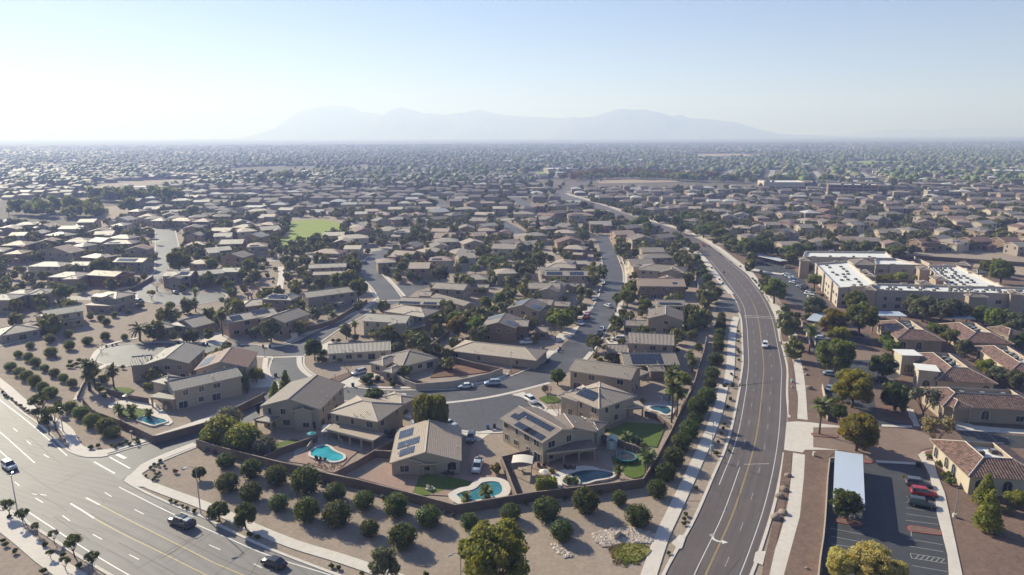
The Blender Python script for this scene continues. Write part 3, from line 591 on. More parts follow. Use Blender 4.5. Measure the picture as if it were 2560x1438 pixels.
# sealed cracks wandering over the boulevards and streets
def cracks(pair, n, seed, name, label, w=.05, z=RZ + .017):
    rr = random.Random(seed); L, Rr = pair; mb = MB(); m_ = len(L)
    for k in range(n):
        i = rr.randrange(2, m_ - 3); f = rr.uniform(.05, .95); p = L[i].lerp(Rr[i], f); along = (L[i + 1] - L[i]).normalized(); side = Vector((-along.y, along.x, 0)); d = along if rr.random() < .6 else side
        q = [p]; 
        for j in range(rr.randint(4, 16)): d = (d + Vector((rr.uniform(-.16, .16), rr.uniform(-.16, .16), 0))).normalized(); q.append(q[-1] + d * rr.uniform(.6, 1.6))
        q = [v for v in q if inside0(v.x, v.y, [(a.x, a.y) for a in L[max(0, i - 12):i + 14]] + [(a.x, a.y) for a in Rr[max(0, i - 12):i + 14]][::-1])]
        if len(q) > 2: ww = w * rr.uniform(.6, 1.5); mb.ribbon(offset(q, -ww / 2), offset(q, ww / 2), z)
    structure(name, mb, 'tar', label)
def inside0(x, y, poly):
    c = False; j = len(poly) - 1
    for i in range(len(poly)):
        xi, yi = poly[i]; xj, yj = poly[j]
        if (yi > y) != (yj > y) and x < (xj - xi) * (y - yi) / (yj - yi) + xi: c = not c
        j = i
    return c
cracks(BL, 40, 1, 'sealed_crack', 'sealed cracks on the left boulevard'); cracks((AR[0][:70], AR[1][:70]), 40, 2, 'sealed_crack', 'sealed cracks on the right boulevard')
def skids(pair, n, seed, fs):
    rr = random.Random(seed); L, Rr = pair; mb = MB()
    for k in range(n):
        i = rr.randrange(0, len(L) - 14); f = rr.choice(fs) + rr.uniform(-.012, .012); j = i + rr.randint(5, 13); q = [l.lerp(r, f) for l, r in zip(L[i:j], Rr[i:j])]; mb.ribbon(offset(q, -.16), offset(q, .16), RZ + .0031 + .0004 * k)
    structure('tyre_marks', mb, 'tyre_mark', 'faint dark tyre marks')
plain('tyre_mark', (.13, .117, .112), .7, noisy=.25, sc=.6)
skids(BL, 14, 3, [.2, .34, .42, .55, .68, .8]); skids((AR[0][:90], AR[1][:90]), 12, 4, [.2, .26, .4, .56, .62, .76, .82])
def mountain(profile, D, label, seed, depth=2000):
    pr = [tuple(map(float, s.split(','))) for s in profile.split()]
    xs = []; hs = []
    for x, y in pr:
        d = fw * F + rt * (x - 1280) - up * (y - 719); t = D / d.y; xs.append(d.x * t); hs.append(H + d.z * t)
    n = 160; m = 22; vs = []; X = np.linspace(xs[0], xs[-1], n); Hh = np.interp(X, xs, hs)
    for j in range(m):
        f = (j / (m - 1)) * 2 - 1
        for i in range(n):
            q = noise.fractal(Vector((X[i] / 900 + seed, f * 2.2, seed)), .9, 2.1, 5)
            h = Hh[i] * max(0, (1 - abs(f) ** 1.15)) * (1 + .22 * q * min(1, abs(f) * 3)) - (20 if abs(f) > .97 else 0)
            edge = min(1, i / 6, (n - 1 - i) / 6)
            vs.append((X[i], D + f * depth * (1 + .2 * q), h * edge - 3 + (noise.fractal(Vector((X[i] / 260, seed, 0)), .8, 2.2, 4) * 22 * max(0, 1 - abs(f) * 2) if edge == 1 else 0)))
    fs = [(j * n + i, j * n + i + 1, (j + 1) * n + i + 1, (j + 1) * n + i) for j in range(m - 1) for i in range(n - 1)]
    mb = MB(); mb.add(vs, fs); structure('mountain', mb, 'mountain_rock', label)
mountain('1360,338 1400,318 1430,292 1480,291 1515,281 1550,271 1575,273 1600,270 1630,275 1650,281 1680,290 1702,285 1720,293 1775,297 1830,304 1870,316 1910,330 1960,336 2060,338', 15000, 'big ridge right of centre on the horizon', 3)
mountain('880,340 940,300 965,281 985,271 1005,264 1030,272 1060,281 1110,286 1160,280 1198,272 1225,278 1270,287 1330,291 1400,293 1440,290 1480,300 1560,338', 17400, 'paler ridge with two small peaks at centre', 9)
mountain('640,342 690,322 735,290 760,273 800,266 830,261 870,263 885,269 905,277 960,286 1010,300 1100,338', 18900, 'faint flat-topped mountain left of centre', 15)
mountain('2130,337 2190,327 2250,322 2330,324 2400,321 2500,318 2600,322 2750,337', 18700, 'very faint low hills at the far right', 21)

mb = MB(); mb.box((0, 10900, 484), (49000, 23000, 972))
m = bpy.data.materials.new('haze'); m.use_nodes = True; t = m.node_tree; t.nodes.remove(t.nodes['Principled BSDF'])
v = t.nodes.new('ShaderNodeVolumePrincipled'); v.inputs['Color'].default_value = (.42, .52, 1, 1); v.inputs['Absorption Color'].default_value = (.72, .78, 1, 1); v.inputs['Density'].default_value = 2.4e-4; v.inputs['Anisotropy'].default_value = .22
t.links.new(v.outputs[0], t.nodes['Material Output'].inputs['Volume']); MA['haze'] = m
hz = mb.obj('haze', 'haze'); hz['kind'] = 'stuff'; hz['label'] = 'pale blue haze filling the valley air'
# ------------------------------------------------------------------ windows, doors, panels shared by every house
def frame_mesh(w, h, t, mat):
    mb = MB()
    for c, s in (((0, -.03, h / 2 + t / 2), (w + 2 * t, .08, t)), ((0, -.03, -h / 2 - t / 2), (w + 2 * t, .1, t)), ((-w / 2 - t / 2, -.03, 0), (t, .07, h)), ((w / 2 + t / 2, -.03, 0), (t, .07, h))): mb.box(c, s, 0)
    if w > 1.1: mb.box((0, -.025, 0), (.06, .05, h), 0)
    return mb.mesh('window', [mat])
def pane_mesh(w, h, mat='glass'):
    mb = MB(); mb.box((0, -.008, 0), (w, .012, h), 0); return mb.mesh('pane', [mat])
WIN = {}
def winset(w, h, trim):
    k = (w, h, trim)
    if k not in WIN: WIN[k] = (frame_mesh(w, h, .13, trim), pane_mesh(w, h))
    return WIN[k]
def arch_meshes():
    n = 10; w, h = 1.7, 1.5; top = [(math.cos(math.pi * i / n) * w / 2, h / 2 + math.sin(math.pi * i / n) * w / 2) for i in range(n + 1)]; out = [(-w / 2, -h / 2), (w / 2, -h / 2)] + top
    p = MB(); p.add([(x, -.012, z) for x, z in out], [tuple(range(len(out)))]); f = MB()
    big = [(x * 1.22, z * 1.12 + .05) for x, z in out]; k = len(out); vs = [(x, -.02, z) for x, z in out] + [(x, -.06, z) for x, z in big]; f.add(vs, [(i, (i + 1) % k, k + (i + 1) % k, k + i) for i in range(k)]); f.add([(x, -.06, z) for x, z in big] + [(x, .02, z) for x, z in big], [(i, (i + 1) % k, k + (i + 1) % k, k + i) for i in range(k)])
    f.box((0, -.03, .1), (.07, .05, 2.2), 0); return f.mesh('window', ['trim']), p.mesh('pane', ['glass'])
ARCH = arch_meshes()
def put_window(parent, mw, w=1.2, h=1.3, trim='trim', detail=True):
    f, p = winset(w, h, trim)
    if not detail: return link('window', p, parent, mw=mw)
    o = link('window', f, parent, mw=mw); link('pane', p, o); return o
_g = MB()
for i in range(4):
    _g.box((0, -.05, .3 + i * .56), (4.8, .05, .53), 0)
GARAGE = {k: None for k in (0,)}
GD = _g.mesh('garage_door', ['garage_door'])
_g = MB(); _g.box((0, -.05, 1.1), (1.1, .06, 2.2), 0); _g.box((.4, -.1, 1.05), (.06, .05, .12), 1); DOOR = _g.mesh('front_door', ['front_door', 'galvanised'])
_g = MB(); _g.box((0, 0, .06), (1.0, 1.62, .04), 0); _g.box((0, 0, .035), (1.04, 1.66, .04), 1); PANEL = _g.mesh('solar_panel', ['solar_cell', 'galvanised'])
_g = MB(); _g.box((0, 0, .35), (1.3, 1.3, .9), 0); _g.box((0, 0, .83), (.9, .9, .06), 1); _g.box((.3, .67, .3), (.5, .04, .5), 1); ACU = _g.mesh('air_conditioner', ['dark_metal', 'galvanised'])
_g = MB(); _g.tube([(0, 0, 0), (0, 0, .5)], .09, 6, 0); _g.box((0, 0, .52), (.3, .3, .06), 0); VENT = _g.mesh('vent_pipe', ['fascia'])
WALLS = ['stucco_tan', 'stucco_beige', 'stucco_grey', 'stucco_tan', 'stucco_cream', 'stucco_pink', 'stucco_brown']
ROOFS = ['roof_brown', 'roof_grey', 'roof_tan', 'roof_brown', 'roof_pink', 'roof_red']
WNAME = dict(stucco_tan='tan', stucco_beige='beige', stucco_grey='greige', stucco_cream='cream', stucco_pink='pinkish', stucco_brown='brown', stucco_red='brick-red')
RNAME = dict(roof_brown='brown', roof_grey='grey-brown', roof_tan='light tan', roof_pink='pinkish', roof_red='red-brown', roof_spanish='red tiled')
def roof_mesh(w, d, ze, kind, over, pitch, rmat, th=.22, ridge=True, fas='fascia', well=None):
    """rectangle 0..w x 0..d at eave height (eave outline); returns mesh builder, ridge height"""
    mb = MB(); T = Vector
    def face(ps, m=0):
        ps = [T(p) for p in ps]; e = (ps[1] - ps[0]).normalized(); n = (ps[1] - ps[0]).cross(ps[2] - ps[0]).normalized(); vdir = n.cross(e)
        uv = [((p - ps[0]).dot(e), (p - ps[0]).dot(vdir)) for p in ps]; mb.add(ps, [tuple(range(len(ps)))], m, [uv])
    def cap(a, b):
        if ridge: mb.tube([T(a) + T((0, 0, .03)), T(b) + T((0, 0, .03))], .13, 4, 1, False)
    E = [(0, 0, ze), (w, 0, ze), (w, d, ze), (0, d, ze)]; B = [(x, y, z - th) for x, y, z in E]
    zr = ze
    if kind == 'gx':
        zr = ze + pitch * d / 2; a, b = (0, d / 2, zr), (w, d / 2, zr)
        face([E[0], E[1], b, a]); face([E[2], E[3], a, b]); cap(a, b)
        for x, s in ((0, 0), (w, 1)):
            q = [(x, 0, ze - th), (x, 0, ze), (x, d / 2, zr), (x, d / 2, zr - th)], [(x, d / 2, zr - th), (x, d / 2, zr), (x, d, ze), (x, d, ze - th)]
            for k in q: mb.add(k if s else k[::-1], [(0, 1, 2, 3)], 2)
        mb.add([B[0], B[1], (w, d / 2, zr - th), (0, d / 2, zr - th)], [(3, 2, 1, 0)], 2); mb.add([B[2], B[3], (0, d / 2, zr - th), (w, d / 2, zr - th)], [(3, 2, 1, 0)], 2)
        mb.add([B[0], B[1], E[1], E[0]], [(0, 1, 2, 3)], 2); mb.add([B[2], B[3], E[3], E[2]], [(0, 1, 2, 3)], 2)
    elif kind == 'gy':
        zr = ze + pitch * w / 2; a, b = (w / 2, 0, zr), (w / 2, d, zr)
        face([E[1], E[2], b, a]); face([E[3], E[0], a, b]); cap(a, b)
        for y, s in ((0, 1), (d, 0)):
            q = [(0, y, ze - th), (w / 2, y, zr - th), (w / 2, y, zr), (0, y, ze)], [(w / 2, y, zr - th), (w, y, ze - th), (w, y, ze), (w / 2, y, zr)]
            for k in q: mb.add(k if s else k[::-1], [(0, 1, 2, 3)], 2)
        mb.add([B[1], B[2], (w / 2, d, zr - th), (w / 2, 0, zr - th)], [(3, 2, 1, 0)], 2); mb.add([B[3], B[0], (w / 2, 0, zr - th), (w / 2, d, zr - th)], [(3, 2, 1, 0)], 2)
        mb.add([B[1], B[2], E[2], E[1]], [(0, 1, 2, 3)], 2); mb.add([B[3], B[0], E[0], E[3]], [(0, 1, 2, 3)], 2)
    elif kind == 'flat':
        zr = ze; face(E); mb.add(E + B, [(4, 5, 1, 0), (5, 6, 2, 1), (6, 7, 3, 2), (7, 4, 0, 3)], 2); mb.add(B, [(3, 2, 1, 0)], 2)
    elif kind == 'well':   # hip slopes round a sunken flat equipment deck
        k = well or .3; m_ = min(w, d) * k; zr = ze + pitch * m_
        I = [(m_, m_, zr), (w - m_, m_, zr), (w - m_, d - m_, zr), (m_, d - m_, zr)]
        for q in range(4): face([E[q], E[(q + 1) % 4], I[(q + 1) % 4], I[q]]); cap(E[q], I[q]); cap(I[q], I[(q + 1) % 4])
        J = [(x, y, zr - 1.0) for x, y, z in I]
        mb.add(I + J, [(0, 1, 5, 4), (1, 2, 6, 5), (2, 3, 7, 6), (3, 0, 4, 7)], 2); mb.add(J, [(0, 1, 2, 3)], 3)
        mb.add(E + B, [(4, 5, 1, 0), (5, 6, 2, 1), (6, 7, 3, 2), (7, 4, 0, 3)], 2); mb.add(B, [(3, 2, 1, 0)], 2)
    else:
        if w >= d: m_ = d / 2; a, b = (m_, d / 2), (w - m_ if w > d else m_, d / 2)
        else: m_ = w / 2; a, b = (w / 2, m_), (w / 2, d - m_)
        zr = ze + pitch * m_; a = (*a, zr); b = (*b, zr)
        if w >= d:
            if w - d < .4: [face([E[i], E[(i + 1) % 4], a]) for i in range(4)]
            else: face([E[0], E[1], b, a]); face([E[1], E[2], b]); face([E[2], E[3], a, b]); face([E[3], E[0], a])
            hp = [(E[0], a), (E[3], a), (E[1], b), (E[2], b)]
        else:
            face([E[0], E[1], a]); face([E[1], E[2], b, a]); face([E[2], E[3], b]); face([E[3], E[0], a, b]); hp = [(E[0], a), (E[1], a), (E[2], b), (E[3], b)]
        for p, q in hp: cap(p, q)
        if (T(a) - T(b)).length > .5: cap(a, b)
        mb.add(E + B, [(4, 5, 1, 0), (5, 6, 2, 1), (6, 7, 3, 2), (7, 4, 0, 3)], 2); mb.add(B, [(3, 2, 1, 0)], 2)
    return mb, zr
def slope_matrix(w, d, ze, kind, pitch, face, u, v):
    """frame on a roof face: u 0..1 along the eave, v metres up the slope. face: f b l r"""
    a = math.atan(pitch); ca, sa = math.cos(a), math.sin(a)
    if face == 'f': ex = Vector((1, 0, 0)); o = Vector((u * w, 0, ze)); up_ = Vector((0, ca, sa))
    elif face == 'b': ex = Vector((-1, 0, 0)); o = Vector((w - u * w, d, ze)); up_ = Vector((0, -ca, sa))
    elif face == 'r': ex = Vector((0, 1, 0)); o = Vector((w, u * d, ze)); up_ = Vector((-ca, 0, sa))
    else: ex = Vector((0, -1, 0)); o = Vector((0, d - u * d, ze)); up_ = Vector((ca, 0, sa))
    n = ex.cross(up_); p = o + up_ * v
    m = Matrix((ex, up_, n)).transposed().to_4x4(); m.translation = p; return m
HCOUNT = [0]; HOUSES = []
def house(vols, wall, roof, label=None, desc=None, rng=None, name='house', near=True, trim='trim', fas='fascia', group='houses of the neighbourhood', winskip=.14, posts='stucco_tan', windim=None):
    """vols: list of dict(p0=,p1=(Vectors at eave corners), d=depth, st=storeys or height, rf=roof kind, opts...)"""
    rng = rng or R
    v0 = vols[0]; ax0 = (v0['p1'] - v0['p0']); ax0.z = 0; ang = math.atan2(ax0.y, ax0.x); base = Vector((v0['p0'].x, v0['p0'].y, 0))
    root = empty(name, base, ang, label, 'house' if name == 'house' else 'building', group)
    Ti = Matrix.Rotation(-ang, 4, 'Z') @ Matrix.Translation(-base)
    wallmb = MB(); hasw = False
    for vi, v in enumerate(vols):
        p0, p1 = v['p0'], v['p1']; ax = p1 - p0; ax.z = 0; w = v.get('w') or ax.length; d = v['d']; a = math.atan2(ax.y, ax.x)
        ze = v.get('ze') or (5.6 if v.get('st', 2) == 2 else 3.0); kind = v.get('rf', 'h'); pitch = v.get('pitch', .3); o = v.get('o', .45)
        L = Ti @ Matrix.Translation((p0.x, p0.y, 0)) @ Matrix.Rotation(a, 4, 'Z')
        mb, zr = roof_mesh(w, d, ze, kind, o, pitch, roof, ridge=near, well=v.get('well'))
        r_ = mb.obj('roof' if kind != 'flat' else v.get('rn', 'porch_roof'), [v.get('roof', roof), 'ridge', v.get('fas', fas), 'white_roof'], root, mw=L)
        HOUSES.append((p0.x + math.cos(a) * w / 2 - math.sin(a) * d / 2, p0.y + math.sin(a) * w / 2 + math.cos(a) * d / 2, max(w, d) / 2))
        if v.get('open'):   # covered patio on posts
            n = max(2, int(w / 3.2) + 1)
            pm = MB(); pm.box((0, 0, (ze - .3) / 2), (.35, .35, ze - .3)); pme = pm.mesh('post', [posts])
            for k in range(n): link('post', pme, root, mw=L @ Matrix.Translation((.4 + (w - .8) * k / (n - 1), .4, 0)))
            bm_ = MB(); bm_.box((w / 2, .4, ze - .5), (w - .4, .3, .5)); bm_.obj('beam', posts, root, mw=L)
            continue
        hasw = True; wallmb.T = L; zt = ze - .1
        x0, x1, y0, y1 = o, w - o, o, d - o
        if kind == 'gx':
            hr = pitch * o; zz = ze + pitch * (d / 2) - .18
            wallmb.add([(x0, y0, 0), (x1, y0, 0), (x1, y1, 0), (x0, y1, 0), (x0, y0, zt + hr), (x1, y0, zt + hr), (x1, y1, zt + hr), (x0, y1, zt + hr), (x0, d / 2, zz), (x1, d / 2, zz)],
                       [(0, 1, 5, 4), (2, 3, 7, 6), (1, 2, 6, 9, 5), (3, 0, 4, 8, 7)], vi % 1)
        elif kind == 'gy':
            hr = pitch * o; zz = ze + pitch * (w / 2) - .18
            wallmb.add([(x0, y0, 0), (x1, y0, 0), (x1, y1, 0), (x0, y1, 0), (x0, y0, zt + hr), (x1, y0, zt + hr), (x1, y1, zt + hr), (x0, y1, zt + hr), (w / 2, y0, zz), (w / 2, y1, zz)],
                       [(0, 1, 5, 8, 4), (2, 3, 7, 9, 6), (1, 2, 6, 5), (3, 0, 4, 7)], 0)
        else: wallmb.box(((x0 + x1) / 2, (y0 + y1) / 2, zt / 2), (x1 - x0, y1 - y0, zt), 0)
        wallmb.T = None
        # windows on the four sides
        sides = [((x0, y0), (1, 0), x1 - x0, 'f'), ((x1, y0), (0, 1), y1 - y0, 'r'), ((x1, y1), (-1, 0), x1 - x0, 'b'), ((x0, y1), (0, -1), y1 - y0, 'l')]
        cut = v.get('nowin', '')
        for (sx, sy), (dx, dy), ln, sd_ in sides:
            if sd_ in cut: continue
            if not near and sd_ == 'b': continue
            wn_ = L @ Matrix.Translation((sx, sy, 0)) @ Matrix.Rotation(math.atan2(dy, dx), 4, 'Z')
            storeys = max(1, int(ze / 2.75)); n = max(1, int(ln / (3.6 if near else 4.5)))
            ga = v.get('garage', '') == sd_
            for s_ in range(storeys):
                for k in range(n):
                    if rng.random() < winskip: continue
                    if ga and s_ == 0: continue
                    u = ln * (k + .5 + rng.uniform(-.15, .15)) / n
                    ww, hh = rng.choice([(1.3, 1.4), (1.8, 1.4), (.9, 1.4), (1.5, 1.2)]) if near else (1.4, 1.3)
                    if s_ == 0 and near and rng.random() < .18: ww, hh = 2.2, 1.9
                    z = 1.55 + s_ * 2.75 if hh < 1.8 else 1.15
                    if z + hh / 2 + .2 > zt - .05: z = zt - hh / 2 - .3
                    if name == 'office_building' and rng.random() < .7: o = link('window', ARCH[0], root, mw=wn_ @ Matrix.Translation((u, 0, 1.7))); link('pane', ARCH[1], o); continue
                    put_window(root, wn_ @ Matrix.Translation((u, 0, z)), ww, hh, v.get('trim', trim), near)
            if ga: link('garage_door', GD, root, mw=wn_ @ Matrix.Translation((ln * v.get('gpos', .5), 0, 0)))
            if v.get('door') == sd_: link('front_door', DOOR, root, mw=wn_ @ Matrix.Translation((ln * v.get('dpos', .8), 0, 0)))
        for (fc, u0_, u1_, v0_, rows) in v.get('solar', ()):
            fl = w if fc in 'fb' else d; n = max(1, int((u1_ - u0_) * fl / 1.05))
            for rr in range(rows):
                for k in range(n): link('solar_panel', PANEL, root, mw=L @ slope_matrix(w, d, ze, kind, pitch, fc, u0_ + (k + .5) * 1.05 / fl, v0_ + .83 + rr * 1.68))
        if near and kind not in ('flat', 'well'):
            for k in range(3):
                fc = rng.choice('fb' if (kind == 'gx' or w > d) else 'lr'); link('vent_pipe', VENT, root, mw=L @ Matrix.Translation(slope_matrix(w, d, ze, kind, pitch, fc, rng.uniform(.12, .88), rng.uniform(.8, 3.6)).translation))
        for (ax_, ay_) in v.get('units', ()):
            link('air_conditioner', ACU, root, mw=L @ Matrix.Translation((ax_ * w, ay_ * d, (zr - 1.0) if kind == 'well' else ze)))
    if hasw: wallmb.obj('wall', [wall], root)
    return root
def V(s, d, st=2, rf='h', **k):
    """two eave corners traced in the photo, at eave height"""
    ze = k.get('ze') or (5.6 if st == 2 else 3.0); q = pts(s, ze); k.update(p0=q[0], p1=q[1], d=d, st=st, rf=rf, ze=ze); return k
HW = []
def H_(label, wall, roof, *vols, **k): o = house(list(vols), 'stucco_' + wall, 'roof_' + roof, label, **k); HW.append(o); return o
H_('two-storey beige house with long grey roof and balcony beside the corner pool', 'beige', 'grey', V('e 1730,1350 2425,1195', 9.5, 2, 'gx', winskip=.1), V('e 1500,1250 1660,1285', 6, 2, 'h', ze=5.2), V('a 1110,95 1290,115', 5, 1, 'flat', ze=3.2, open=1), trim='trim_white')
H_('two-storey grey house with tall front gable beside the teardrop cul-de-sac', 'grey', 'grey', V('e 1440,1085 1885,1070', 15, 2, 'gy'), V('e 1290,1098 1490,1078', 9, 2, 'gx', ze=5.2))
H_('red-brown gabled house with panels, behind the beige pool house', 'beige', 'red', V('e 1935,1140 2475,1112', 14, 2, 'gy', solar=[('l', .35, .9, .6, 2)]))
H_('two-storey greige house with long brown roof, standing right of the side street', 'beige', 'brown', V('b 148,168 600,190', 17, 2, 'gy', nowin='l'), V('b 385,205 545,205', 5, 2, 'gy', ze=5.3), V('b 100,270 235,290', 4, 1, 'h', ze=2.9, open=1))
H_('two-storey house with pale tan hip roof above the turquoise pool', 'tan', 'tan', V('b 662,215 1037,285', 11.5, 2, 'h'), V('b 640,335 1000,425', 4.2, 1, 'flat', ze=3.1, open=1), V('b 1040,110 1215,160', 6, 1, 'h', ze=3.2, garage='f'))
H_('single-storey bungalow with ribbed tan gable roof and solar arrays', 'beige', 'tan', V('b 1123,598 1668,577', 17, 1, 'gy', ze=3.1, nowin='', solar=[('l', .12, .38, 1.0, 2), ('l', .48, .68, 1.2, 3), ('l', .72, .92, 2.0, 2)]), V('b 1130,590 1395,603', 5, 1, 'gy', ze=2.9), V('b 1345,605 1480,600', 3, 1, 'flat', ze=2.8, open=1))
H_('two-storey house with solar panels over its street side, by the lagoon pool', 'beige', 'brown', V('c 150,258 470,442', 11, 2, 'gx', solar=[('f', .1, .36, 1.8, 1), ('f', .18, .95, 3.4, 1), ('f', .32, .8, .2, 1), ('f', .55, .98, .2, 1)]), V('c 530,395 880,360', 8, 2, 'gy', ze=5.0), V('c 500,520 880,480', 4.2, 1, 'flat', ze=3.1, open=1), V('c 690,300 890,350', 5, 1, 'h', ze=4.6))
H_('two-storey house with cream hip roof and two solar clusters beside the cul-de-sac', 'beige', 'tan', V('g 1090,1398 1430,1278', 13, 2, 'h', solar=[('l', .25, .75, 1.5, 2)]), V('g 720,1275 890,1330', 10, 2, 'h', ze=5.2, solar=[('f', .3, .7, 1.2, 2)]), V('c 1010,190 1240,170', 4, 1, 'flat', ze=3.1, open=1), V('g 790,1360 940,1395', 6, 1, 'gx', garage='f', ze=3.2), fas='fascia_white')
H_('two-storey house with long plain brown roof above the hip-roofed house', 'tan', 'brown', V('g 808,1045 1382,1133', 11, 2, 'gx'), V('g 1380,1130 1555,1060', 5, 1, 'flat', ze=3.2, open=1))
H_('single-storey house with dark solar field on ribbed brown roof', 'brown', 'brown', V('g 1320,1000 1830,995', 12, 1, 'gx', ze=3.4, solar=[('f', .15, .78, .6, 2), ('f', .15, .78, 4.0, 1)]), V('g 1550,1055 1700,1052', 5, 1, 'gx'))
H_('two-storey ribbed-roof house with low garage wing beside the loop street', 'tan', 'brown', V('g 1350,795 1782,818', 12, 2, 'gx'), V('g 1165,875 1352,880', 8, 1, 'gx', garage='l'))
H_('two-storey house with wide plain front gable beside the clipped hedge', 'tan', 'brown', V('g 1528,572 1862,590', 13, 2, 'gy', winskip=.85), V('g 1310,635 1532,640', 7, 1, 'gx', garage='l'))
H_('two-storey house with a dark panel strip behind the wide gable', 'tan', 'brown', V('g 1620,455 1885,460', 9, 2, 'gx', solar=[('f', .1, .9, .8, 1)]))
H_('broad pink-tiled two-storey house with brown flank', 'brown', 'pink', V('g 1452,275 1888,280', 14, 2, 'gx', solar=[('f', .72, .85, 2, 1)]), V('g 1640,215 1800,215', 4, 2, 'gy', ze=5.8))
H_('two-storey house with crossed gables below the loop crest', 'tan', 'brown', V('g 1435,125 1862,155', 13, 2, 'h'), V('g 1640,150 1862,158', 6, 2, 'gy', ze=5.4))
H_('two-storey house with solar front gable above the low tan house', 'brown', 'brown', V('g 8,645 330,660', 13, 2, 'gy', solar=[('r', .1, .5, .8, 2), ('l', .1, .5, .8, 3)]), V('g 300,640 440,645', 8, 2, 'gx', ze=5.2), V('g 500,690 620,695', 6, 1, 'gx'))
H_('two-storey house with twin solar gables left of the big olive tree', 'tan', 'brown', V('g 240,480 542,505', 12, 2, 'gy', solar=[('l', .1, .8, .8, 3), ('r', .1, .5, .8, 2)]), V('g 500,440 652,450', 8, 2, 'gx', ze=5.2), V('g 660,455 820,462', 7, 1, 'gx'))
H_('two-storey house with tan roof and pale rear extension by the loop street', 'beige', 'brown', V('g 440,298 735,300', 10, 2, 'gx'), V('g 720,330 800,250', 9, 2, 'gx', ze=5.2), V('g 800,280 960,282', 6, 1, 'gx'))
H_('two-storey house with two rows of rooftop panels facing the camera', 'tan', 'brown', V('g 588,180 995,182', 10, 2, 'gx', solar=[('f', .05, .42, .6, 2), ('f', .58, .9, .6, 2)]))
H_('hip-roofed house with pinkish front behind the double panel rows', 'pink', 'tan', V('g 600,110 880,112', 10, 2, 'h'), V('g 850,75 985,75', 8, 1, 'gx', ze=4.6))
H_('low tan single-storey house with wide hip roof inside the loop', 'tan', 'tan', V('f 2085,945 2960,1045', 12, 1, 'h'))
H_('long single-storey house with grey-brown roof and cream wall', 'cream', 'grey', V('f 868,978 1508,940', 10.5, 1, 'gx', garage='l'))
H_('single-storey corner house with angled roofs and white courtyard wall', 'beige', 'brown', V('f 1620,1105 1975,1015', 13, 1, 'h'), V('f 1285,1062 1430,1098', 9, 1, 'h'), V('f 1410,1145 1520,1170', 6, 1, 'h', ze=2.9))
H_('cream two-storey house with dormer gable and balcony on the cross street', 'cream', 'grey', V('f 1215,648 1655,672', 10, 2, 'gx', winskip=.05), V('f 1470,702 1645,690', 6, 2, 'gy', ze=5.0), V('f 1665,730 1850,690', 5, 1, 'flat', ze=3.2, open=1))
H_('two-storey house with light tan hip roof behind the cream dormer house', 'tan', 'tan', V('f 1432,552 1845,606', 11, 2, 'h'), V('f 1610,590 1840,612', 6, 2, 'h', ze=5.5))
H_('two-storey house with two long black panel strips by the fork', 'grey', 'brown', V('f 1570,478 1995,492', 10, 2, 'gx', solar=[('f', .02, .55, .4, 1), ('f', .6, .95, .4, 1)]))
H_('plain two-storey house with tan roof right of the stub street', 'tan', 'brown', V('f 1912,322 2232,342', 10, 2, 'gx'), V('f 1900,408 2240,500', 6, 1, 'gx', ze=3.2), V('f 1775,395 1900,400', 7, 1, 'gx', ze=3.4))
H_('low single-storey tan-roofed house among dark garden trees', 'tan', 'brown', V('f 2195,238 2480,235', 11, 1, 'h'), V('f 2290,315 2480,318', 6, 1, 'gx', ze=3.2))
H_('two-storey taupe house with windowless wall along the shaded street', 'tan', 'brown', V('f 440,668 702,577', 12, 2, 'gx', winskip=.7), V('f 330,640 470,640', 8, 2, 'gx', ze=5.2))
H_('two-storey gabled house behind the brown wall by the fork', 'grey', 'brown', V('f 672,418 1178,352', 10, 2, 'gx', winskip=.1), V('f 760,445 1000,470', 3, 1, 'flat', ze=3.1, open=1))
H_('two-storey house with a solid black panel field and cream flank', 'grey', 'grey', V('f 205,430 512,442', 9, 2, 'h', solar=[('f', .2, .85, .6, 2)]), V('f 510,440 610,400', 8, 2, 'gx', ze=5.4))
H_('two-storey house with two blue panel groups beside tall palms', 'pink', 'tan', V('e 2270,672 2780,580', 10, 2, 'gx', solar=[('f', .1, .35, .8, 2), ('f', .55, .9, 2.2, 2)]))
H_('rambling single-storey gabled house by the date palm', 'grey', 'grey', V('e 1930,712 2135,640', 12, 1, 'h'), V('e 1510,742 1755,705', 9, 1, 'h'), V('e 1740,660 1930,715', 8, 1, 'gy', ze=3.2))
H_('two-storey house with white-bright roof panels overlooking dark shrubs', 'grey', 'tan', V('e 888,402 1162,428', 10, 2, 'h', solar=[('f', .1, .7, .6, 1)]), V('e 1150,430 1365,372', 8, 2, 'gx', ze=5.4), V('e 840,490 1160,500', 4, 1, 'flat', ze=3.2))
H_('two-storey beige house with plain grey roof at the slope of shrubs', 'cream', 'grey', V('e 448,606 842,546', 10, 2, 'gx', winskip=.1), V('e 335,600 470,600', 7, 2, 'h', ze=5.2), V('e 480,680 830,625', 3.5, 1, 'flat', ze=3.0, open=1))
H_('low single-storey house with covered patio at the far left edge', 'grey', 'tan', V('e 0,800 412,727', 11, 1, 'h'), V('e 160,700 300,700', 6, 1, 'h', ze=3.6))
H_('large two-storey house with two glinting roofs at the left', 'grey', 'brown', V('e 20,385 265,390', 9, 2, 'h'), V('e 270,392 500,372', 10, 2, 'h'))
H_('two-storey house cut by the left frame edge', 'tan', 'grey', V('e -260,445 112,440', 10, 2, 'h'))
H_('cream two-storey house with light roof near the left edge', 'cream', 'tan', V('e 262,105 602,107', 11, 2, 'h'))
H_('two-storey house with faceted pale roof in the left rows', 'tan', 'tan', V('e 462,210 775,215', 11, 2, 'h'), V('e 780,230 860,200', 8, 2, 'h', ze=5.2))
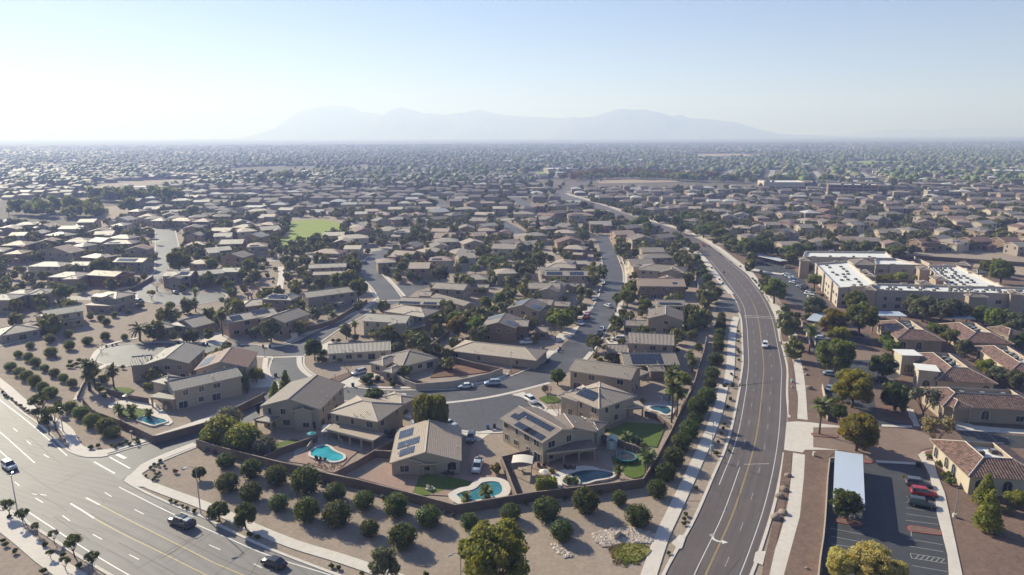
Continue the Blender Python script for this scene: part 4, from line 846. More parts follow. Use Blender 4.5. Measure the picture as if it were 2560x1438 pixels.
H_('brick-red two-storey house with brown roof in the left rows', 'red', 'red', V('e 862,190 1145,206', 10, 2, 'gx'), V('e 1010,195 1210,200', 10, 2, 'h', ze=5.4))
H_('two-storey house with plain brown roof behind the faceted pale one', 'grey', 'grey', V('e 680,95 935,96', 9, 2, 'gx'))
H_('two-storey house with long dark panel strip in the left rows', 'grey', 'tan', V('e 1120,60 1422,63', 10, 2, 'gx', solar=[('f', .1, .75, .8, 2)]))
H_('two-storey house with small solar square beside the half-round cul-de-sac', 'grey', 'brown', V('e 1612,202 1900,200', 10, 2, 'gx', solar=[('f', .55, .9, 1, 2)]), V('e 1660,225 1800,225', 6, 2, 'gy', ze=5.2))
H_('two-storey house with crossed gables beside the half-round cul-de-sac', 'grey', 'grey', V('e 1985,195 2240,170', 10, 2, 'gx'), V('e 2180,160 2370,160', 9, 2, 'gx', ze=5.4))
H_('two-storey house with narrow roof above the pink-roofed house', 'grey', 'brown', V('f 682,125 1062,110', 9, 2, 'gx', winskip=.1))
H_('house with pink roof and brown wall below the narrow-roofed house', 'brown', 'pink', V('f 722,192 1055,182', 7, 2, 'gx', winskip=.8), V('f 500,155 720,150', 3, 1, 'flat', ze=3, open=1))
H_('low house beside the half-round cul-de-sac palm', 'tan', 'tan', V('e 2400,515 2760,470', 10, 1, 'h'))
# ------------------------------------------------------------------ office buildings with Spanish tile
def O_(label, *vols, **k): return house(list(vols), 'stucco_cream' if k.pop('cream', 0) else 'stucco_tan', 'roof_spanish', label, name='office_building', group='tiled office buildings', fas='stucco_tan', winskip=.25, **k)
U5 = dict(units=[(.45, .4), (.52, .46), (.48, .54), (.55, .6), (.5, .66)])
O_('single-storey tiled office at the lower right with sunlit cream side', V('d 1688,697 2320,735', 17, 1, 'well', ze=4.2, o=.7, pitch=.42, well=.32, units=[(.4, .5), (.6, .55)]), cream=1, trim='trim_white')
O_('long tiled office with arched entrance porch', V('d 1495,168 2300,205', 13, 1, 'well', ze=4.2, o=.7, pitch=.42, well=.36, units=[(.3, .5), (.5, .5), (.7, .5)]), V('d 1580,180 1725,178', 6, 1, 'h', ze=4.4, open=1, pitch=.42))
O_('tiled office with two flat-topped entry towers', V('h 1732,1405 2285,1438', 24, 1, 'well', ze=4.2, o=.7, pitch=.42, well=.36, **U5), V('h 1415,1180 1610,1185', 6, 1, 'flat', ze=6.2, fas='stucco_cream', roof='white_roof'), V('h 1560,1310 1770,1330', 6, 1, 'flat', ze=6.2, fas='stucco_cream', roof='white_roof'), cream=1)
O_('tiled office behind a dark round tree, right of centre court', V('h 1985,1060 2435,1082', 22, 1, 'well', ze=4.2, o=.7, pitch=.42, well=.34, **U5), V('h 2180,930 2380,1000', 6, 1, 'h', ze=4.4, pitch=.42))
O_('tiled office nearest the silver carport roof', V('h 1375,1035 1815,1055', 22, 1, 'well', ze=4.2, o=.7, pitch=.42, well=.34, **U5), V('h 1150,885 1250,890', 6, 1, 'h', ze=4.4, open=1, pitch=.42), V('h 1240,975 1350,985', 5, 1, 'h', ze=4.2, pitch=.42))
O_('tiled office cut by the right frame edge', V('h 2395,1325 2800,1350', 24, 1, 'well', ze=4.2, o=.7, pitch=.42, well=.34, **U5), cream=1)
# ------------------------------------------------------------------ the long white-roofed complex
def flatblock(root, Ti, s, z, wallh=.9, units=None, par='stucco_pale'):
    """flat-roofed wing from its four traced roof corners (front left, front right, back right, back left)"""
    q = [Ti @ Vector((p.x, p.y, 0)) for p in pts(s, z)]; n = 4; c = sum(q, Vector()) / 4; mb = MB(); rb = MB()
    mb.prism(q, 0, z - .2, 0); rb.prism([p + (c - p).normalized() * .3 for p in q], z - .22, z - .1)
    for i in range(4):
        a, b = q[i], q[(i + 1) % 4]; d = b - a; ang = math.atan2(d.y, d.x); nrm = Vector((d.y, -d.x, 0)).normalized(); m_ = (a + b) / 2
        for off, zz, hh, t, mt in ((-.17, z + wallh / 2 - .2, wallh, .34, 0), (.03, z + wallh - .3, .3, .5, 1), (.05, 3.5, .35, .16, 1), (.05, 6.0, .2, .14, 1)):
            p = m_ + nrm * off; mb.box((p.x, p.y, zz + .002 * i), (d.length + .02 * i, t, hh), mt, ang)
        k = max(1, int(d.length / 5.2)); Wm = Matrix.Translation(a) @ Matrix.Rotation(ang, 4, 'Z')
        for st_ in range(2):
            for j in range(k):
                if R.random() < .85: put_window(root, Wm @ Matrix.Translation((d.length * (j + .5) / k, 0, 1.8 + st_ * 3.0)), 2.0, 1.5, 'trim', True)
        for j in range(max(1, int(d.length / 14))):   # shallow buttress bays
            p = a + d * ((j + .35) / max(1, int(d.length / 14))) + nrm * .35; mb.box((p.x, p.y, (z + wallh) / 2 + .1), (2.6, .7, z + wallh + .2), 0, ang)
    mb.obj('wall', [par, 'trim'], root); rb.obj('roof', 'white_roof', root)
    for (ux, uy) in units or ():
        p = q[0].lerp(q[1], ux).lerp(q[3].lerp(q[2], ux), uy); link('air_conditioner', ACU, root, (p.x, p.y, z - .1), R.uniform(0, .3), .8)
    w = Ti.inverted() @ c; HOUSES.append((w.x, w.y, 28 if (q[0] - q[1]).length < 40 else 20))
    for f_ in (.1, .3, .5, .7, .9): e = Ti.inverted() @ (q[0].lerp(q[1], f_).lerp(q[3].lerp(q[2], f_), .5)); HOUSES.append((e.x, e.y, 8))
cb = P(2220, 800); CX = empty('apartment_complex', cb, 0, 'long beige residential complex with white flat roofs round a courtyard', 'building'); Ti = Matrix.Translation(-cb)
def un(n, x0, x1, y0, y1, rows): return [(x0 + (x1 - x0) * (k + R.uniform(-.2, .2)) / n, y0 + (y1 - y0) * r / max(1, rows - 1)) for r in range(rows) for k in range(n) if R.random() < .7]
flatblock(CX, Ti, 'h 848,586 1190,563 930,345 640,366', 7.8, units=un(3, .3, .85, .08, .92, 9))
flatblock(CX, Ti, 'h 1080,602 2760,650 2760,592 1192,548', 7.8, units=un(22, .1, .95, .35, .65, 2))
flatblock(CX, Ti, 'h 1832,571 2330,579 1905,383 1652,386', 7.8, units=un(4, .2, .8, .12, .9, 9))
flatblock(CX, Ti, 'h 530,305 1330,318 1272,262 560,256', 7.8, units=un(4, .3, .9, .3, .5, 1)); flatblock(CX, Ti, 'h 1185,374 1600,380 1360,322 1180,324', 7.4, units=[])
for s, d_ in [('h 990,365 1190,372', 12), ('h 1070,585 1190,600', 6), ('h 2020,655 2200,660', 4), ('h 2390,630 2516,640', 8), ('h 1720,505 1850,510', 8), ('h 1575,410 1680,415', 7), ('h 500,330 600,335', 7), ('h 1040,430 1130,440', 5), ('h 1090,465 1180,475', 5), ('h 1575,540 1700,545', 6), ('h 1900,365 2040,380', 7), ('h 2000,420 2100,440', 6)]:
    q = pts(s, 9.0); ax = q[1] - q[0]; ax.z = 0; w = ax.length; L = Ti @ Matrix.Translation((q[0].x, q[0].y, 0)) @ Matrix.Rotation(math.atan2(ax.y, ax.x), 4, 'Z')
    mb, _z = roof_mesh(w, d_, 9.0, 'h', .4, .35, 'roof_brown'); mb.obj('roof', ['roof_brown', 'ridge', 'fascia', 'white_roof'], CX, mw=L)
    mb = MB(); mb.box((w / 2, d_ / 2, 4.45), (w - .9, d_ - .9, 8.8)); mb.obj('tower', 'stucco_tan', CX, mw=L)
# ------------------------------------------------------------------ commercial buildings further out
def block(label, s, d, z, wall, st=1, name='office_building', roof='white_roof', units=6):
    q = pts(s, z); ax = q[1] - q[0]; ax.z = 0; w = ax.length; a = math.atan2(ax.y, ax.x); base = Vector((q[0].x, q[0].y, 0))
    root = empty(name, base, a, label, 'building'); mb = MB(); mb.box((w / 2, d / 2, z / 2), (w, d, z), 0); t = .5
    for c, sz in (((w / 2, t / 2, z + .5), (w, t, 1)), ((w / 2, d - t / 2, z + .5), (w, t, 1)), ((t / 2, d / 2, z + .5), (t, d - 1, 1)), ((w - t / 2, d / 2, z + .5), (t, d - 1, 1))): mb.box(c, sz, 0)
    mb.obj('wall', wall, root); rb = MB(); rb.box((w / 2, d / 2, z), (w - 1, d - 1, .3)); rb.obj('roof', roof, root)
    wm = MB(); wm.box((0, -.05, 0), (w / 9, .1, 1.5)); me = wm.mesh('window', ['glass'])
    for s_ in range(st):
        for k in range(7): link('window', me, root, loc=(w * (k + .5) / 7, 0, 2 + s_ * 3.6))
    for k in range(units): link('air_conditioner', ACU, root, loc=(w * R.uniform(.1, .9), d * R.uniform(.3, .8), z + .15), sc=2)
    HOUSES.append((*(base + Vector((math.cos(a) * w / 2 - math.sin(a) * d / 2, math.sin(a) * w / 2 + math.cos(a) * d / 2, 0)))[:2], max(w, d) / 2 + 6))
block('long low store with white roof and orange-lit end wall', 'k 625,408 930,410', 45, 8, 'stucco_cream', 1)
block('three-storey dark glass office with pale corner tower', 'k 1105,425 1475,432', 26, 11, 'stucco_brown', 3)
block('two-storey grey commercial building with white roof right of the glass office', 'k 1845,475 2080,480', 22, 8, 'stucco_grey', 2)
block('pale shop with white flat roof behind the glass office', 'k 1262,372 1480,374', 30, 7, 'stucco_grey', 1)
block('tan arcade building right of the glass office', 'k 1600,430 1690,434', 18, 8, 'stucco_tan', 2); block('small tan corner shop beside the arcade', 'k 1700,425 1760,428', 14, 9, 'stucco_tan', 2)
block('large pale building at the far right edge', 'k 2350,320 2700,326', 50, 9, 'stucco_cream', 2); block('pale store with stepped parapet left of the far right building', 'k 2270,330 2340,333', 22, 8, 'stucco_pink', 1)
block('wide low far hall with white roof left of the orange trees', 'j 1520,308 1700,306', 50, 8, 'stucco_grey', 1); block('thin white-roofed far shed before the tree line', 'j 960,316 1060,316', 30, 7, 'stucco_grey', 1); block('white flat-roofed far warehouse in the hazy rows', 'j 1110,250 1240,250', 60, 8, 'stucco_cream', 1)
# ------------------------------------------------------------------ garden walls (traced along their tops)
def gwall(s, label, h=1.9, mat='block', t=.2, capm=None, posts=False):
    q = pts(s, h); q = [Vector((p.x, p.y, 0)) for p in q]; mb = MB()
    root = empty('garden_wall', q[0], 0, label, 'wall', 'block walls between the lots'); o0 = q[0]
    q = [p - o0 for p in q]
    for a, b in zip(q, q[1:]):
        d = b - a; m_ = (a + b) / 2; mb.box((m_.x, m_.y, h / 2), (d.length + t * .4, t, h), 0, math.atan2(d.y, d.x))
    mb.obj('wall', mat, root)
    cb_ = MB()
    for i, (a, b) in enumerate(zip(q, q[1:])):
        d = b - a; m_ = (a + b) / 2; cb_.box((m_.x, m_.y, h + .035 + .001 * (i % 2)), (d.length + t * .4, t + .06, .07), 0, math.atan2(d.y, d.x))
    cb_.obj('cap', capm or ('rock' if mat == 'block' else mat), root)
    pm = MB(); pm.box((0, 0, h / 2 + .06), (.42, .42, h + .12)); pm.box((0, 0, h + .15), (.5, .5, .08)); me = pm.mesh('pillar', [mat])
    if posts:
        for a in q: link('pillar', me, root, loc=a)
    return root
gwall('a 620,112 700,200 900,272 1150,390 1535,285 1960,70', 'brown block wall around the corner pool yard', posts=True)
gwall('a 1535,395 1460,412 1640,470 2060,575 2560,690 b 350,595 690,682 880,718 1300,825 1620,910 c 0,880 400,815 1000,745 1228,712 1330,550 1440,345 1540,125 1600,0 g 1840,1395 1950,1180 2000,1010 2050,850 2072,738', 'long brown block wall behind the rows of round trees', 2.0, posts=False)
gwall('a 1962,540 2100,470 2360,385', 'block wall left of the turquoise pool yard', 1.7); gwall('b 700,668 880,578 1010,500 1180,508', 'block wall between the turquoise pool and pink paved yard', 1.7)
gwall('b 1010,500 1290,350', 'block wall running up beside the solar bungalow', 1.7); gwall('c 160,548 275,838', 'pale block wall between kidney pool yard and pergola yard', 1.8); gwall('c 160,548 375,492', 'short block wall joining the lagoon-pool house', 1.8)
gwall('c 890,375 960,392 1240,492 1330,545', 'tan wall between lagoon pool yard and shaded lawn', 1.7); gwall('c 1240,205 1330,225 1440,310', 'low wall below the small blue pool', 1.5)
gwall('f 1560,1180 1640,1232 1760,1278 2100,1252 2300,1212 2480,1172 g 205,1025', 'white curved courtyard wall along the loop street', 1.9, 'pale_block'); gwall('f 1845,902 1950,960 2300,1055 2560,1112 g 200,1020', 'red-brown wall behind the bare dirt yard', 1.9, 'block'); gwall('f 1880,905 2085,740', 'brown wall running back between gardens', 1.8)
gwall('f 690,705 920,640 1180,482 1265,442', 'brown wall along the shaded cross street', 1.9, posts=True); gwall('f 475,285 680,285 840,310 870,370', 'brown wall below the pink-roofed house', 1.8); gwall('f 1630,860 1850,862 1870,905', 'grey wall below the cream balcony house', 1.7)
gwall('d 590,0 615,110 632,245', 'tan low wall along the upper office car park', 1.3, 'pale_block'); gwall('n 570,0 600,70', 'short tan wall beside the upper drive', 1.3, 'pale_block'); gwall('d 645,558 630,700 612,1000 598,1150 575,1300 560,1438 535,1650', 'tan low wall along the lower car park edge', 1.2, 'pale_block'); gwall('d 645,558 683,556', 'return of the car park wall by the carport', 1.2, 'pale_block'); gwall('h 505,850 560,970 600,1080', 'tan low wall near the silver carport', 1.3, 'pale_block')
gwall('e 960,1045 820,1290 770,1400', 'dark wall of the fountain yard along the path', 1.2); gwall('e 1060,1320 1300,1390 1480,1420', 'brown wall between two corner yards', 1.6)
gwall('k 1530,945 1780,950 2560,1000 2900,1020', 'long grey-brown wall behind the empty dirt lot', 2.4); gwall('k 1740,955 1860,1010', 'pale wall of the dirt lot corner', 2.0, 'pale_block'); gwall('i 1140,1100 1000,1180 820,1220', 'brown wall on the straight pale street bend', 1.8)
gwall('p 1730,640 1742,700 1760,770', 'tan wall behind the upper hedge trees', 1.9)
gwall('b 540,425 505,470', 'small white water-feature wall by the pool', 1.2, 'pale_block')
# ------------------------------------------------------------------ pools
def pool(s, label, water, w=.9, z=.17, spa=None, cop='concrete'):
    q = pts(s); q = smooth(q + [q[0]], .7)[:-1]; c = sum(q, Vector()) / len(q); c.z = 0
    root = empty('swimming_pool', c, 0, label, 'pool', 'garden swimming pools')
    ar = sum(a.x * b.y - b.x * a.y for a, b in zip(q, q[1:] + q[:1]))
    if ar < 0: q = q[::-1]
    n = len(q); out = []
    for i in range(n):
        t_ = (q[(i + 1) % n] - q[i - 1]).normalized(); out.append(q[i] + Vector((t_.y, -t_.x, 0)) * w)
    q = [p - c for p in q]; out = [p - c for p in out]
    mb = MB(); m_ = len(q)
    vs = [(p.x, p.y, z + .22) for p in q] + [(p.x, p.y, z + .22) for p in out] + [(p.x, p.y, z - .2) for p in out] + [(p.x, p.y, z - .1) for p in q]
    fs = []
    for i in range(m_):
        j = (i + 1) % m_; fs += [(i, m_ + i, m_ + j, j), (m_ + i, 2 * m_ + i, 2 * m_ + j, m_ + j), (3 * m_ + i, i, j, 3 * m_ + j)]
    mb.add(vs, fs); mb.obj('coping', cop, root)
    wb = MB(); wb.prism(q, z + .02, z + .06); wb.obj('water', water, root)
    if spa:
        p = Q(spa[0], spa[1], spa[2]) - c; sb = MB()
        sb.prism([p + Vector((math.cos(k * .5236), math.sin(k * .5236), 0)) * spa[3] for k in range(12)], z - .1, z + .5, 0); sb.prism([p + Vector((math.cos(k * .5236), math.sin(k * .5236), 0)) * (spa[3] - .45) for k in range(12)], z + .4, z + .515, 1)
        sb.obj('spa', [cop, water], root)
    return root
pool('b 540,515 575,488 625,475 665,482 700,512 735,530 770,545 778,570 740,590 690,592 620,570 560,560 535,545', 'bright turquoise pool behind the hip-roofed house', 'pool_water', .6, .2)
pool('b 1628,845 1680,822 1740,812 1785,790 1815,758 1880,745 1945,752 1972,790 1960,835 1890,862 1780,885 1680,888', 'kidney-shaped blue-green pool with a broad pale rim', 'pale_water', 1.7, .2)
pool('c 650,705 720,672 820,658 930,665 1005,685 1000,705 940,722 860,735 800,755 735,755 690,730', 'dark lagoon pool with spa below the pergola house', 'deep_water', .5, .2, spa=('c', 680, 752, 2.1))
pool('a 1028,275 1075,250 1130,247 1165,262 1215,272 1240,290 1190,305 1150,318 1090,300', 'small light blue pool in the corner yard', 'pale_water', .5, .2)
pool('c 1275,182 1340,176 1420,185 1436,215 1400,238 1350,215 1300,205', 'small deep blue pool near the long wall', 'deep_water', .9, .2)
pool('f 2400,580 2440,560 2520,565 2540,600 2480,620', 'small green-blue pool behind the yellow garden tree', 'pale_water', .6, .12); pool('g 40,555 90,530 160,545 170,570 100,580', 'small green pool beside the low solar-gabled house', 'pale_water', .5, .12)
# ------------------------------------------------------------------ carports
def carport(s, d, label, z=3.2, mat='white_metal', th=.25):
    q = pts(s, z); ax = q[1] - q[0]; ax.z = 0; w = ax.length; a = math.atan2(ax.y, ax.x); root = empty('carport', (q[0].x, q[0].y, 0), a, label, 'carport', 'car park shade roofs')
    mb = MB(); mb.box((w / 2, d / 2, z), (w, d, th)); mb.obj('roof', mat, root); f = MB()
    f.box((w / 2, -.03, z - .02), (w + .06, .06, .36)); f.box((w / 2, d + .03, z - .02), (w + .06, .06, .36)); f.box((-.03, d / 2, z - .02), (.06, d, .36)); f.box((w + .03, d / 2, z - .02), (.06, d, .36)); f.obj('fascia', 'fascia_white', root)
    pm = MB(); pm.box((0, 0, z / 2), (.25, .25, z)); me = pm.mesh('post', ['dark_metal'])
    L = max(w, d); n = max(2, int(L / 6) + 1)
    for k in range(n): link('post', me, root, loc=((w / 2, 1 + (d - 2) * k / (n - 1), -.1) if d > w else (1 + (w - 2) * k / (n - 1), d / 2, -.1)))
def carport4(s, label, z=3.2):
    q = [Vector((p.x, p.y, 0)) for p in pts(s, z)]; o = q[0].copy(); q = [p - o for p in q]; root = empty('carport', o, 0, label, 'carport', 'car park shade roofs')
    mb = MB(); mb.prism(q, z - .12, z + .12, 0, 1, True); mb.obj('roof', ['white_metal', 'fascia_white'], root); pm = MB(); pm.box((0, 0, z / 2), (.25, .25, z)); me = pm.mesh('post', ['dark_metal'])
    for k in range(7): link('post', me, root, loc=q[0].lerp(q[1], .5).lerp(q[3].lerp(q[2], .5), .04 + .92 * k / 6) + Vector((0, 0, -.1)))
q1 = pts('d 668,925 912,950 893,535 685,505', 3.2)
carport4('d 668,925 912,950 893,535 685,505', 'long pale blue-white carport roof in the lower office car park')
carport('h 560,865 700,885', 14, 'silver carport roof beside the yellow trees'); carport('h 1145,825 1465,832', 7, 'white carport roof behind the tiled office'); carport('h 1795,850 2080,855', 7, 'blue-white carport roof below the long complex')
carport('h 330,335 390,330', 26, 'angled silver carport roof in the complex car park'); carport('h 735,785 800,785', 9, 'small pale carport roof between trees')
# ------------------------------------------------------------------ lamps
def lamp(base, top, label, head=None, concrete=False, dbl=False):
    b = Q(*base); d = (b - Vector((0, 0, H))); tz = None
    # height from the traced top: vertical line through the base
    lo, hi = .5, 25
    for _ in range(30):
        mid = (lo + hi) / 2; y = project((b.x, b.y, mid))[1]
        if y > px(*top)[1]: lo = mid
        else: hi = mid
    h = lo; root = empty('street_lamp', b, 0, label, 'street lamp', 'street lamps'); mb = MB()
    mb.tube([(0, 0, 0), (0, 0, h * .5), (0, 0, h)], [.12, .09, .06], 6); mb.obj('pole', 'galvanised', root)
    fb = MB(); fb.tube([(0, 0, 0), (0, 0, .8 if concrete else .15)], .38 if concrete else .22, 8); fb.obj('base', 'concrete', root)
    if head:
        hp = None
        # arm in the horizontal direction that projects on the traced head
        best = 1e9
        for k in range(72):
            for r_ in (1.2, 1.8, 2.4, 3.0):
                t_ = k * math.pi / 36; p = Vector((b.x + math.cos(t_) * r_, b.y + math.sin(t_) * r_, h)); pr = project(p); hx, hy = px(*head); e = (pr[0] - hx) ** 2 + (pr[1] - hy) ** 2
                if e < best: best = e; hp = (math.cos(t_) * r_, math.sin(t_) * r_)
        am = MB(); am.tube([(0, 0, h - .7), (hp[0] * .3, hp[1] * .3, h - .1), (hp[0] * .7, hp[1] * .7, h + .1), (hp[0], hp[1], h)], [.05] * 4, 5); am.obj('arm', 'galvanised', root)
        a = math.atan2(hp[1], hp[0]); hd = MB(); hd.box((hp[0], hp[1], h), (.9, .36, .16), 0, a, .8); hd.box((hp[0], hp[1], h - .095), (.5, .26, .03), 1, a); hd.obj('lamp_head', ['galvanised', 'lamp_clear'], root)
    else:
        hd = MB(); hd.box((0, 0, h + .05), (.6, .45, .2), 0); hd.box((0, 0, h - .06), (.4, .3, .03), 1); hd.obj('lamp_head', ['dark_metal', 'lamp_clear'], root)
    return root
lamp(('a', 1495, 970), ('a', 1475, 610), 'street lamp whose arm points at the boulevard beside a lone round tree', ('a', 1365, 628)); lamp(('a', 128, 940), ('a', 100, 680), 'grey street lamp in the bottom left corner', ('a', 92, 665))
lamp(('b', 1662, 1470), ('b', 1660, 1262), 'street lamp in front of the big yellow-green tree', ('b', 1575, 1292)); lamp(('c', 1740, 560), ('c', 1745, 280), 'thin street lamp over the tree-shaded pavement', ('c', 1772, 285)); lamp(('h', 440, 1320), ('h', 440, 1205), 'street lamp arching over the right boulevard', ('h', 335, 1172))
lamp(('d', 1582, 1005), ('d', 1600, 785), 'dark car park lamp on a round concrete footing', None, True); lamp(('g', 1705, 385), ('g', 1705, 285), 'street lamp before the pink-tiled house', ('g', 1705, 300)); lamp(('f', 955, 1285), ('f', 955, 1165), 'thin street lamp at the loop street corner', ('f', 945, 1170))
lamp(('g', 285, 1080), ('g', 285, 870), 'street lamp inside the loop bend', ('g', 300, 880)); lamp(('a', 470, 355), ('a', 455, 180), 'street lamp among the hazy desert trees'); lamp(('a', 985, 430), ('a', 980, 355), 'short sign pole by the side street corner'); lamp(('f', 250, 1010), ('f', 245, 925), 'short lamp by the cross street')
# ------------------------------------------------------------------ wheelie bins
def bin_(z, x, y, mat, label):
    p = Q(z, x, y); root = empty('wheelie_bin', p, R.uniform(-.3, .3), label, 'bin', 'household wheelie bins')
    mb = MB(); mb.box((0, 0, .5), (.55, .6, .95), 0, 0, 1.15); mb.obj('body', mat, root); l = MB(); l.box((0, .02, 1.02), (.68, .76, .09)); l.box((0, .38, .95), (.5, .08, .08)); l.obj('lid', mat, root)
for a in [('b', 1865, 335, 'bin_blue', 'blue wheelie bin at the willow cul-de-sac kerb'), ('b', 1915, 330, 'black_plastic', 'black wheelie bin beside the blue one at the cul-de-sac'), ('f', 232, 918, 'black_plastic', 'black wheelie bin by the cross street kerb, on the left of a pair'), ('f', 300, 918, 'bin_blue', 'bluish wheelie bin by the cross street kerb, on the right of a pair'),
          ('f', 357, 1205, 'black_plastic', 'dark wheelie bin on the inner loop bend'), ('f', 1128, 1305, 'black_plastic', 'black wheelie bin at the corner house driveway'), ('g', 718, 880, 'bin_blue', 'blue bin on the kerb by the low tan house drive'), ('g', 730, 860, 'black_plastic', 'black bin behind the blue bin at the low tan house'),
          ('g', 635, 965, 'bin_blue', 'blue bin at the tip of the red gravel bed'), ('g', 615, 975, 'black_plastic', 'black bin at the tip of the red gravel bed'), ('e', 1782, 875, 'black_plastic', 'dark bin at the teardrop cul-de-sac kerb'), ('e', 2035, 893, 'black_plastic', 'black bin before the palm house driveway'), ('e', 2072, 895, 'bin_blue', 'blue bin before the palm house driveway'),
          ('g', 1310, 265, 'black_plastic', 'dark bin on the right kerb of the loop street'), ('g', 1290, 75, 'black_plastic', 'dark bin near the loop street crest'), ('g', 1240, 515, 'black_plastic', 'dark bin under the two tall street trees'), ('d', 1302, 625, 'black_plastic', 'dark litter bin at the top of the car park'), ('d', 1322, 628, 'black_plastic', 'second dark litter bin at the top of the car park')]: bin_(*a)
# ------------------------------------------------------------------ garden things
def pergola():
    p = Q('c', 320, 660); root = empty('pergola', p, -.1, 'wavy-topped white pergola in the lagoon pool yard', 'pergola')
    mb = MB(); n = 14
    vs = []; fs = []
    for i in range(n):
        x = -2.2 + 4.4 * i / (n - 1); z = 2.75 + .3 * math.sin(i / (n - 1) * math.pi); vs += [(x, -1.8, z), (x, 1.8, z), (x, -1.8, z + .06), (x, 1.8, z + .06)]
    for i in range(n - 1):
        a = i * 4; fs += [(a, a + 1, a + 5, a + 4), (a + 2, a + 6, a + 7, a + 3), (a, a + 4, a + 6, a + 2), (a + 1, a + 3, a + 7, a + 5)]
    mb.add(vs, fs); mb.obj('canopy', 'canvas', root)
    pm = MB(); pm.box((0, 0, 1.35), (.16, .16, 2.7)); me = pm.mesh('post', ['pale_wood'])
    for x in (-2, 2):
        for y in (-1.6, 1.6): link('post', me, root, loc=(x, y, 0))
    bm_ = MB(); bm_.box((0, 0, .75), (1.8, 1.2, .08)); bm_.box((0, 0, .38), (.4, .4, .72)); t = bm_.obj('garden_table', 'pale_wood'); t.location = p; tag(t, 'small pale table under the wavy pergola', 'table')
pergola()
def gazebo():
    p = Q('b', 690, 400); root = empty('canopy_tent', p, .2, 'square grey-white shade canopy beside the turquoise pool', 'canopy'); mb = MB(); s_ = 2.1
    mb.add([(-s_, -s_, 2.4), (s_, -s_, 2.4), (s_, s_, 2.4), (-s_, s_, 2.4), (0, 0, 3.3)], [(0, 1, 4), (1, 2, 4), (2, 3, 4), (3, 0, 4)]); mb.obj('canopy', 'canvas', root)
    pm = MB(); pm.tube([(0, 0, 0), (0, 0, 2.4)], .05, 6); me = pm.mesh('post', ['galvanised'])
    for x in (-2, 2):
        for y in (-2, 2): link('post', me, root, loc=(x, y, 0))
gazebo()
def trampoline(z, x, y, r_, label, mat='black_plastic'):
    root = empty('trampoline', Q(z, x, y), 0, label, 'trampoline'); ring = [(math.cos(k * .3927) * r_, math.sin(k * .3927) * r_, .9) for k in range(17)]
    mb = MB(); mb.tube(ring, .14, 6); mb.obj('padding', 'teal_fabric', root); mb = MB(); mb.prism([(x_, y_) for x_, y_, _ in ring[:-1]], .87, .9); mb.obj('mat', mat, root)
    pm = MB(); pm.tube([(0, 0, 0), (0, 0, 2.4)], .04, 5); me = pm.mesh('leg', ['galvanised'])
    for k in range(8): link('leg', me, root, loc=ring[2 * k][:2] + (0,))
trampoline('c', 1100, 575, 2.2, 'round trampoline on the circular lawn')
def shed():
    root = empty('garden_shed', Q('c', 992, 480), -.25, 'small pale green garden shed by the lagoon pool house', 'shed'); mb = MB(); mb.box((0, 0, 1.05), (2.2, 2, 2.1)); mb.obj('wall', 'shed_paint', root)
    mb, _ = roof_mesh(2.6, 2.4, 2.1, 'gy', .2, .7, 'x', .1, False); o = mb.obj('roof', ['shed_paint', 'ridge', 'shed_paint', 'white_roof'], root); o.location = (-1.3, -1.2, 0); d_ = MB(); d_.box((0, -1.03, .9), (.8, .05, 1.8)); d_.obj('door', 'trim_white', root)
shed()
def parasol(z, x, y, mat, label):
    root = empty('parasol', Q(z, x, y), 0, label, 'parasol', 'garden parasols'); mb = MB(); n = 8; vs = [(0, 0, 2.7)] + [(1.1 * math.cos(k * math.pi / 4), 1.1 * math.sin(k * math.pi / 4), 2.3) for k in range(n)]; mb.add(vs, [(0, 1 + k, 1 + (k + 1) % n) for k in range(n)]); mb.obj('canopy', mat, root)
    p = MB(); p.tube([(0, 0, 0), (0, 0, 2.7)], .04, 5); p.obj('pole', 'galvanised', root)
parasol('b', 545, 440, 'teal_fabric', 'teal parasol by the turquoise pool wall'); parasol('b', 1550, 660, 'teal_fabric', 'teal parasol on the bungalow patio'); parasol('b', 1600, 668, 'black_plastic', 'dark parasol on the bungalow patio'); parasol('a', 950, 145, 'dark_metal', 'dark round parasol beside the small fountain'); parasol('c', 480, 735, 'canvas', 'white parasol by the lagoon spa')
def chair_set(z, x, y, mat, label, n=3):
    for k in range(n):
        root = empty('patio_chair', Q(z, x + k * 22, y + (k % 2) * 8), k * 1.3, f'{label}, {["first", "second", "third", "fourth"][k]} of the set', 'chair', 'patio furniture'); mb = MB(); mb.box((0, 0, .42), (.6, .6, .08)); mb.obj('seat', mat, root); mb = MB(); mb.box((0, .28, .75), (.6, .07, .6)); mb.obj('backrest', mat, root)
        lg = MB(); lg.box((0, 0, .2), (.06, .06, .4)); me = lg.mesh('leg', [mat])
        for dx in (-.25, .25):
            for dy in (-.25, .25): link('leg', me, root, loc=(dx, dy, 0))
chair_set('b', 1410, 800, 'canvas', 'white garden chair on the bungalow lawn'); chair_set('b', 750, 440, 'canvas', 'white chair on the shaded patio', 2); chair_set('a', 1165, 180, 'canvas', 'white chair on the pale curving patio', 4); chair_set('c', 640, 640, 'dark_metal', 'dark chair on the lagoon deck', 4); chair_set('c', 440, 630, 'dark_metal', 'dark chair beside the wavy pergola', 3); chair_set('b', 570, 575, 'dark_metal', 'dark lounge seat on the turquoise pool rim', 4); chair_set('b', 1530, 680, 'dark_metal', 'dark patio chair against the bungalow wall', 4)
def slide():
    root = empty('pool_slide', Q('c', 1365, 150), 0, 'bright blue pool slide by the small deep pool', 'slide'); mb = MB(); mb.box((0, 0, 1.0), (.5, .5, 2.0), 0, 0, .6); mb.obj('ladder', 'galvanised', root); mb = MB(); mb.tube([(0, 0, 2), (.8, -.4, 1.6), (1.6, -1.2, .8), (2, -2, .4)], [.12, .14, .14, .14], 6); mb.obj('chute', 'bin_blue', root)
slide()
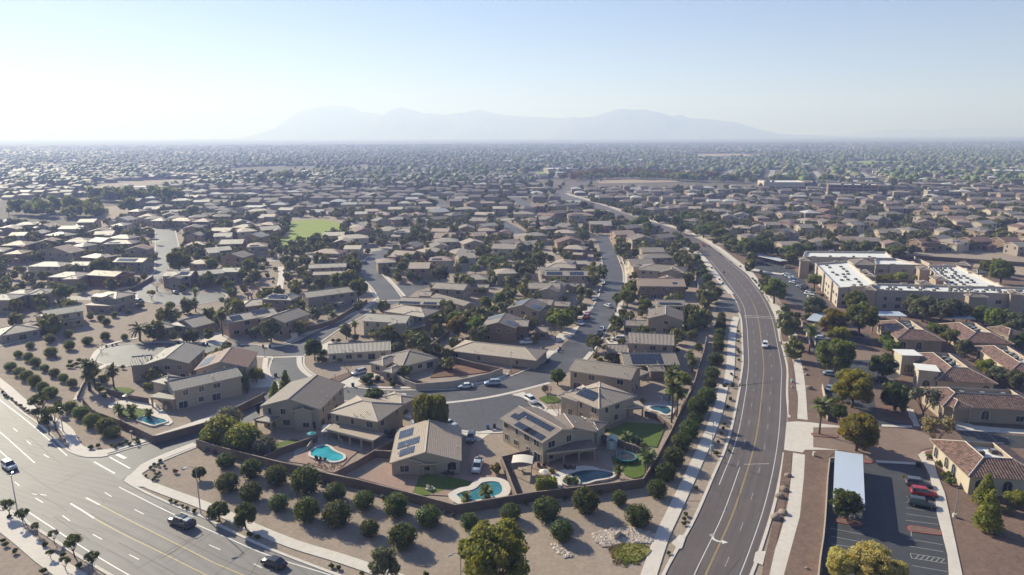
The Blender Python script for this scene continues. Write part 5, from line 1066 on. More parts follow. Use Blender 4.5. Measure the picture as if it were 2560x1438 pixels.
def fountain():
    root = empty('fountain', Q('a', 880, 175), 0, 'small white round fountain in the corner yard', 'fountain'); mb = MB(); mb.tube([(0, 0, 0), (0, 0, .5)], 1.3, 14); mb.obj('basin', 'pale_block', root); mb = MB(); mb.tube([(0, 0, .5), (0, 0, 1.6), (0, 0, 1.65)], [.15, .12, .5], 10); mb.obj('pedestal', 'pale_block', root)
fountain()
# utility cabinets, hydrant, signs
def cabinet(z, x, y, label, s=(1.2, .6, 1.2), mat='tan', wh=None):
    root = empty('utility_cabinet', Q(z, x, y), R.uniform(-.2, .2), label, 'utility box', 'street cabinets'); mb = MB(); mb.box((0, 0, s[2] / 2), s); mb.obj('housing', wh or 'trim', root); d_ = MB(); d_.box((0, -s[1] / 2 - .02, s[2] / 2), (s[0] * .8, .03, s[2] * .8)); d_.obj('door', 'fascia_white' if wh is None else wh, root)
cabinet('f', 900, 655, 'pale cabinet against the brown cross street wall', (1.6, .6, 1.8)); cabinet('d', 525, 545, 'short beige post box near the car park corner', (.5, .5, 1.1)); cabinet('n', 375, 440, 'pale blue utility box in the narrow gravel bed', (.6, .5, 1.1), wh='paint_paleblue'); cabinet('n', 375, 490, 'short pale blue post in the narrow gravel bed', (.4, .4, .7), wh='paint_paleblue'); cabinet('c', 1742, 500, 'pale blue cabinet under the shaded pavement lamp', (.7, .5, 1.3), wh='paint_paleblue'); cabinet('f', 545, 820, 'beige gate panel beside the taupe house', (2.4, .2, 1.9))
def culvert():
    p = Q('c', 1035, 1160); root = empty('culvert_headwall', p, .9, 'small pale concrete headwall standing in the rock bed', 'culvert'); mb = MB(); mb.box((0, 0, .6), (1.9, .3, 1.2)); mb.obj('wall', 'pale_block', root); mb = MB(); mb.box((.95, -.55, .35), (.25, 1.1, .7)); mb.obj('wing', 'pale_block', root)
culvert()
# boulders (each one) and the loose rock bed
def rock_mesh(seed, sub=2):
    bm = bmesh.new(); bmesh.ops.create_icosphere(bm, subdivisions=sub, radius=1)
    for v in bm.verts: v.co *= 1 + .3 * noise.noise(v.co * 1.3 + Vector((seed, 0, 0))) + .1 * noise.noise(v.co * 4 + Vector((0, seed, 0))); v.co.z *= .72
    me = bpy.data.meshes.new('boulder'); bm.to_mesh(me); bm.free(); me.materials.append(MA['rock']); me.polygons.foreach_set('use_smooth', [True] * len(me.polygons)); return me
RK = [rock_mesh(s) for s in (1, 5, 9)]
for i, (z, x, y, r_, lab) in enumerate([('d', 330, 697, .65, 'single round boulder nearest the office drive'), ('d', 300, 803, .75, 'upper boulder of the middle pair on the kerb bed'), ('d', 270, 855, .8, 'lower boulder of the middle pair on the kerb bed'), ('d', 290, 978, .8, 'boulder touching the pavement edge, above the lowest one'), ('d', 235, 1013, .9, 'lowest and largest boulder of the kerb bed'),
   ('n', 490, 318, .7, 'pale boulder at the top of the gravel strip'), ('n', 510, 370, .55, 'small dark boulder under the pale one in the gravel strip'), ('n', 535, 500, .9, 'large pale boulder halfway down the gravel strip'), ('g', 1480, 760, .5, 'small boulder by the white estate car'), ('d', 475, 1395, .35, 'tiny pale stone in the lower gravel strip'), ('a', 1360, 632, .3, 'tiny pale stone in the corner gravel')]):
    o = link('boulder', RK[i % 3], None, Q(z, x, y, 0) + Vector((0, 0, r_ * .3 + .1)), i * 1.7, (r_ * 1.2, r_, r_)); tag(o, lab, 'boulder', 'landscape boulders')
def rockbed(name, s, n, label, r_=(.16, .38)):
    q = pts(s); xs = [p.x for p in q]; ys = [p.y for p in q]; base = rock_mesh(3, 1); bv = np.array([v.co for v in base.vertices]); bf = [tuple(p.vertices) for p in base.polygons]
    vs = []; fs = []; k = 0; rr = random.Random(4)
    while k < n:
        x, y = rr.uniform(min(xs), max(xs)), rr.uniform(min(ys), max(ys))
        if not inside(x, y, [(p.x, p.y) for p in q]): continue
        s_ = rr.uniform(*r_); a = rr.uniform(0, 6.28); c_, s2 = math.cos(a), math.sin(a); b = len(vs) and sum(len(v) for v in vs) or 0
        w = bv * s_ * np.array([rr.uniform(.8, 1.4), rr.uniform(.8, 1.2), rr.uniform(.6, 1)]); w = np.column_stack((w[:, 0] * c_ - w[:, 1] * s2 + x, w[:, 0] * s2 + w[:, 1] * c_ + y, w[:, 2] + .08)); b = k * len(bv)
        vs.append(w); fs += [tuple(b + i for i in f) for f in bf]; k += 1
    me = bpy.data.meshes.new(name); me.from_pydata(np.vstack(vs).tolist(), [], fs); me.materials.append(MA['river_rock']); o = link(name, me); tag(o, label, kind='stuff')
def inside(x, y, poly):
    c = False; n = len(poly); j = n - 1
    for i in range(n):
        xi, yi = poly[i]; xj, yj = poly[j]
        if (yi > y) != (yj > y) and x < (xj - xi) * (y - yi) / (yj - yi) + xi: c = not c
        j = i
    return c
islandmat('river_rock', [(.5, .41, .34), (.4, .33, .28), (.33, .26, .22), (.58, .5, .43), (.44, .35, .29)], .85)
rockbed('river_rocks', 'c 850,1130 1000,1090 1150,1080 1310,1130 1290,1200 1100,1200 930,1230 870,1190', 1500, 'bed of rounded river rocks beside the shaded pavement'); rockbed('river_rocks', 'c 540,1210 600,1200 690,1300 640,1310 560,1250', 160, 'small scatter of river rocks under the round trees'); rockbed('river_rocks', 'd 1760,1000 1870,1015 1870,1060 1780,1040', 90, 'scatter of pale rocks below the conifer')
# ------------------------------------------------------------------ vehicles: +x is the front
def car_parts(kind):
    """body (paint, trim), glass, wheels"""
    if kind == 'sedan': L, Wd, Hh, sh = 4.7, 1.82, 1.45, .93; st = [(-2.35, .62, .72), (-2.2, .9, .86), (-1.5, .93, .9), (0, .93, .91), (1.1, .93, .89), (1.9, .8, .86), (2.25, .68, .78), (2.35, .55, .7)]; cab = (-1.75, -1.05, .35, 1.15)
    elif kind == 'suv': L, Wd, Hh, sh = 4.75, 1.92, 1.75, 1.08; st = [(-2.37, .9, .8), (-2.25, 1.05, .9), (-1.5, 1.08, .95), (0, 1.08, .95), (1.0, 1.06, .94), (1.85, 1.0, .9), (2.25, .88, .84), (2.37, .7, .76)]; cab = (-2.25, -1.95, .35, 1.05)
    else: L, Wd, Hh, sh = 5.7, 2.0, 1.88, 1.12; st = [(-2.85, 1.05, .92), (-2.8, 1.1, .97), (-1.0, 1.12, .98), (0, 1.12, .98), (1.4, 1.12, .97), (2.3, 1.08, .95), (2.75, 1.0, .9), (2.85, .8, .82)]; cab = (-.95, -.8, .75, 1.45)
    body = MB(); hw = Wd / 2; ring = []
    for x, z, k in st:
        w = hw * (.6 + .4 * min(1, (k - .6) / .3)) if k < .9 else hw
        w = hw * k if k < .9 else hw * (.96 + .04 * (k > .9))
        pr = [(w * .9, .28), (w, .45), (w, z * .72), (w * .95, z - .05), (w * .86, z), (0, z + .03)]
        ring.append([(x, y, zz) for y, zz in pr] + [(x, -y, zz) for y, zz in pr[::-1][1:]])
    n = len(ring[0]); vs = [p for r in ring for p in r]; fs = []
    for i in range(len(ring) - 1):
        for k in range(n - 1): a = i * n + k; fs.append((a, a + 1, a + n + 1, a + n))
        fs.append((i * n + n - 1, i * n, (i + 1) * n, (i + 1) * n + n - 1))
    fs += [tuple(range(n))[::-1], tuple(range((len(ring) - 1) * n, len(ring) * n))]
    body.add(vs, fs, 0)
    xr, xrt, xft, xf = cab; gw, tw = hw * .88, hw * .7
    zb = sh - .02
    B = [(xr, -gw, zb), (xf, -gw, zb), (xf, gw, zb), (xr, gw, zb)]; T_ = [(xrt, -tw, Hh - .04), (xft, -tw, Hh - .04), (xft, tw, Hh - .04), (xrt, tw, Hh - .04)]
    glass = MB(); glass.add(B + T_, [(0, 1, 5, 4), (1, 2, 6, 5), (2, 3, 7, 6), (3, 0, 4, 7)])
    rf = MB(); e = .05
    rf.add([(xrt - e, -tw - .04, Hh - .05), (xft + e, -tw - .04, Hh - .05), (xft + e, tw + .04, Hh - .05), (xrt - e, tw + .04, Hh - .05), (xrt + .1, -tw * .85, Hh), (xft - .1, -tw * .85, Hh), (xft - .1, tw * .85, Hh), (xrt + .1, tw * .85, Hh)],
           [(0, 1, 5, 4), (1, 2, 6, 5), (2, 3, 7, 6), (3, 0, 4, 7), (4, 5, 6, 7), (3, 2, 1, 0)])
    for s in (-1, 1):   # pillars
        for (xb, xt) in ((xr, xrt), (xf, xft), ((xr + xf) / 2 - .1, (xrt + xft) / 2)): rf.tube([(xb, s * gw * 1.0, zb), (xt, s * tw * 1.02, Hh - .04)], .045, 4)
    bodym = body; bodym.v += []; 
    if kind == 'truck':
        body.box((-1.9, 0, 1.14), (1.7, 1.6, .02), 1)     # bed floor, dark
        for s in (-1, 1): body.box((-1.85, s * .9, 1.2), (1.95, .16, .3), 0)
        body.box((-2.78, 0, 1.2), (.12, 1.9, .3), 0)
    body.box((0, 0, .3), (L * .93, Wd * .9, .16), 1); body.box((-L / 2 + .02, 0, .5), (.1, Wd * .82, .2), 1); body.box((L / 2 - .03, 0, .42), (.1, Wd * .8, .22), 1)
    for s in (-1, 1): rf.box((xf - .25, s * (hw + .06), sh - .02), (.16, .16, .13), 0)
    return L, Wd, body, rf, glass
_w = MB(); _w.tube([(0, -.11, 0), (0, .11, 0)], .34, 14, 0); WH = _w.mesh('wheel', ['tyre']); _w = MB(); _w.tube([(0, -.125, 0), (0, .125, 0)], .2, 10, 0); RIM = _w.mesh('rim', ['rim'])
_w = MB(); _w.box((0, 0, 0), (.1, .34, .13)); HL = _w.mesh('headlight', ['lamp_clear']); _w = MB(); _w.box((0, 0, 0), (.08, .3, .16)); TL = _w.mesh('tail_light', ['lamp_red'])
CM = {}
def vehicle(kind, col, a, b, label, detail=True, name='parked_car', zz=.05, cargo=False):
    """a rear, b front ground marks"""
    k = (kind, col)
    if k not in CM:
        L, Wd, bd, rf, gl = car_parts(kind); CM[k] = (L, Wd, bd.mesh('body', ['paint_' + col, 'black_plastic'], True), rf.mesh('roof', ['paint_' + col]), gl.mesh('window_glass', ['glass']), {'sedan': (.3, .9, .95), 'suv': (.3, .95, 1.0), 'truck': (.3, 1.0, 1.1)}[kind])
    L, Wd, bm_, rm, gm, _ = CM[k]
    c = (a + b) / 2; h = math.atan2(b.y - a.y, b.x - a.x)
    root = empty(name, (c.x, c.y, zz), h, label, {'sedan': 'car', 'suv': 'car', 'truck': 'pickup truck'}[kind], 'vehicles')
    link('body', bm_, root); link('roof', rm, root); link('window_glass', gm, root)
    wx = L * .31
    for sx in (-wx, wx):
        for sy in (-1, 1):
            w = link('wheel', WH, root, loc=(sx, sy * (Wd / 2 - .12), .34)); 
            if detail: link('rim', RIM, w)
    z = .68 if kind == 'sedan' else .82
    for sy in (-1, 1): link('headlight', HL, root, loc=(L / 2 - (.14 if kind != 'truck' else .1), sy * Wd * .33, z)); link('tail_light', TL, root, loc=(-L / 2 + (.07 if kind != 'sedan' else .05), sy * Wd * .36, z + .05))
    if cargo:
        mb = MB(); mb.box((-1.7, .1, 1.5), (1.0, 1.1, .6)); cg = mb.obj('toolbox', 'paint_silver', root); mb = MB(); 
        for y in (-.7, .7): mb.tube([(-2.7, y, 1.3), (-2.7, y, 2.0), (1.0, y, 2.0)], .04, 5)
        for x in (-2.6, -1.0, .4): mb.tube([(x, -.7, 2.0), (x, .7, 2.0)], .04, 5)
        mb.obj('ladder_rack', 'paint_silver', root)
    return root
def car(kind, col, s, label, **k): q = pts(s); return vehicle(kind, col, q[0], q[1], label, **k)
car('suv', 'silver', 'a 25,595 120,665', 'white-silver estate driving at the far left of the boulevard', name='car'); car('truck', 'black', 'a 1440,1085 1270,1020', 'black pickup with a loaded rack on the boulevard', name='pickup_truck', cargo=True); car('sedan', 'black', 'a 2110,1375 1970,1325', 'dark sedan on the boulevard near the bottom edge', name='car')
for a in [('sedan', 'white', 'b 1755,25 1640,35', 'white sedan parked on the loop street below the courtyard wall'), ('suv', 'paleblue', 'f 2570,1285 2470,1290', 'pale blue car parked behind the white sedan on the loop street'), ('sedan', 'white', 'b 1190,110 1290,125', 'white sedan beside the willow cul-de-sac driveway'), ('sedan', 'white', 'b 1530,300 1615,325', 'white sedan under the willow tree side'),
   ('suv', 'silver', 'b 1320,345 1310,300', 'silver car hidden behind the willow'), ('truck', 'silver', 'b 1800,605 1775,675', 'silver pickup parked in the pink paved yard'), ('sedan', 'black', 'b 1130,400 1230,365', 'dark car squeezed beside the hip-roofed house'), ('suv', 'grey', 'b 1745,395 1730,450', 'grey SUV beside the bungalow roof'), ('suv', 'white', 'c 350,115 420,160', 'white SUV parked at the willow cul-de-sac kerb'),
   ('suv', 'silver', 'f 1250,1165 1130,1200', 'silver SUV on the corner house driveway'), ('sedan', 'white', 'g 1128,240 1120,275', 'white car farthest up the loop street kerb'), ('sedan', 'grey', 'g 1095,315 1070,345', 'grey car below the farthest white car'), ('sedan', 'silver', 'g 1075,395 1035,415', 'silver-grey car on the left kerb of the loop street'), ('suv', 'red', 'g 990,560 950,585', 'dark red car on the loop street kerb'),
   ('sedan', 'white', 'g 885,620 935,640', 'white car on the drive below the red car'), ('sedan', 'paleblue', 'g 1130,665 1100,700', 'pale blue car on the right side of the loop street'), ('suv', 'black', 'g 1115,705 1080,740', 'black car right in front of the pale blue one'), ('suv', 'white', 'g 1320,775 1215,770', 'white estate on the drive of the ribbed-roof house'), ('truck', 'white', 'g 500,800 370,805', 'white service pickup beside the low tan house'),
   ('sedan', 'white', 'g 1195,475 1150,460', 'white car emerging near the hedge row'), ('suv', 'grey', 'f 1225,85 1260,70', 'grey car parked at the upper fork'), ('suv', 'black', 'f 1835,295 1880,260', 'dark SUV at the stub street end'), ('sedan', 'white', 'e 1850,780 1920,765', 'white car on the low gabled house drive'), ('sedan', 'silver', 'e 1770,385 1730,370', 'small silver car on the half-round cul-de-sac'), ('suv', 'grey', 'e 1370,460 1420,470', 'grey car by the pale roofed house'),
   ('suv', 'white', 'h 195,1080 185,1130', 'white car driving down the right boulevard'), ('sedan', 'red', 'k 170,865 180,890', 'red car far up the curving boulevard'),
   ('sedan', 'white', 'd 1170,165 1070,150', 'white sedan in the shade of the dark lot tree'), ('suv', 'grey', 'd 1245,760 1370,775', 'dark grey car above the red one in the car park'), ('suv', 'red', 'd 1275,830 1425,850', 'bright red SUV in the office car park'), ('suv', 'darkgreen', 'd 1245,905 1425,935', 'dark green SUV below the red one'), ('sedan', 'paleblue', 'd 630,60 665,30', 'pale car glimpsed behind the tan wall'),
   ('suv', 'black', 'n 1170,430 1330,450', 'black SUV in front of the two-towered office'), ('suv', 'black', 'h 975,1000 1045,1010', 'dark SUV near the nearest tiled office'), ('sedan', 'white', 'h 615,1000 700,1010', 'upper white car beside the silver carport'), ('sedan', 'white', 'h 650,1035 740,1045', 'lower white car beside the silver carport'), ('sedan', 'paleblue', 'n 700,370 790,380', 'pale car under the large dark green tree'),
   ('suv', 'tan', 'h 370,400 430,400', 'tan van at the top of the complex car park')]: car(a[0], a[1], a[2], a[3], name='parked_car')
rowc = ['silver', 'paleblue', 'white', 'blue', 'white', 'grey', 'silver', 'black', 'white', 'white', 'silver']
for k, (x, y) in enumerate([(385, 465), (410, 480), (440, 495), (455, 515), (450, 535), (500, 550), (515, 572), (555, 595), (590, 640), (620, 668), (600, 620)]): car(['sedan', 'suv'][k % 2], rowc[k], f'h {x - 30},{y - 4} {x + 28},{y + 6}', f'{rowc[k]} car, {ordw(k).replace("nearest", "first")} down the parked row beside the long complex', name='parked_car', detail=False)
for k, (z, s, c_) in enumerate([('k', '560,1015 600,1010', 'black'), ('k', '600,1010 640,1020', 'grey'), ('k', '720,985 745,1010', 'red'), ('k', '540,1020 515,1030', 'white'), ('k', '740,350 752,352', 'white'), ('k', '765,352 777,354', 'white'), ('k', '790,350 802,352', 'silver'), ('k', '700,356 712,358', 'white'), ('k', '815,358 827,360', 'white'), ('k', '950,440 962,442', 'silver'), ('k', '960,430 972,432', 'white'), ('k', '1940,400 1952,404', 'silver')]):
    car('suv', c_, z + ' ' + s, f'{c_} car, {ordw(k).replace("nearest", "first")} of the scattered cars of the far shops and upper car park', name='parked_car', detail=False)
# ------------------------------------------------------------------ foliage prototypes: crown diameter 1, ground at z = 0
NR = np.random.RandomState(5)
def leaves_np(clumps, n, size, shell=(.8, 1.06), elong=1.0, up=0.0, hang=False):
    cl = np.array(clumps, float); w = cl[:, 3] * cl[:, 4]; w /= w.sum(); ci = NR.choice(len(cl), n, p=w)
    d = NR.normal(size=(n, 3)); d[:, 2] += up; d /= np.linalg.norm(d, axis=1)[:, None]
    r = NR.uniform(shell[0], shell[1], n)[:, None]; c = cl[ci]
    p = c[:, :3] + d * r * np.column_stack((c[:, 3], c[:, 3], c[:, 4]))
    nrm = d + NR.normal(size=(n, 3)) * .55; nrm /= np.linalg.norm(nrm, axis=1)[:, None]
    if hang: nrm[:, 2] *= .15; nrm /= np.linalg.norm(nrm, axis=1)[:, None]
    a = np.cross(nrm, NR.normal(size=(n, 3))); a /= np.linalg.norm(a, axis=1)[:, None]
    if hang: a = np.cross(nrm, np.array([[0, 0, 1.0]])); a /= np.maximum(1e-6, np.linalg.norm(a, axis=1)[:, None])
    b = np.cross(nrm, a); s = (size * NR.uniform(.6, 1.35, n))[:, None]
    a = a * s * .5; b = b * s * .5 * elong
    v = np.stack((p - a - b, p + a - b * .6, p + a * .8 + b, p - a * .6 + b * .9), 1).reshape(-1, 3)
    return v
def core_np(clumps, k=.8, sub=1):
    bm = bmesh.new(); bmesh.ops.create_icosphere(bm, subdivisions=sub, radius=1); bv = np.array([v.co[:] for v in bm.verts]); bf = [[v.index for v in f.verts] for f in bm.faces]; bm.free()
    V_ = []; Fs = []
    for i, c in enumerate(clumps): V_.append(np.array(c[:3]) + bv * (1 + NR.uniform(-.12, .12, (len(bv), 1))) * np.array([c[3], c[3], c[4]]) * k); Fs += [[i * len(bv) + q for q in f] for f in bf]
    return np.vstack(V_), Fs
def crown_mesh(name, clumps, n, size, mat, core=.8, **k):
    v = leaves_np(clumps, n, size, **k); f = [[4 * i, 4 * i + 1, 4 * i + 2, 4 * i + 3] for i in range(n)]
    if core: cv, cf = core_np(clumps, core); b = len(v); v = np.vstack((v, cv)); f += [[b + q for q in t] for t in cf]
    me = bpy.data.meshes.new(name); me.from_pydata(v.tolist(), [], f); me.materials.append(MA[mat]); return me
def clumped(n, cz, rx, rz, cr, seed, low=-.3):
    rr = random.Random(seed); out = [(0, 0, cz, rx * .72, rz * .72)]
    for i in range(n):
        th = rr.uniform(0, 6.283); ph = math.asin(rr.uniform(low, 1)); k = rr.uniform(.62, .85); r_ = cr * rr.uniform(.7, 1.25)
        out.append((math.cos(th) * math.cos(ph) * rx * k, math.sin(th) * math.cos(ph) * rx * k, cz + math.sin(ph) * rz * k, r_, r_ * .85))
    return out
def trunk_mesh(h, r_, limbs, spread, seed, mat='bark', fork=.45):
    rr = random.Random(seed); mb = MB(); lean = rr.uniform(-.04, .04)
    mb.tube([(0, 0, -.02), (lean * .5, 0, h * fork * .6), (lean, 0, h * fork)], [r_ * 1.25, r_, r_ * .85], 7)
    for k in range(limbs):
        a = 6.283 * k / limbs + rr.uniform(-.4, .4); s = spread * rr.uniform(.6, 1)
        mb.tube([(lean, 0, h * fork), (lean + math.cos(a) * s * .4, math.sin(a) * s * .4, h * (fork + .22)), (lean + math.cos(a) * s, math.sin(a) * s, h * rr.uniform(.85, 1.05))], [r_ * .6, r_ * .42, r_ * .15], 5)
    return mb.mesh('trunk', [mat])
PROTO = {}
def proto(kind):
    """kind -> (crown meshes, trunk meshes, centre height / diameter)"""
    if kind in PROTO: return PROTO[kind]
    K = kind.split('_'); sh = K[0]; mat = 'leaf_' + K[1] if len(K) > 1 else 'leaf_green'; cs = []; ts = []
    for s in range(3 if sh in ('r', 'b', 'o', 's') else 2):
        if sh == 'r': cl = clumped(44, .43, .5, .44, .1, s * 7 + 1, -.95); cl[0] = (0, 0, .43, .47, .42); cs.append(crown_mesh('crown', cl, 3000, .055, mat, .9, shell=(.82, 1.2))); ts.append(trunk_mesh(.3, .03, 4, .12, s)); hc = .43
        elif sh == 'q': cl = clumped(30, .58, .47, .4, .12, s * 7 + 2, -.7); cl[0] = (0, 0, .58, .42, .35); cs.append(crown_mesh('crown', cl, 1800, .06, mat, .9)); ts.append(trunk_mesh(.5, .03, 4, .2, s)); hc = .58   # round head on a clear stem
        elif sh == 'b': cl = clumped(34, .58, .46, .42, .14, s * 11 + 3, -.7); cs.append(crown_mesh('crown', cl, 2300, .055, mat, .72)); ts.append(trunk_mesh(.6, .035, 5, .3, s)); hc = .57
        elif sh == 'B': cl = clumped(46, .5, .44, .4, .115, s * 13 + 5, -.75); cs.append(crown_mesh('crown', cl, 7000, .032, mat, .75)); ts.append(trunk_mesh(.6, .03, 6, .3, s)); hc = .5
        elif sh == 'o': cl = clumped(17, .68, .42, .3, .13, s * 5 + 8, -.2)[1:]; cs.append(crown_mesh('crown', cl, 1500, .05, mat, 0, shell=(.3, 1.1))); ts.append(trunk_mesh(.75, .028, 6, .34, s, fork=.35)); hc = .66
        elif sh == 'w': # weeping
            cl = clumped(16, .72, .36, .3, .16, s + 4, -.3) + [(math.cos(a) * .36, math.sin(a) * .36, .5, .1, .34) for a in np.linspace(0, 6.28, 14)[:-1]]
            cs.append(crown_mesh('crown', cl, 3800, .04, mat, .78, elong=2.6, hang=True)); ts.append(trunk_mesh(.8, .035, 5, .25, s)); hc = .62
        elif sh == 'c': # conifer
            cl = [(NR.uniform(-.04, .04), NR.uniform(-.04, .04), .25 + 1.5 * t, .5 * (1 - t) ** .8 + .05, .14) for t in np.linspace(0, .95, 12)]
            cs.append(crown_mesh('crown', cl, 2200, .075, mat, .7)); ts.append(trunk_mesh(.9, .035, 3, .1, s)); hc = .85
        elif sh == 'y': # cypress column
            cl = [(0, 0, .3 + 3.2 * t, .42 * math.sin(.35 + 2.6 * t) + .06, .3) for t in np.linspace(0, 1, 9)]; cs.append(crown_mesh('crown', cl, 1500, .12, mat, .85)); ts.append(trunk_mesh(.5, .06, 2, .1, s)); hc = 1.8
        elif sh == 's': cl = clumped(9, .36, .38, .34, .16, s + 30, -.2); cs.append(crown_mesh('shrub', cl, 420, .11, mat, .82)); hc = .36
        elif sh == 'h': cl = [(x, y, .45, .16, .4) for x in np.linspace(-.38, .38, 5) for y in (-.12, .12)]; cs.append(crown_mesh('shrub', cl, 900, .07, mat, .9)); hc = .45
        elif sh == 'n': # bare twigs
            mb = MB(); rr = random.Random(s)
            def br(p, d, ln, r_, lv):
                q = p + d * ln; mb.tube([p, p.lerp(q, .5) + Vector((rr.uniform(-1, 1), rr.uniform(-1, 1), 0)) * ln * .06, q], [r_, r_ * .8, r_ * .55], 3, 0, False)
                if lv:
                    for k in range(3 if lv > 1 else 4):
                        nd = (d + Vector((rr.uniform(-1, 1), rr.uniform(-1, 1), rr.uniform(-.15, .5))) * .75).normalized(); br(q, nd, ln * rr.uniform(.62, .8), r_ * .55, lv - 1)
            for k in range(4): br(Vector((0, 0, .22)), Vector((math.cos(k * 1.57 + s), math.sin(k * 1.57 + s), 1.1)).normalized(), .26, .018, 4)
            cs.append(mb.mesh('crown', ['twig'])); t = MB(); t.tube([(0, 0, 0), (0, 0, .24)], [.035, .028], 6); ts.append(t.mesh('trunk', ['bark'])); hc = .55
    PROTO[kind] = (cs, ts, hc); return PROTO[kind]
# palms in metres
def frond(mb, base, az, el, ln, wd, droop, seg=4, folded=.25):
    d = Vector((math.cos(az), math.sin(az), 0)); side = Vector((-d.y, d.x, 0)); p = Vector(base); e = el; L_ = []
    for i in range(seg + 1):
        w = wd * math.sin(.35 + 2.5 * i / seg) if i < seg else .02; L_.append((p.copy(), w)); p = p + (d * math.cos(e) + Vector((0, 0, math.sin(e)))) * (ln / seg); e -= droop / seg
    vs = []; 
    for q, w in L_: vs += [q - side * w - Vector((0, 0, w * folded)), q, q + side * w - Vector((0, 0, w * folded))]
    fs = []
    for i in range(seg): a = 3 * i; fs += [(a, a + 1, a + 4, a + 3), (a + 1, a + 2, a + 5, a + 4)]
    mb.add(vs, fs)
def palm_protos():
    out = []
    for s in range(3):
        rr = random.Random(s); mb = MB()
        for k in range(44): frond(mb, (0, 0, 0), rr.uniform(0, 6.28), rr.uniform(-.7, 1.35), rr.uniform(1.3, 1.8), .32, rr.uniform(.6, 1.2), 3)
        c = mb.mesh('crown', ['palm_leaf']); mb = MB()
        for k in range(20): frond(mb, (0, 0, -.3), rr.uniform(0, 6.28), rr.uniform(-1.3, -.9), rr.uniform(.9, 1.4), .2, .4, 2)
        sk = mb.mesh('dead_fronds', ['leaf_straw']); out.append((c, sk))
    return out
PALM = palm_protos()
def feather_proto(n, ln, wd, seed):
    rr = random.Random(seed); mb = MB()
    for k in range(n): frond(mb, (0, 0, 0), 6.283 * k / n * 2.39, rr.uniform(-.35, 1.3), ln * rr.uniform(.8, 1.1), wd, rr.uniform(.9, 1.7), 5, .5)
    return mb.mesh('crown', ['palm_leaf'])
FEATH = [feather_proto(52, 3.6, .3, 1), feather_proto(34, 2.2, .22, 2)]
TREES = []
def put_tree(kind, p, diam, name='tree', label=None, cat='tree', group='trees', vz=1.0):
    cs, ts, hc = proto(kind); i = R.randrange(len(cs)); rz = R.uniform(0, 6.28)
    if kind[0] in 'sh':
        o = link('shrub', cs[i], None, p, rz if kind[0] == 's' else 0, (diam, diam * R.uniform(.9, 1.1), diam * vz)); tag(o, label, cat, group); return o
    root = empty(name, p, rz, label, cat, group); root.scale = (diam, diam, diam * vz)
    link('trunk', ts[i], root); link('crown', cs[i], root); TREES.append((p.x, p.y, diam / 2)); return root
def ground_of(kind, z, x, y, w):
    hc = proto(kind)[2]; X, Y = px(z, x, y); wpx = w / ZM[z][2]; h = 2.0
    for _ in range(4):
        p = P(X, Y, h); dep = (p - Vector((0, 0, H))).dot(fw); diam = wpx * dep / F; h = hc * diam
    p = P(X, Y, h); p.z = 0; return p, diam
DESC = dict(r='round dark green clipped tree', q='lollipop-headed dark green tree', b='leafy tree', B='large billowing tree', o='airy desert tree', w='weeping tree', c='conifer', y='slim dark cypress', n='bare leafless tree', s='small rounded shrub', h='clipped hedge')
CD = dict(dark='dark green', green='green', yellow='yellow-leaved', lime='yellow-green', olive='olive', pale='pale green', silver='silvery', orange='orange-leaved', straw='straw-coloured')
TL, SL, PL = [], [], []
def T(kind, s, label=None, vz=1.0):
    z = None; vz0 = vz
    for t in s.split():
        if ',' not in t: z = t; continue
        x, y, w = map(float, t.split(',')); w *= 1.14 if z in 'dnh' and kind[0] in 'Bbo' else .92 if z in 'cg' and kind == 'r_dark' else 1.0; p, dm = ground_of(kind, z, x, y, w); sh = kind[0]; vz = vz0 * (R.uniform(.86, 1.12) if sh in 'rqbo' else 1)
        col = CD.get(kind.split('_')[1], '') if '_' in kind else ''
        if sh in 'sh':
            o = put_tree(kind, p, dm, 'shrub', None, 'shrub', 'shrubs', vz); SL.append((o, (col + ' ' + ('rounded shrub' if sh == 's' else 'hedge')), p))
        else:
            nm = {'c': 'conifer', 'y': 'cypress'}.get(sh, 'tree'); size = 'small ' if dm < 4 else 'large ' if dm > 9 else ''
            d_ = size + {'r': 'round clipped ' + col + ' tree', 'q': 'round-headed ' + col + ' tree', 'b': col + ' leafy tree', 'B': 'billowing ' + col + ' tree', 'o': 'airy ' + col + ' tree', 'w': 'weeping ' + col + ' tree', 'c': col + ' conifer', 'y': 'slim cypress', 'n': 'bare leafless tree'}[sh]
            o = put_tree(kind, p, dm, nm, None, 'tree', 'trees', vz); TL.append((o, d_, p))
        if label: o['label'] = label; (SL if sh in 'sh' else TL).pop()
# near round trees of the corner slope
T('r_dark', 'a 1680,565,135 1690,730,165 b 85,640,155 275,690,165 490,735,210 80,808,165 290,885,145 500,950,185 715,808,160 730,975,212 975,1085,140 930,868,158 1175,912,182 1420,987,187 1220,1135,212 1725,1032,135')
T('r_dark', 'c 230,960,165 500,930,222 795,882,212 1050,862,122 1190,982,207 615,1097,188 1335,787,160 1400,660,168 1460,552,172 1520,432,168 1575,345,155 1620,262,130 1640,170,155 1690,75,120')
T('r_dark', 'g 1990,1372,195 2080,1275,175 2105,1165,125 2125,1070,150 2155,935,155 2180,830,120 2182,765,110 2192,705,105 2200,650,112 2205,590,100 2165,335,115 2110,262,95 2075,205,105 2045,150,85 2030,105,80 2005,60,80 1985,20,80 2210,545,80')
T('q_dark', 'a 1480,655,112', 'lollipop-headed tree standing alone behind the boulevard street lamp')
T('r_green', 'a 520,165,95 600,208,112 685,265,122 790,322,132 835,352,115 320,20,80 375,60,92')
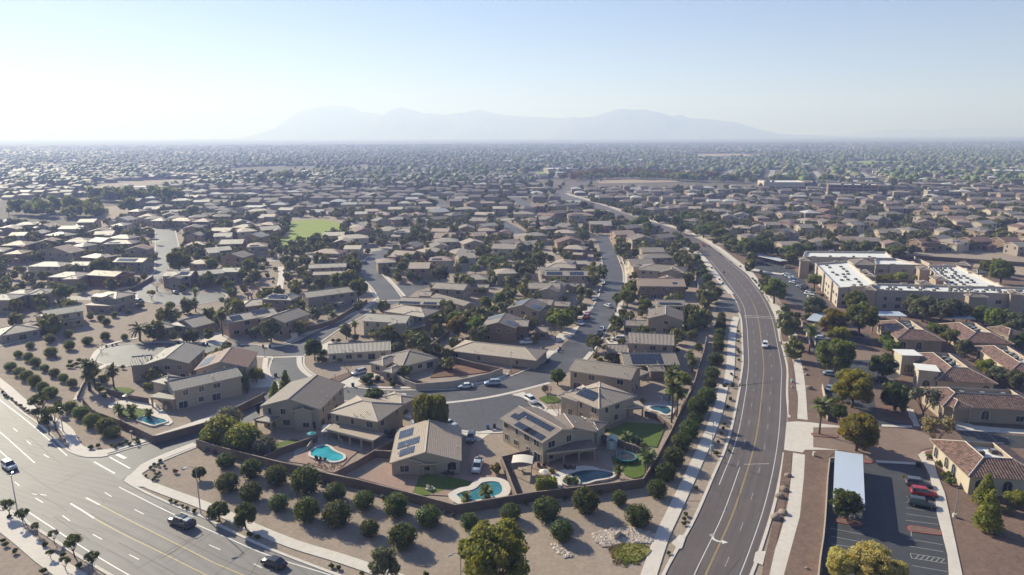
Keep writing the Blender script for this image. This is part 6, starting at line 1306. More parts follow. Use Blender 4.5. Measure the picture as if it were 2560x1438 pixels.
T('r_green', 'e 180,980,82 100,1095,112 190,1150,112 280,1010,97 350,1060,102 260,1190,122 345,1250,122 445,1120,82 540,1165,102 630,1220,92 420,1310,97 495,1355,142 720,1270,97 690,895,102 870,840,102 1050,800,92 1243,810,67 505,955,122 495,825,100 300,890,82 680,780,82 1060,660,82 1010,620,72 1140,590,62 1285,550,62 1697,490,92 2212,430,52')
T('s_green', 'e 1835,560,52 1700,595,72 1780,600,40 1900,580,40 700,1060,60 760,1080,62 830,1050,62 720,1100,60 790,1040,60 680,1100,52 840,1070,55 560,1020,30 1160,880,30 1120,890,30 1060,900,30')
T('s_green', 'f 355,130,60 335,225,40 330,260,35 325,335,45 245,365,30 520,45,30 450,85,45 440,150,40 455,275,30')
T('s_dark', 'a 680,470,50 730,458,45 830,455,40 860,465,40 885,450,40 910,445,40 940,430,45 965,445,40 1015,415,46 1028,432,40 1190,572,36 1150,597,33 1180,605,34 1225,612,34 1122,620,34 1145,647,33 1185,660,32 1170,675,30 1088,685,32 1155,697,38 1140,714,38 1270,868,40 1310,882,40 1358,908,36 1395,922,40 1447,943,46 1600,1003,36 1863,1122,46 1915,1138,46 2465,1352,46 2515,1367,46 20,1165,45 40,1195,50 110,1245,55 320,1390,60 330,1190,60 470,1270,50 590,1350,60 70,985,40')
T('s_straw', 'a 1300,648,50 1555,985,50'); T('s_silver', 'b 1070,850,52 1115,857,46 1540,965,46 1610,985,46 605,745,50 650,737,42 m 1230,900,120 1400,930,110')
T('s_dark', 'a 40,85,35 60,100,32 85,110,30 120,140,32 150,160,34 180,185,34 210,200,34 20,60,30'); T('s_dark', 'b 920,1425,50 1395,1430,60 65,1130,44 130,1150,46 690,1368,44 740,1378,46')
T('s_dark', 'c 1630,785,44 1550,980,50 1540,1015,44 1535,1050,44 1420,1270,40 1790,435,36 1865,175,40 1885,115,34 1840,300,38 1830,330,34 1815,370,36 1900,15,38 1870,500,34 1780,520,50 910,815,50 350,900,50 640,860,50')
T('s_dark', 'g 2300,1080,38 2340,1110,36 2310,1170,40 2290,1300,36 2360,860,40 2365,950,36 2350,1030,34 2365,780,34 2360,690,36 2370,880,36 2120,110,26 2190,215,28 2220,250,28 2230,150,24 h 80,495,22 95,510,24 130,560,24 150,590,24 170,620,24 110,530,22 k 560,1140,24 590,1170,26 610,1200,26 540,1120,22 380,1000,20 300,940,18 220,880,18 450,1030,20')
T('s_green', 'd 1480,600,75 1530,690,85 1550,735,85 1190,190,60 1390,540,45 1210,700,40 1575,620,40 c 545,655,62 b 1245,212,52'); T('s_dark', 'g 1378,195,50 1380,245,48 1425,257,40 1265,595,50 1180,765,44 1600,600,30 500,955,36 440,1000,28 575,845,44')
T('s_olive', 'f 1370,1220,85 1600,810,60 640,1330,60 800,1030,90 1000,1040,60 840,1040,70'); T('s_dark', 'f 1260,1235,125 1290,1205,110 1300,1275,80 1530,1275,90 1500,1245,60 1320,1385,150 1390,1370,110 1160,815,90 985,845,60 830,1035,80'); T('h_dark', 'e 1900,800,150'); T('h_lime', 'c 500,755,160')
T('h_dark', 'g 1930,570,140', 'tall clipped hedge beside the wide plain gable', 1.6); T('s_dark', 'g 1960,640,70 1800,860,60 1700,520,50 2060,640,70'); T('s_orange', 'b 1925,635,115 f 930,845,50'); T('s_lime', 'g 1060,920,80 1100,950,70 1180,930,110 1240,950,80 1290,970,70')
T('b_dark', 'a 1625,935,165 1820,985,185'); T('b_olive', 'b 1080,1365,255'); T('r_silver', 'a 1700,258,190 1970,455,175'); T('r_lime', 'a 1645,335,250 1810,395,230'); T('r_green', 'a 1580,380,170 1740,420,180 1880,420,150')
T('o_dark', 'a 290,135,185 400,225,200 350,285,150 270,210,120 60,905,130 160,975,120 540,1190,165 680,1300,130 370,1260,75'); T('o_olive', 'a 270,1065,100 395,1130,95 480,1330,100 440,150,110')
T('w_green', 'b 1435,190,290', 'drooping green willow-like tree at the cul-de-sac')
T('B_lime', 'p 1243,1385,205', 'biggest billowing yellow-green tree at the bottom centre'); T('B_lime', 'p 1168,1372,60'); T('B_pale', 'd 740,1345,240 960,1350,330 1140,1410,190')
T('b_dark', 'b 1000,78,150 690,60,70'); T('c_green', 'f 455,1275,150 350,1380,150'); T('c_lime', 'd 1820,800,150 1850,960,190'); T('b_lime', 'd 2050,850,150 1990,950,60')
T('B_yellow', 'd 860,350,300', 'large yellow-green tree at the office drive, in front of the carport'); T('b_dark', 'd 1150,90,200'); T('o_silver', 'd 1370,120,235'); T('o_straw', 'd 1460,345,250'); T('b_dark', 'd 770,880,235', 'dark tree in the red-kerbed island by the carport')
T('B_green', 'n 790,170,350', 'huge dark green tree on the tan wall of the upper lot'); T('B_yellow', 'n 960,480,370', 'broad yellow-topped tree above the office drive tree'); T('b_dark', 'n 1240,260,240 1350,570,230 860,560,100 820,700,160'); T('o_green', 'n 800,620,140 700,640,100')
T('B_yellow', 'h 815,870,250 880,990,160'); T('b_green', 'h 1050,850,260 1000,700,200 1040,680,130 1270,1040,110 1340,1090,150 1310,1020,110'); T('b_olive', 'h 640,740,190 1530,720,190 1620,740,220 1780,760,230 1900,760,200 1480,680,100 1980,780,120 2440,900,180 2350,960,150')
T('b_green', 'h 280,595,195 575,400,105 640,500,125 2160,800,170 2280,850,200 1700,930,140 1860,1000,150 1780,960,120 2190,390,130 2320,425,185 2270,370,120 430,290,120 370,250,110'); T('o_lime', 'h 1230,500,130 1320,490,100 1420,500,160 1620,480,120 1560,500,90'); T('b_lime', 'h 2180,1290,155 2130,1250,90 810,1000,120'); T('b_olive', 'h 1980,1120,150 2300,1340,175 2430,1400,155 2240,1350,110 1930,1100,80'); T('b_dark', 'h 80,225,150 200,225,140 40,200,90 130,160,90 2480,1030,120 2440,1060,100')
T('b_green', 'h 600,215,120 560,230,100 740,195,115 1390,240,130 1250,250,80 1200,245,80 1100,200,110 1330,230,100'); T('s_dark', 'h 180,470,60 210,480,60 240,500,55 200,510,60 230,530,50 160,450,50 150,430,40 480,820,80 430,810,60 400,800,50 620,600,60 700,640,50 1250,1010,60')
T('b_dark', 'g 710,1090,165 850,510,110 1040,790,150 890,520,110'); T('b_green', 'g 740,560,260 660,560,150'); T('o_olive', 'g 1060,810,200 1150,850,110 1230,690,140 1250,650,110'); T('b_green', 'g 1250,395,105 1350,385,165 1390,310,110 1510,430,135 1490,480,90'); T('n', 'g 720,1085,60 1425,530,100 460,690,140 690,690,160 880,400,130 1370,60,120 1450,125,90 1400,120,90 1480,20,100 620,1240,90 f 1080,1110,120')
T('n', 'c 510,60,100 590,200,130', None, 1.2); T('b_yellow', 'f 160,1175,170', 'small golden-yellow tree behind the plain brown wall'); T('B_yellow', 'f 2175,690,250 2110,660,120'); T('b_green', 'f 2330,710,210 2150,630,170 2060,640,110 1080,215,240 960,255,170 1180,330,220 1150,90,140 1060,290,150 2540,50,130 1640,1140,155'); T('b_olive', 'f 300,735,230 150,745,130 380,700,120 1060,760,130 1570,920,150 750,900,110'); T('b_dark', 'f 740,935,200 1620,830,110 830,960,90'); T('b_orange', 'f 100,50,110'); T('b_green', 'f 90,110,180 230,40,80 30,200,120'); T('n', 'f 110,330,190 180,300,120')
T('b_olive', 'f 1990,180,210 1900,150,120'); T('b_green', 'f 2350,130,110 2440,60,150 1620,110,130 1560,190,90 1700,200,110 1780,220,80 2230,60,120 2180,200,80'); T('b_yellow', 'g 2070,560,130 1745,1130,120'); T('B_lime', 'g 1850,1130,200'); T('b_orange', 'g 2045,505,80 k 175,1370,70')
T('b_green', 'g 2000,830,90 1990,160,60 540,40,150 440,60,90 80,60,150 450,140,110 390,150,100 330,200,100 60,430,130 180,400,140 260,300,90 130,490,90 20,320,80 300,340,90 200,30,110'); T('b_green', 'e 645,345,185 1790,60,240 1720,40,120'); T('o_orange', 'e 1510,380,105 1930,930,130'); T('n', 'e 1560,270,160 1640,260,120 2470,330,190 360,1420,90 1000,910,100 1000,300,90 1900,930,100'); T('b_olive', 'e 2220,250,150 2500,760,100 2550,50,110 2260,900,110'); T('b_green', 'e 2110,100,150 1000,90,210 940,100,120 2260,930,90 1930,1080,80 1840,1020,60'); T('h_lime', 'e 1520,1195,120 1640,1155,160 1770,1150,150 1480,1300,90'); T('s_green', 'e 2400,560,60 430,765,60 1000,1330,90 980,1290,80 1230,1110,60 1470,1300,70 1040,1400,60 1400,500,90 600,440,90 700,480,50')
T('b_green', 'c 930,345,80 490,35,60'); T('s_olive', 'c 1320,650,90 1180,430,100 1230,470,70 m 250,200,80'); T('s_red' if 0 else 's_orange', 'c 1225,125,50'); T('y_dark', 'e 2460,1270,60 f 50,1230,60 980,1370,50 j 1440,740,40')
# palms
def palm(z, x, y, yb, label, sc=1.0, date=False):
    b = Q(z, x, yb); lo, hi = .5, 30
    for _ in range(30):
        mid = (lo + hi) / 2
        if project((b.x, b.y, mid))[1] > px(z, x, y)[1]: lo = mid
        else: hi = mid
    h = lo; root = empty('palm_tree', b, R.uniform(0, 6), label, 'palm', 'palm trees'); mb = MB(); r_ = .3 if date else .2
    mb.tube([(0, 0, 0), (.05 * h / 8, 0, h * .5), (0, 0, h)], [r_ * 1.3, r_, r_ * .9], 7); mb.obj('trunk', 'bark', root)
    if date: link('crown', FEATH[0], root, (0, 0, h), 0, sc)
    else: c, s = PALM[R.randrange(3)]; link('crown', c, root, (0, 0, h), 0, sc); link('dead_fronds', s, root, (0, 0, h), 0, sc)
for a in [('e', 905, 1085, 1340, 'taller fan palm of the trio by the path', 1.5), ('e', 955, 1100, 1330, 'fan palm leaning right in the trio by the path', 1.4), ('e', 890, 1190, 1345, 'lowest fan palm of the trio by the path', 1.4), ('e', 1140, 1140, 1325, 'single fan palm beside the fountain yard', 1.5), ('e', 1962, 355, 520, 'upper crown of the stacked palms by the half-round cul-de-sac', 1.5), ('e', 1955, 460, 560, 'lower crown of the stacked palms by the half-round cul-de-sac', 1.4),
          ('e', 2306, 355, 478, 'fan palm at the right end of the half-round cul-de-sac', 1.4), ('e', 2070, 555, 700, 'tall palm left of the blue-panelled house', 1.4), ('e', 2225, 590, 800, 'tallest palm before the blue-panelled house', 1.6), ('f', 1150, 680, 775, 'small palm at the cream dormer house corner', 1.1), ('f', 730, 540, 640, 'palm behind the brown cross street wall', 1.3), ('f', 930, 580, 640, 'low palm clump behind the brown cross street wall', 1.3), ('f', 1330, 560, 600, 'low palm by the cream dormer house', 1.2), ('f', 1320, 760, 820, 'palm before the cream dormer house', 1.1), ('f', 470, 130, 190, 'palm above the pale path', 1.1),
          ('c', 1440, 10, 290, 'very tall thin palm beside the small blue pool', 1.7), ('c', 1480, 60, 250, 'second tall palm, right of the very tall thin one', 1.5), ('c', 1260, 545, 650, 'bushy palm at the lagoon yard corner', 1.5), ('c', 1040, 650, 710, 'short palm by the lagoon spa end', .9), ('c', 1095, 395, 450, 'short palm on the shaded lawn', 1.2), ('c', 660, 720, 775, 'tiny palm left of the lagoon spa', .7), ('c', 715, 725, 775, 'tiny palm right of the lagoon spa', .7), ('b', 1700, 850, 890, 'bushy palm at the lower end of the kidney pool', 1.0), ('b', 1850, 815, 870, 'fountain-like palm over the kidney pool rim', 1.2), ('a', 890, 195, 240, 'small palm by the white fountain', 1.2), ('a', 985, 190, 240, 'dark palm on the small pool lawn', 1.2), ('a', 1110, 210, 255, 'small palm behind the corner pool', 1.0),
          ('g', 1730, 1085, 1330, 'slim palm beside the lime tree near the long wall', 1.5), ('g', 1940, 960, 1060, 'palm with pale skirt near the long wall top', 1.4), ('g', 1915, 900, 1010, 'small palm on the bright lawn', 1.2), ('g', 1780, 1040, 1130, 'palm right of the solar field house', 1.3), ('g', 2030, 280, 360, 'shaggy palm in the upper hedge', 1.3), ('g', 2050, 420, 480, 'palm below the hedge stub', 1.2), ('n', 632, 660, 930, 'tall palm on the thin red-kerbed island', 1.9), ('n', 538, -60, 160, 'tall palm on the small upper red island', 1.8), ('g', 360, 440, 520, 'palm behind the twin solar gables', 1.2), ('j', 1360, 1100, 1180, 'palm in the garden belt left of the loop street', 1.4), ('j', 1470, 870, 980, 'bushy palm by the tall dark garden trees', 2.0), ('i', 70, 610, 680, 'slim palm beside the sandy open field', 1.8), ('i', 1128, 760, 860, 'palm at the foot of the straight pale street', 1.5), ('k', 1835, 830, 915, 'palm by the wide tan house beyond the complex', 1.8), ('k', 2110, 1000, 1050, 'small palm near the dirt lot', 1.0)]: palm(*a)
palm('e', 1400, 730, 850, 'broad feathery date palm at the teardrop cul-de-sac', 1.25, True); palm('f', 2040, 1060, 1120, 'feathery palm beside the bare dirt yard', .8, True)
def treerow(kind, s, n, dm, desc):
    q = resample(smooth(pts(s), 3), n)
    for i, p in enumerate(q):
        p = p + Vector((R.uniform(-.6, .6), R.uniform(-.6, .6), 0)); o = put_tree(kind, p, dm * R.uniform(.8, 1.2), 'tree', None, 'tree', 'trees'); TL.append((o, desc, p))
treerow('r_dark', 'q 1400,665 1330,632 1200,588 1000,525 860,485 720,442 560,402 430,372', 42, 5.2, 'dark tree of the outer boulevard hedge row'); treerow('r_dark', 'p 1990,820 2030,800 2060,790', 3, 4, 'dark shrub-like tree by the silver carport'); treerow('b_green', 'k 40,700 180,760 330,860 430,920 560,950 700,940 860,960', 12, 9, 'green tree of the belt beside the boulevard')
treerow('r_dark', 'q 1300,790 1230,740 1180,700', 6, 5, 'dark tree of the inner boulevard hedge row')
T('b_green', 'q 820,570,110 880,560,130 930,600,120 410,540,110 1460,560,150 1440,620,150 1550,660,130 1740,790,110 1850,800,130'); T('b_dark', 'q 600,500,90 540,480,90 480,490,80 690,535,80 350,410,90 400,430,80 300,400,70 1100,680,80 1230,620,90 1270,600,80 1180,550,90')
# ------------------------------------------------------------------ middle rows of houses, traced: eave centre and apparent width
def HM(s, st=2, depth=12, ang=None):
    z = None
    for t in s.split():
        if ',' not in t: z = t; continue
        x, y, w = map(float, t.split(',')); ze = 5.6 if st == 2 else 3.2
        q0, q1 = Q(z, x - w / 2, y, ze), Q(z, x + w / 2, y, ze); c = (q0 + q1) / 2; Lw = min(26, max(10, (q1 - q0).length * .92)); a = (ang if ang is not None else R.choice([0, .15, -.2, .3, -.35, .1]))
        auto_house(c + Vector((0, 4, 0)), a, Lw, st)
def auto_house(c, a, Lw, st, near=False):
    wl_ = R.choice(WALLS); rf_ = R.choice(ROOFS); kd = R.choice(['gx', 'h', 'h', 'gx', 'gy']); d = R.uniform(10, 13) * (1 if st == 2 else 1.15); pit = .3
    ax = Vector((math.cos(a), math.sin(a), 0)); ay = Vector((-ax.y, ax.x, 0)); ze = 5.6 if st == 2 else 3.2
    p0 = c - ax * Lw / 2 - ay * d / 2; vols = [dict(p0=Vector((p0.x, p0.y, 0)), p1=Vector((p0.x, p0.y, 0)) + ax * Lw, d=d, st=st, rf=kd, ze=ze)]
    if R.random() < .8:   # lower or crossing wing
        w2 = Lw * R.uniform(.35, .5); off = R.choice([0, Lw - w2]); q = p0 + ax * off - ay * R.uniform(2.5, 4.5); vols.append(dict(p0=q, p1=q + ax * w2, d=d * .6, st=1, rf=R.choice(['h', 'gy', 'gx']), ze=3.2 if R.random() < .6 else ze - .4))
    sol = R.random() < .14
    if sol: vols[0]['solar'] = [('f', .15, .6, .8, 1)]
    root = house(vols, wl_, rf_, None, near=near, name='house', winskip=.35)
    ds = f"{WNAME[wl_]} {'two' if st == 2 else 'single'}-storey house, {RNAME[rf_]} {'hip' if kd == 'h' else 'gable'} roof"; HL_.append((root, ds, Vector((c.x, c.y, 0)))); return root
HL_ = []
HM('i 110,870,190 430,925,300 700,965,220 100,935,110 880,860,230 1010,905,180 760,790,140 740,845,150 900,820,200 260,785,120 170,720,150 340,735,150 60,740,110 520,750,180 430,800,200 880,725,110 910,685,150 1085,655,110 1010,620,110 1420,745,130 1440,800,120 1450,870,150 1640,765,160 1645,805,140 1715,860,180 1810,740,170 1890,810,170 1900,880,160 1745,960,200 1475,1010,150 1550,600,110 1340,540,150 1490,550,120 1440,515,80 1990,720,150 1990,660,120 1920,620,190 2130,610,120 1790,605,100 1350,690,200 1500,695,140 2475,800,170 2545,850,140 2440,930,240 1180,690,120 1250,650,120 640,700,130 120,800,100 600,880,110 1120,600,120')
HM('j 60,820,240 330,755,140 450,775,170 500,880,150 450,945,190 560,1040,170 720,985,200 900,965,120 1200,895,200 720,770,150 750,805,170 760,845,200 910,745,130 1060,765,140 1000,800,120 950,860,180 1195,785,120 1450,715,120 1430,800,150 380,605,120 450,655,110 540,645,130 660,605,120 1510,650,140 1340,640,170 1160,600,120 1050,645,160 1010,690,130 905,605,180 960,565,140 870,525,110 1650,780,170 1680,850,230 1730,900,180 1640,1010,150 2080,790,170 2220,830,210 2300,920,190 2330,965,260 1910,715,180 1760,650,210 1840,620,120 1450,580,110 600,560,110 450,560,110 280,640,120 200,620,110 120,640,100 90,740,120 1560,560,100 300,1000,120 2210,1010,200 60,900,130 700,880,120 1530,1080,110 1200,1080,120')
HM('k 120,600,100 100,470,120 250,500,110 370,660,110 320,620,130 470,650,120 560,580,110 480,745,130 360,770,130 530,810,140 620,670,110 690,600,120 820,640,180 700,720,120 830,720,110 940,740,120 1060,580,160 1100,700,120 1190,730,120 1230,560,100 1310,720,120 1240,530,120 1080,850,160 1260,835,160 1420,840,170 1600,865,150 1590,640,170 1570,560,130 1770,580,110 1850,625,140 1850,850,180 2060,850,190 2230,840,180 2060,590,180 1960,640,160 1850,710,170 1830,670,110 2010,770,140 2260,760,150 2280,710,180 2130,700,120 2460,840,160 2480,640,130 2350,620,110 1890,560,110 2430,560,130 2560,740,120 1100,620,120 960,690,110 1570,780,180 1730,760,120 820,870,170 2560,880,140 600,740,110 250,620,90 2150,560,120 2220,590,110 1330,600,150 900,590,100 700,530,110 600,480,110 440,500,120 320,460,110')
N_TR = len(HL_)
# ------------------------------------------------------------------ the valley beyond: jittered blocks turned by district
cellsz = 330.0; SEED = {}
def seed_at(i, j):
    if (i, j) not in SEED: rr = random.Random(i * 7919 + j * 104729); SEED[(i, j)] = (Vector(((i + rr.uniform(.15, .85)) * cellsz, (j + rr.uniform(.15, .85)) * cellsz, 0)), rr.choice([0, 0, .25, -.3, .6, -.5, .12, 1.2]), rr.random())
    return SEED[(i, j)]
def zone(x, y):
    i, j = int(x // cellsz), int(y // cellsz); return min(((seed_at(a, b), (a, b)) for a in (i - 1, i, i + 1) for b in (j - 1, j, j + 1)), key=lambda t: (t[0][0].x - x) ** 2 + (t[0][0].y - y) ** 2)
NO = [(min(p[0] for p in q), max(p[0] for p in q), min(p[1] for p in q), max(p[1] for p in q), q) for q in ROADS]
for s in ['p 700,600 730,580 720,545 800,545 860,558 856,580 800,600 740,605 735,622 700,618', 'p 2290,640 2560,650 2900,680 2900,640 2560,632 2280,625', 'p -60,505 180,495 330,505 330,548 180,585 60,562 -80,556', 'p 1990,800 1990,640 2560,640 2900,720 2900,1438 1990,1438', 'p 1736,384 1900,384 1900,396 1740,396', 'p 2110,403 2250,403 2250,414 2110,414', 'p 1470,458 2200,448 2200,460 1500,464', 'p 230,460 420,448 520,450 400,470 240,476', 'p 1270,429 1400,429 1390,441 1280,441']:
    q = [(p.x, p.y) for p in pts(s)]; NO.append((min(p[0] for p in q), max(p[0] for p in q), min(p[1] for p in q), max(p[1] for p in q), q))
GR = {}
for hx, hy, hr in HOUSES: GR.setdefault((int(hx // 40), int(hy // 40)), []).append((hx, hy, hr))
def free(x, y, r_, houses=True):
    for a, b, c, d, q in NO:
        if a - r_ < x < b + r_ and c - r_ < y < d + r_:
            if inside(x, y, q): return False
            if r_ and min((x - u) ** 2 + (y - v) ** 2 for u, v in q) < r_ * r_: return False
    if houses:
        i, j = int(x // 40), int(y // 40)
        for a in (i - 1, i, i + 1):
            for b in (j - 1, j, j + 1):
                for hx, hy, hr in GR.get((a, b), ()):
                    if (hx - x) ** 2 + (hy - y) ** 2 < (hr + r_) ** 2: return False
    return True
cand = []; streets = MB(); tcand = []; rr = random.Random(11); seen = set()
FARY = 5200
def inview(x, y, m=1.0): return abs(x) < y * .80 * m + 60
zones = set(); 
for i in range(int(-FARY * .85 / cellsz) - 2, int(FARY * .85 / cellsz) + 3):
    for j in range(0, int(FARY / cellsz) + 2): zones.add((i, j))
for zc in zones:
    (sc_, ang, u), _ = seed_at(*zc), 0
    if not inview(sc_.x, sc_.y + 250, 1.1) or sc_.y < 150: continue
    dist = sc_.y; ca, sa = math.cos(ang), math.sin(ang); empty_ = u < .05 and dist > 900; step = 17 if dist < 1500 else 19 if dist < 2600 else 24
    rowgap = [0, 31, 45] ; period = 76.0
    ns = int(cellsz * .75 / step); nr = int(cellsz * .75 / period) + 1
    for r_ in range(-nr, nr + 1):
        for sub in (0, 1):
            yy = r_ * period + (0 if sub == 0 else 30)
            for k in range(-ns, ns + 1):
                xx = k * step + rr.uniform(-1.5, 1.5); x = sc_.x + xx * ca - yy * sa; y = sc_.y + xx * sa + yy * ca
                if not inview(x, y) or y < 380 or y > FARY: continue
                if zone(x, y)[1] != zc: continue
                if noise.noise(Vector((x / 260, y / 260, 3))) > .42 and y > 800:
                    if rr.random() < .5: tcand.append((x, y, rr.uniform(6, 13)))
                    continue
                if empty_: 
                    if rr.random() < .04: tcand.append((x, y, rr.uniform(5, 9)))
                    continue
                if free(x, y, 8 if y < 900 else 4) and rr.random() < .9 and not any(inside(x * kk, y * kk, ARFAR) for kk in (1.03, 1.06)): cand.append((y, x, ang, rr.random()))
                if sub == 0 and y < 2300:
                    sx = sc_.x + xx * ca - (yy - 23) * sa; sy = sc_.y + xx * sa + (yy - 23) * ca
                    if free(sx, sy, 3): streets.box((sx, sy, .03 + .0005 * ((k % 2) + 2 * (r_ % 2))), (step + 1, 9, .02), 0, ang, 1, skip=(0, 2, 3, 4, 5))
                for _ in range(3 if y < 2600 else 2):
                    tx = x + rr.uniform(-9, 9); ty = y + rr.uniform(-9, 9) + (10 if sub == 0 else -10) * .8
                    if rr.random() < .9: any(inside(tx * kk, ty * kk, ARFAR) for kk in (1.02, 1.05, 1.08)) or tcand.append((tx, ty, rr.choice([5, 6, 7, 8, 9, 11] if y > 900 else [3, 4, 5, 6, 7, 8]) * rr.uniform(.8, 1.25)))
so = streets.obj('road', 'concrete_dull'); so['kind'] = 'structure'; so['label'] = 'grid of residential streets across the middle distance'
cand.sort(); left = max(0, 298 - len([h for h in bpy.data.objects if h.get('category') == 'house']))
for y, x, a, u in cand[:left]:
    auto_house(Vector((x, y, 0)), a, 13.5, 2 if u < .7 else 1)
autolabels(HL_, 'house')
# the rest joined: one box and one roof per house
def far_houses(lst):
    rr = random.Random(3); n = len(lst); V_ = []; Fw = []; Fr = []; b = 0
    for y, x, a, u in lst:
        big = u > .975; w = rr.uniform(12, 16) * (2.6 if big else 1); d = rr.uniform(10, 14) * (1.8 if big else 1); ze = 5.4 if u < .6 else 3.2; ca, sa = math.cos(a), math.sin(a)
        if y > 2600: w *= 1.25; d *= 1.2
        hip = min(w, d) / 2 * (.0 if big else 1); zr = ze + (.32 * hip if not big else .3); q = []
        for z, o in ((0, .5), (ze, .5)): q += [(sx * (w / 2 - o), sy * (d / 2 - o), z) for sx, sy in ((-1, -1), (1, -1), (1, 1), (-1, 1))]
        q += [(sx * w / 2, sy * d / 2, ze - .05) for sx, sy in ((-1, -1), (1, -1), (1, 1), (-1, 1))]
        m_ = max(0, w / 2 - (hip if u % .1 < .06 else 0)); q += [(-m_, 0 if not big else -d / 2, zr), (m_, 0 if not big else -d / 2, zr)] if not big else [(-w / 2, -d / 2, zr), (w / 2, -d / 2, zr)]
        if big: q += [(w / 2, d / 2, zr), (-w / 2, d / 2, zr)]
        V_ += [(x + p * ca - r_ * sa, y + p * sa + r_ * ca, z) for p, r_, z in q]
        Fw += [(b, b + 1, b + 5, b + 4), (b + 1, b + 2, b + 6, b + 5), (b + 2, b + 3, b + 7, b + 6), (b + 3, b, b + 4, b + 7)]; e = b + 8; k = b + 12
        if big: Fr += [(k, k + 1, k + 2, k + 3), (e, e + 1, k + 1, k), (e + 1, e + 2, k + 2, k + 1), (e + 2, e + 3, k + 3, k + 2), (e + 3, e, k, k + 3)]
        else: Fr += [(e, e + 1, k + 1, k), (e + 2, e + 3, k, k + 1), (e + 1, e + 2, k + 1), (e + 3, e, k)]
        b += len(q)
    me = bpy.data.meshes.new('distant_houses'); me.from_pydata(V_, [], Fw + Fr); me.materials.append(MA['far_wall']); me.materials.append(MA['far_roof']); me.polygons.foreach_set('material_index', [0] * len(Fw) + [1] * len(Fr)); me.update()
    o = link('distant_houses', me); tag(o, 'thousands of small houses fading into the hazy distance', kind='stuff'); return n
NF = far_houses(cand[left:])
# ------------------------------------------------------------------ trees between the houses
near_t = []
rr = random.Random(21)
# gaps among traced houses
hs = [h for h in HOUSES]
gx = [];
for _ in range(5200):
    y = rr.uniform(175, 640); x = rr.uniform(-y * .8 - 60, y * .8 + 60)
    if free(x, y, 1.5, True): gx.append((x, y, rr.choice([3, 4, 5, 6, 7, 8]) * rr.uniform(.8, 1.2)))
def project_ok(x, y):
    p = project((x, y, 2)); return p and -40 < p[0] < 2600
OPEN = [[(p.x, p.y) for p in pts(s)] for s in ['e -400,1438 -200,700 340,900 840,700 1250,560 1500,480 2100,480 2300,420 2500,500 1800,560 1500,640 1400,860 1000,1100 800,1438', 'p 500,1120 640,1160 900,1260 1300,1260 1620,1190 1780,780 1830,640 2100,1438 400,1438 0,1438 0,1000 200,1040 480,1100',
        'f -60,420 30,380 200,330 300,200 420,60 480,0 440,380 300,430', 'c 985,555 1235,550 1300,700 1100,720', 'b 380,450 1000,450 1350,700 2050,830 1300,830 690,690 380,600', 'a 1460,415 1640,460 2300,640 1300,900 1000,740', 'c 400,560 980,600 960,760 500,830 270,820', 'f 1500,1180 2500,1120 2500,1250 1700,1300', 'p 640,1000 740,870 900,960 1400,940 1400,1100 1100,1090 900,1010 640,1080', 'p 300,960 660,1000 400,1150 200,1020', 'f 640,1020 860,1030 1300,1130 1100,1260 760,1200', 'f 400,100 480,100 480,360 380,360']]
sel = []; occ = {}
for x, y, d in gx:
    if not project_ok(x, y) or any(inside(x, y, q) for q in OPEN): continue
    if rr.random() < .9 and any(inside(x * kk, y * kk, r4) for kk in (1.03, 1.06, 1.09) for r4 in ROADS if abs(r4[0][1] - y) < 900): continue
    k = (int(x // 7), int(y // 7))
    if k in occ: continue
    if any((x - tx) ** 2 + (y - ty) ** 2 < (tr + 2.5) ** 2 for tx, ty, tr in TREES): continue
    occ[k] = 1; sel.append((y, x, d))
sel.sort(); n_tr = len([o for o in bpy.data.objects if o.get('category') == 'tree'])
room = max(0, 298 - n_tr); KINDS_ = ['b_green', 'b_dark', 'b_green', 'b_olive', 'o_olive', 'b_lime', 'r_green', 'b_silver', 'b_yellow', 'b_green', 'c_green']
print('TREES', n_tr, 'cand', len(sel), 'houses', N_TR, len(cand), 'left', left)
pick = sel[::max(1, len(sel) // max(1, room) // 2)][:room] if len(sel) > room * 2 else sel[:room]
ps_ = set(pick)
for y, x, d in pick:
    kd = rr.choice(KINDS_); p = Vector((x, y, 0)); o = put_tree(kd, p, d, 'tree'); TL.append((o, {'b': 'leafy', 'o': 'airy', 'r': 'round', 'c': 'pointed'}[kd[0]] + ' ' + CD[kd.split('_')[1]] + ' garden tree', p))
autolabels(TL, 'tree'); autolabels(SL, 'shrub')
# everything further: one joined mass of small trees
def tree_mass(name, lst, sub, label, jit=.28):
    bm = bmesh.new(); bmesh.ops.create_icosphere(bm, subdivisions=sub, radius=1); bv = np.array([v.co[:] for v in bm.verts]); bf = np.array([[v.index for v in f.verts] for f in bm.faces]); bm.free()
    n = len(lst); A = np.array(lst); rs = np.random.RandomState(2); m_ = len(bv)
    d = A[:, 2][:, None, None] * .5; V_ = bv[None] * (1 + rs.uniform(-jit, jit, (n, m_, 1))) * d * np.array([1, 1, .9]) + np.stack((A[:, 0], A[:, 1], A[:, 2] * .52), 1)[:, None, :]
    Fc = (bf[None] + (np.arange(n) * m_)[:, None, None]).reshape(-1, 3); me = bpy.data.meshes.new(name); V_ = V_.reshape(-1, 3)
    me.vertices.add(len(V_)); me.vertices.foreach_set('co', V_.ravel()); me.loops.add(Fc.size); me.loops.foreach_set('vertex_index', Fc.ravel()); me.polygons.add(len(Fc)); me.polygons.foreach_set('loop_start', np.arange(0, Fc.size, 3)); me.polygons.foreach_set('loop_total', np.full(len(Fc), 3)); me.update(calc_edges=True)
    me.materials.append(MA['leaf_far']); o = link(name, me); tag(o, label, kind='stuff')
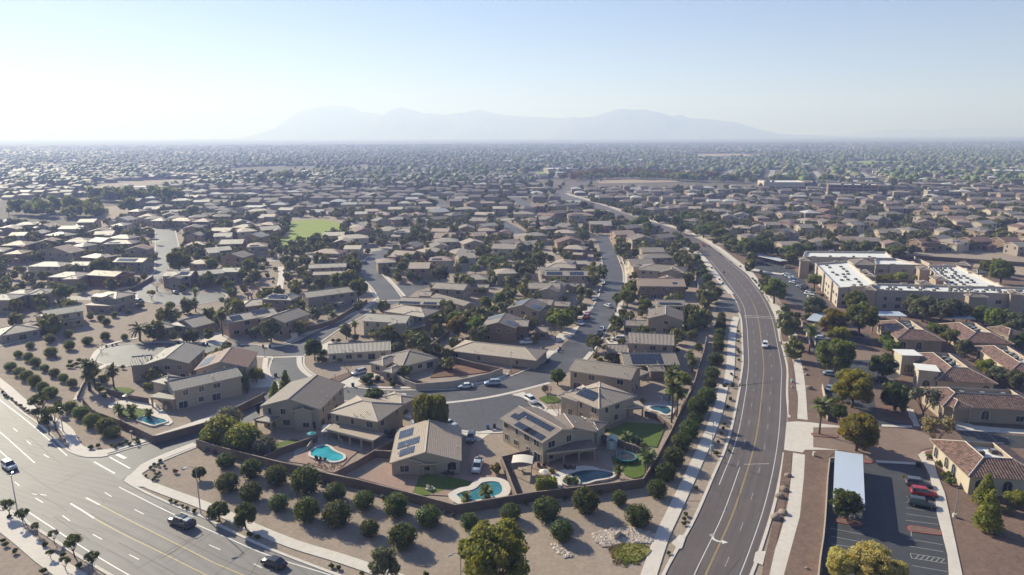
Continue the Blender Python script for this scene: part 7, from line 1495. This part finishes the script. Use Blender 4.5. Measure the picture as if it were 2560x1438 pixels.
# mid ones as leafy clumps
def leafy_mass(name, lst, n, size, label, mat='leaf_far'):
    Vs = []
    base = [leaves_np(clumped(10, .5, .4, .36, .17, s, -.6), n, size) for s in range(4)]; cores = [core_np(clumped(5, .5, .38, .34, .15, s, -.6), .85) for s in range(2)]
    Fs = []; b = 0
    for i, (x, y, d) in enumerate(lst):
        v = base[i % 4] * d; a = i * 2.4; ca, sa = math.cos(a), math.sin(a); v = np.column_stack((v[:, 0] * ca - v[:, 1] * sa + x, v[:, 0] * sa + v[:, 1] * ca + y, v[:, 2])); Vs.append(v); Fs.append((np.arange(n * 4).reshape(-1, 4) + b)); b += len(v)
    V_ = np.vstack(Vs); Fc = np.vstack(Fs); me = bpy.data.meshes.new(name); me.vertices.add(len(V_)); me.vertices.foreach_set('co', V_.ravel()); me.loops.add(Fc.size); me.loops.foreach_set('vertex_index', Fc.ravel()); me.polygons.add(len(Fc)); me.polygons.foreach_set('loop_start', np.arange(0, Fc.size, 4)); me.polygons.foreach_set('loop_total', np.full(len(Fc), 4)); me.update(calc_edges=True)
    me.materials.append(MA[mat]); o = link(name, me); tag(o, label, kind='stuff')
rest = [(x, y, d) for y, x, d in sel if (y, x, d) not in ps_]
tc1 = [t for t in tcand if t[1] < 950 and free(t[0], t[1], 0, True)] ; tc2 = [t for t in tcand if t[1] >= 950 and free(t[0], t[1], 0, False)]
print('rest', len(rest), 'tc1', len(tc1), 'tc2', len(tc2))
leafy_mass('garden_foliage', rest + tc1, 150, .17, 'remaining small garden trees and bushes of the middle distance'); tree_mass('distant_trees', [(x, y, d * .66) for x, y, d in rest + tc1], 1, 'dense inner greenery of the middle distance gardens', .2)
tree_mass('distant_trees', tc2, 1, 'dark tree cover of the far valley')
def belt(s, n, dm, name, label, mat='leaf_far', spread=8):
    q = resample(smooth(pts(s), 10), n); leafy_mass(name, [(p.x + rr.uniform(-spread, spread), p.y + rr.uniform(-spread, spread), dm * rr.uniform(.7, 1.3)) for p in q], 150, .17, label, mat)
belt('p 1420,452 1480,440 1560,438 1700,446 1800,448', 90, 11, 'tree_belt', 'orange-brown tree belt beyond the far road curve', 'leaf_orange', 14); belt('p 1460,450 1600,448 1750,455 1900,458 2100,455', 130, 11, 'tree_belt', 'green tree belt in front of the far commercial buildings', 'leaf_green', 14)
belt('p 80,540 130,530 200,548 260,535', 30, 15, 'tree_belt', 'hazy tree cluster in the sandy field', 'leaf_green', 22); belt('p 270,500 330,505 380,500 440,505', 26, 15, 'tree_belt', 'tree line behind the sandy field', 'leaf_green', 18); belt('p 640,460 700,455 760,452', 24, 14, 'tree_belt', 'hazy trees left of the far rows', 'leaf_green', 18); belt('p 680,625 692,595 705,568 712,560', 14, 7, 'tree_belt', 'dark trees on the left side of the green park', 'leaf_dark', 5); belt('p 745,625 790,618 840,612 875,598', 14, 6, 'tree_belt', 'dark trees along the lower side of the green park', 'leaf_dark', 4)

def tufts(s, n, name, label, mat, dm, edge=.8):
    q = [(p.x, p.y) for p in pts(s)]; xs = [a for a, b in q]; ys = [b for a, b in q]; out = []
    cx, cy_ = sum(xs) / len(xs), sum(ys) / len(ys)
    while len(out) < n:
        x, y = rr.uniform(min(xs) - edge, max(xs) + edge), rr.uniform(min(ys) - edge, max(ys) + edge)
        k = 1 - .16 * rr.random() + .16 * noise.noise(Vector((x * .6, y * .6, 0)))
        if inside(cx + (x - cx) * k, cy_ + (y - cy_) * k, q): out.append((x, y, dm * rr.uniform(.6, 1.4)))
    leafy_mass(name, out, 14, .5, label, mat)
tufts('c 1005,1265 1080,1210 1240,1230 1260,1260 1190,1350 1100,1355 1020,1320', 520, 'grass', 'tufts of yellow-green grass over the swale', 'leaf_lime', .3)
tufts('c 965,1235 1010,1215 1060,1230 1040,1300 1100,1370 1010,1360', 120, 'grass', 'dry brown grass at the edge of the swale', 'leaf_straw', .28)
tufts('c 440,110 500,92 600,110 590,140 500,145', 160, 'grass', 'grass of the small front lawn with bare trees', 'leaf_lime', .2)
tufts('b 480,605 560,622 690,655 760,600 700,612 560,600', 120, 'ground_cover', 'dry ground cover below the turquoise pool', 'leaf_straw', .28)
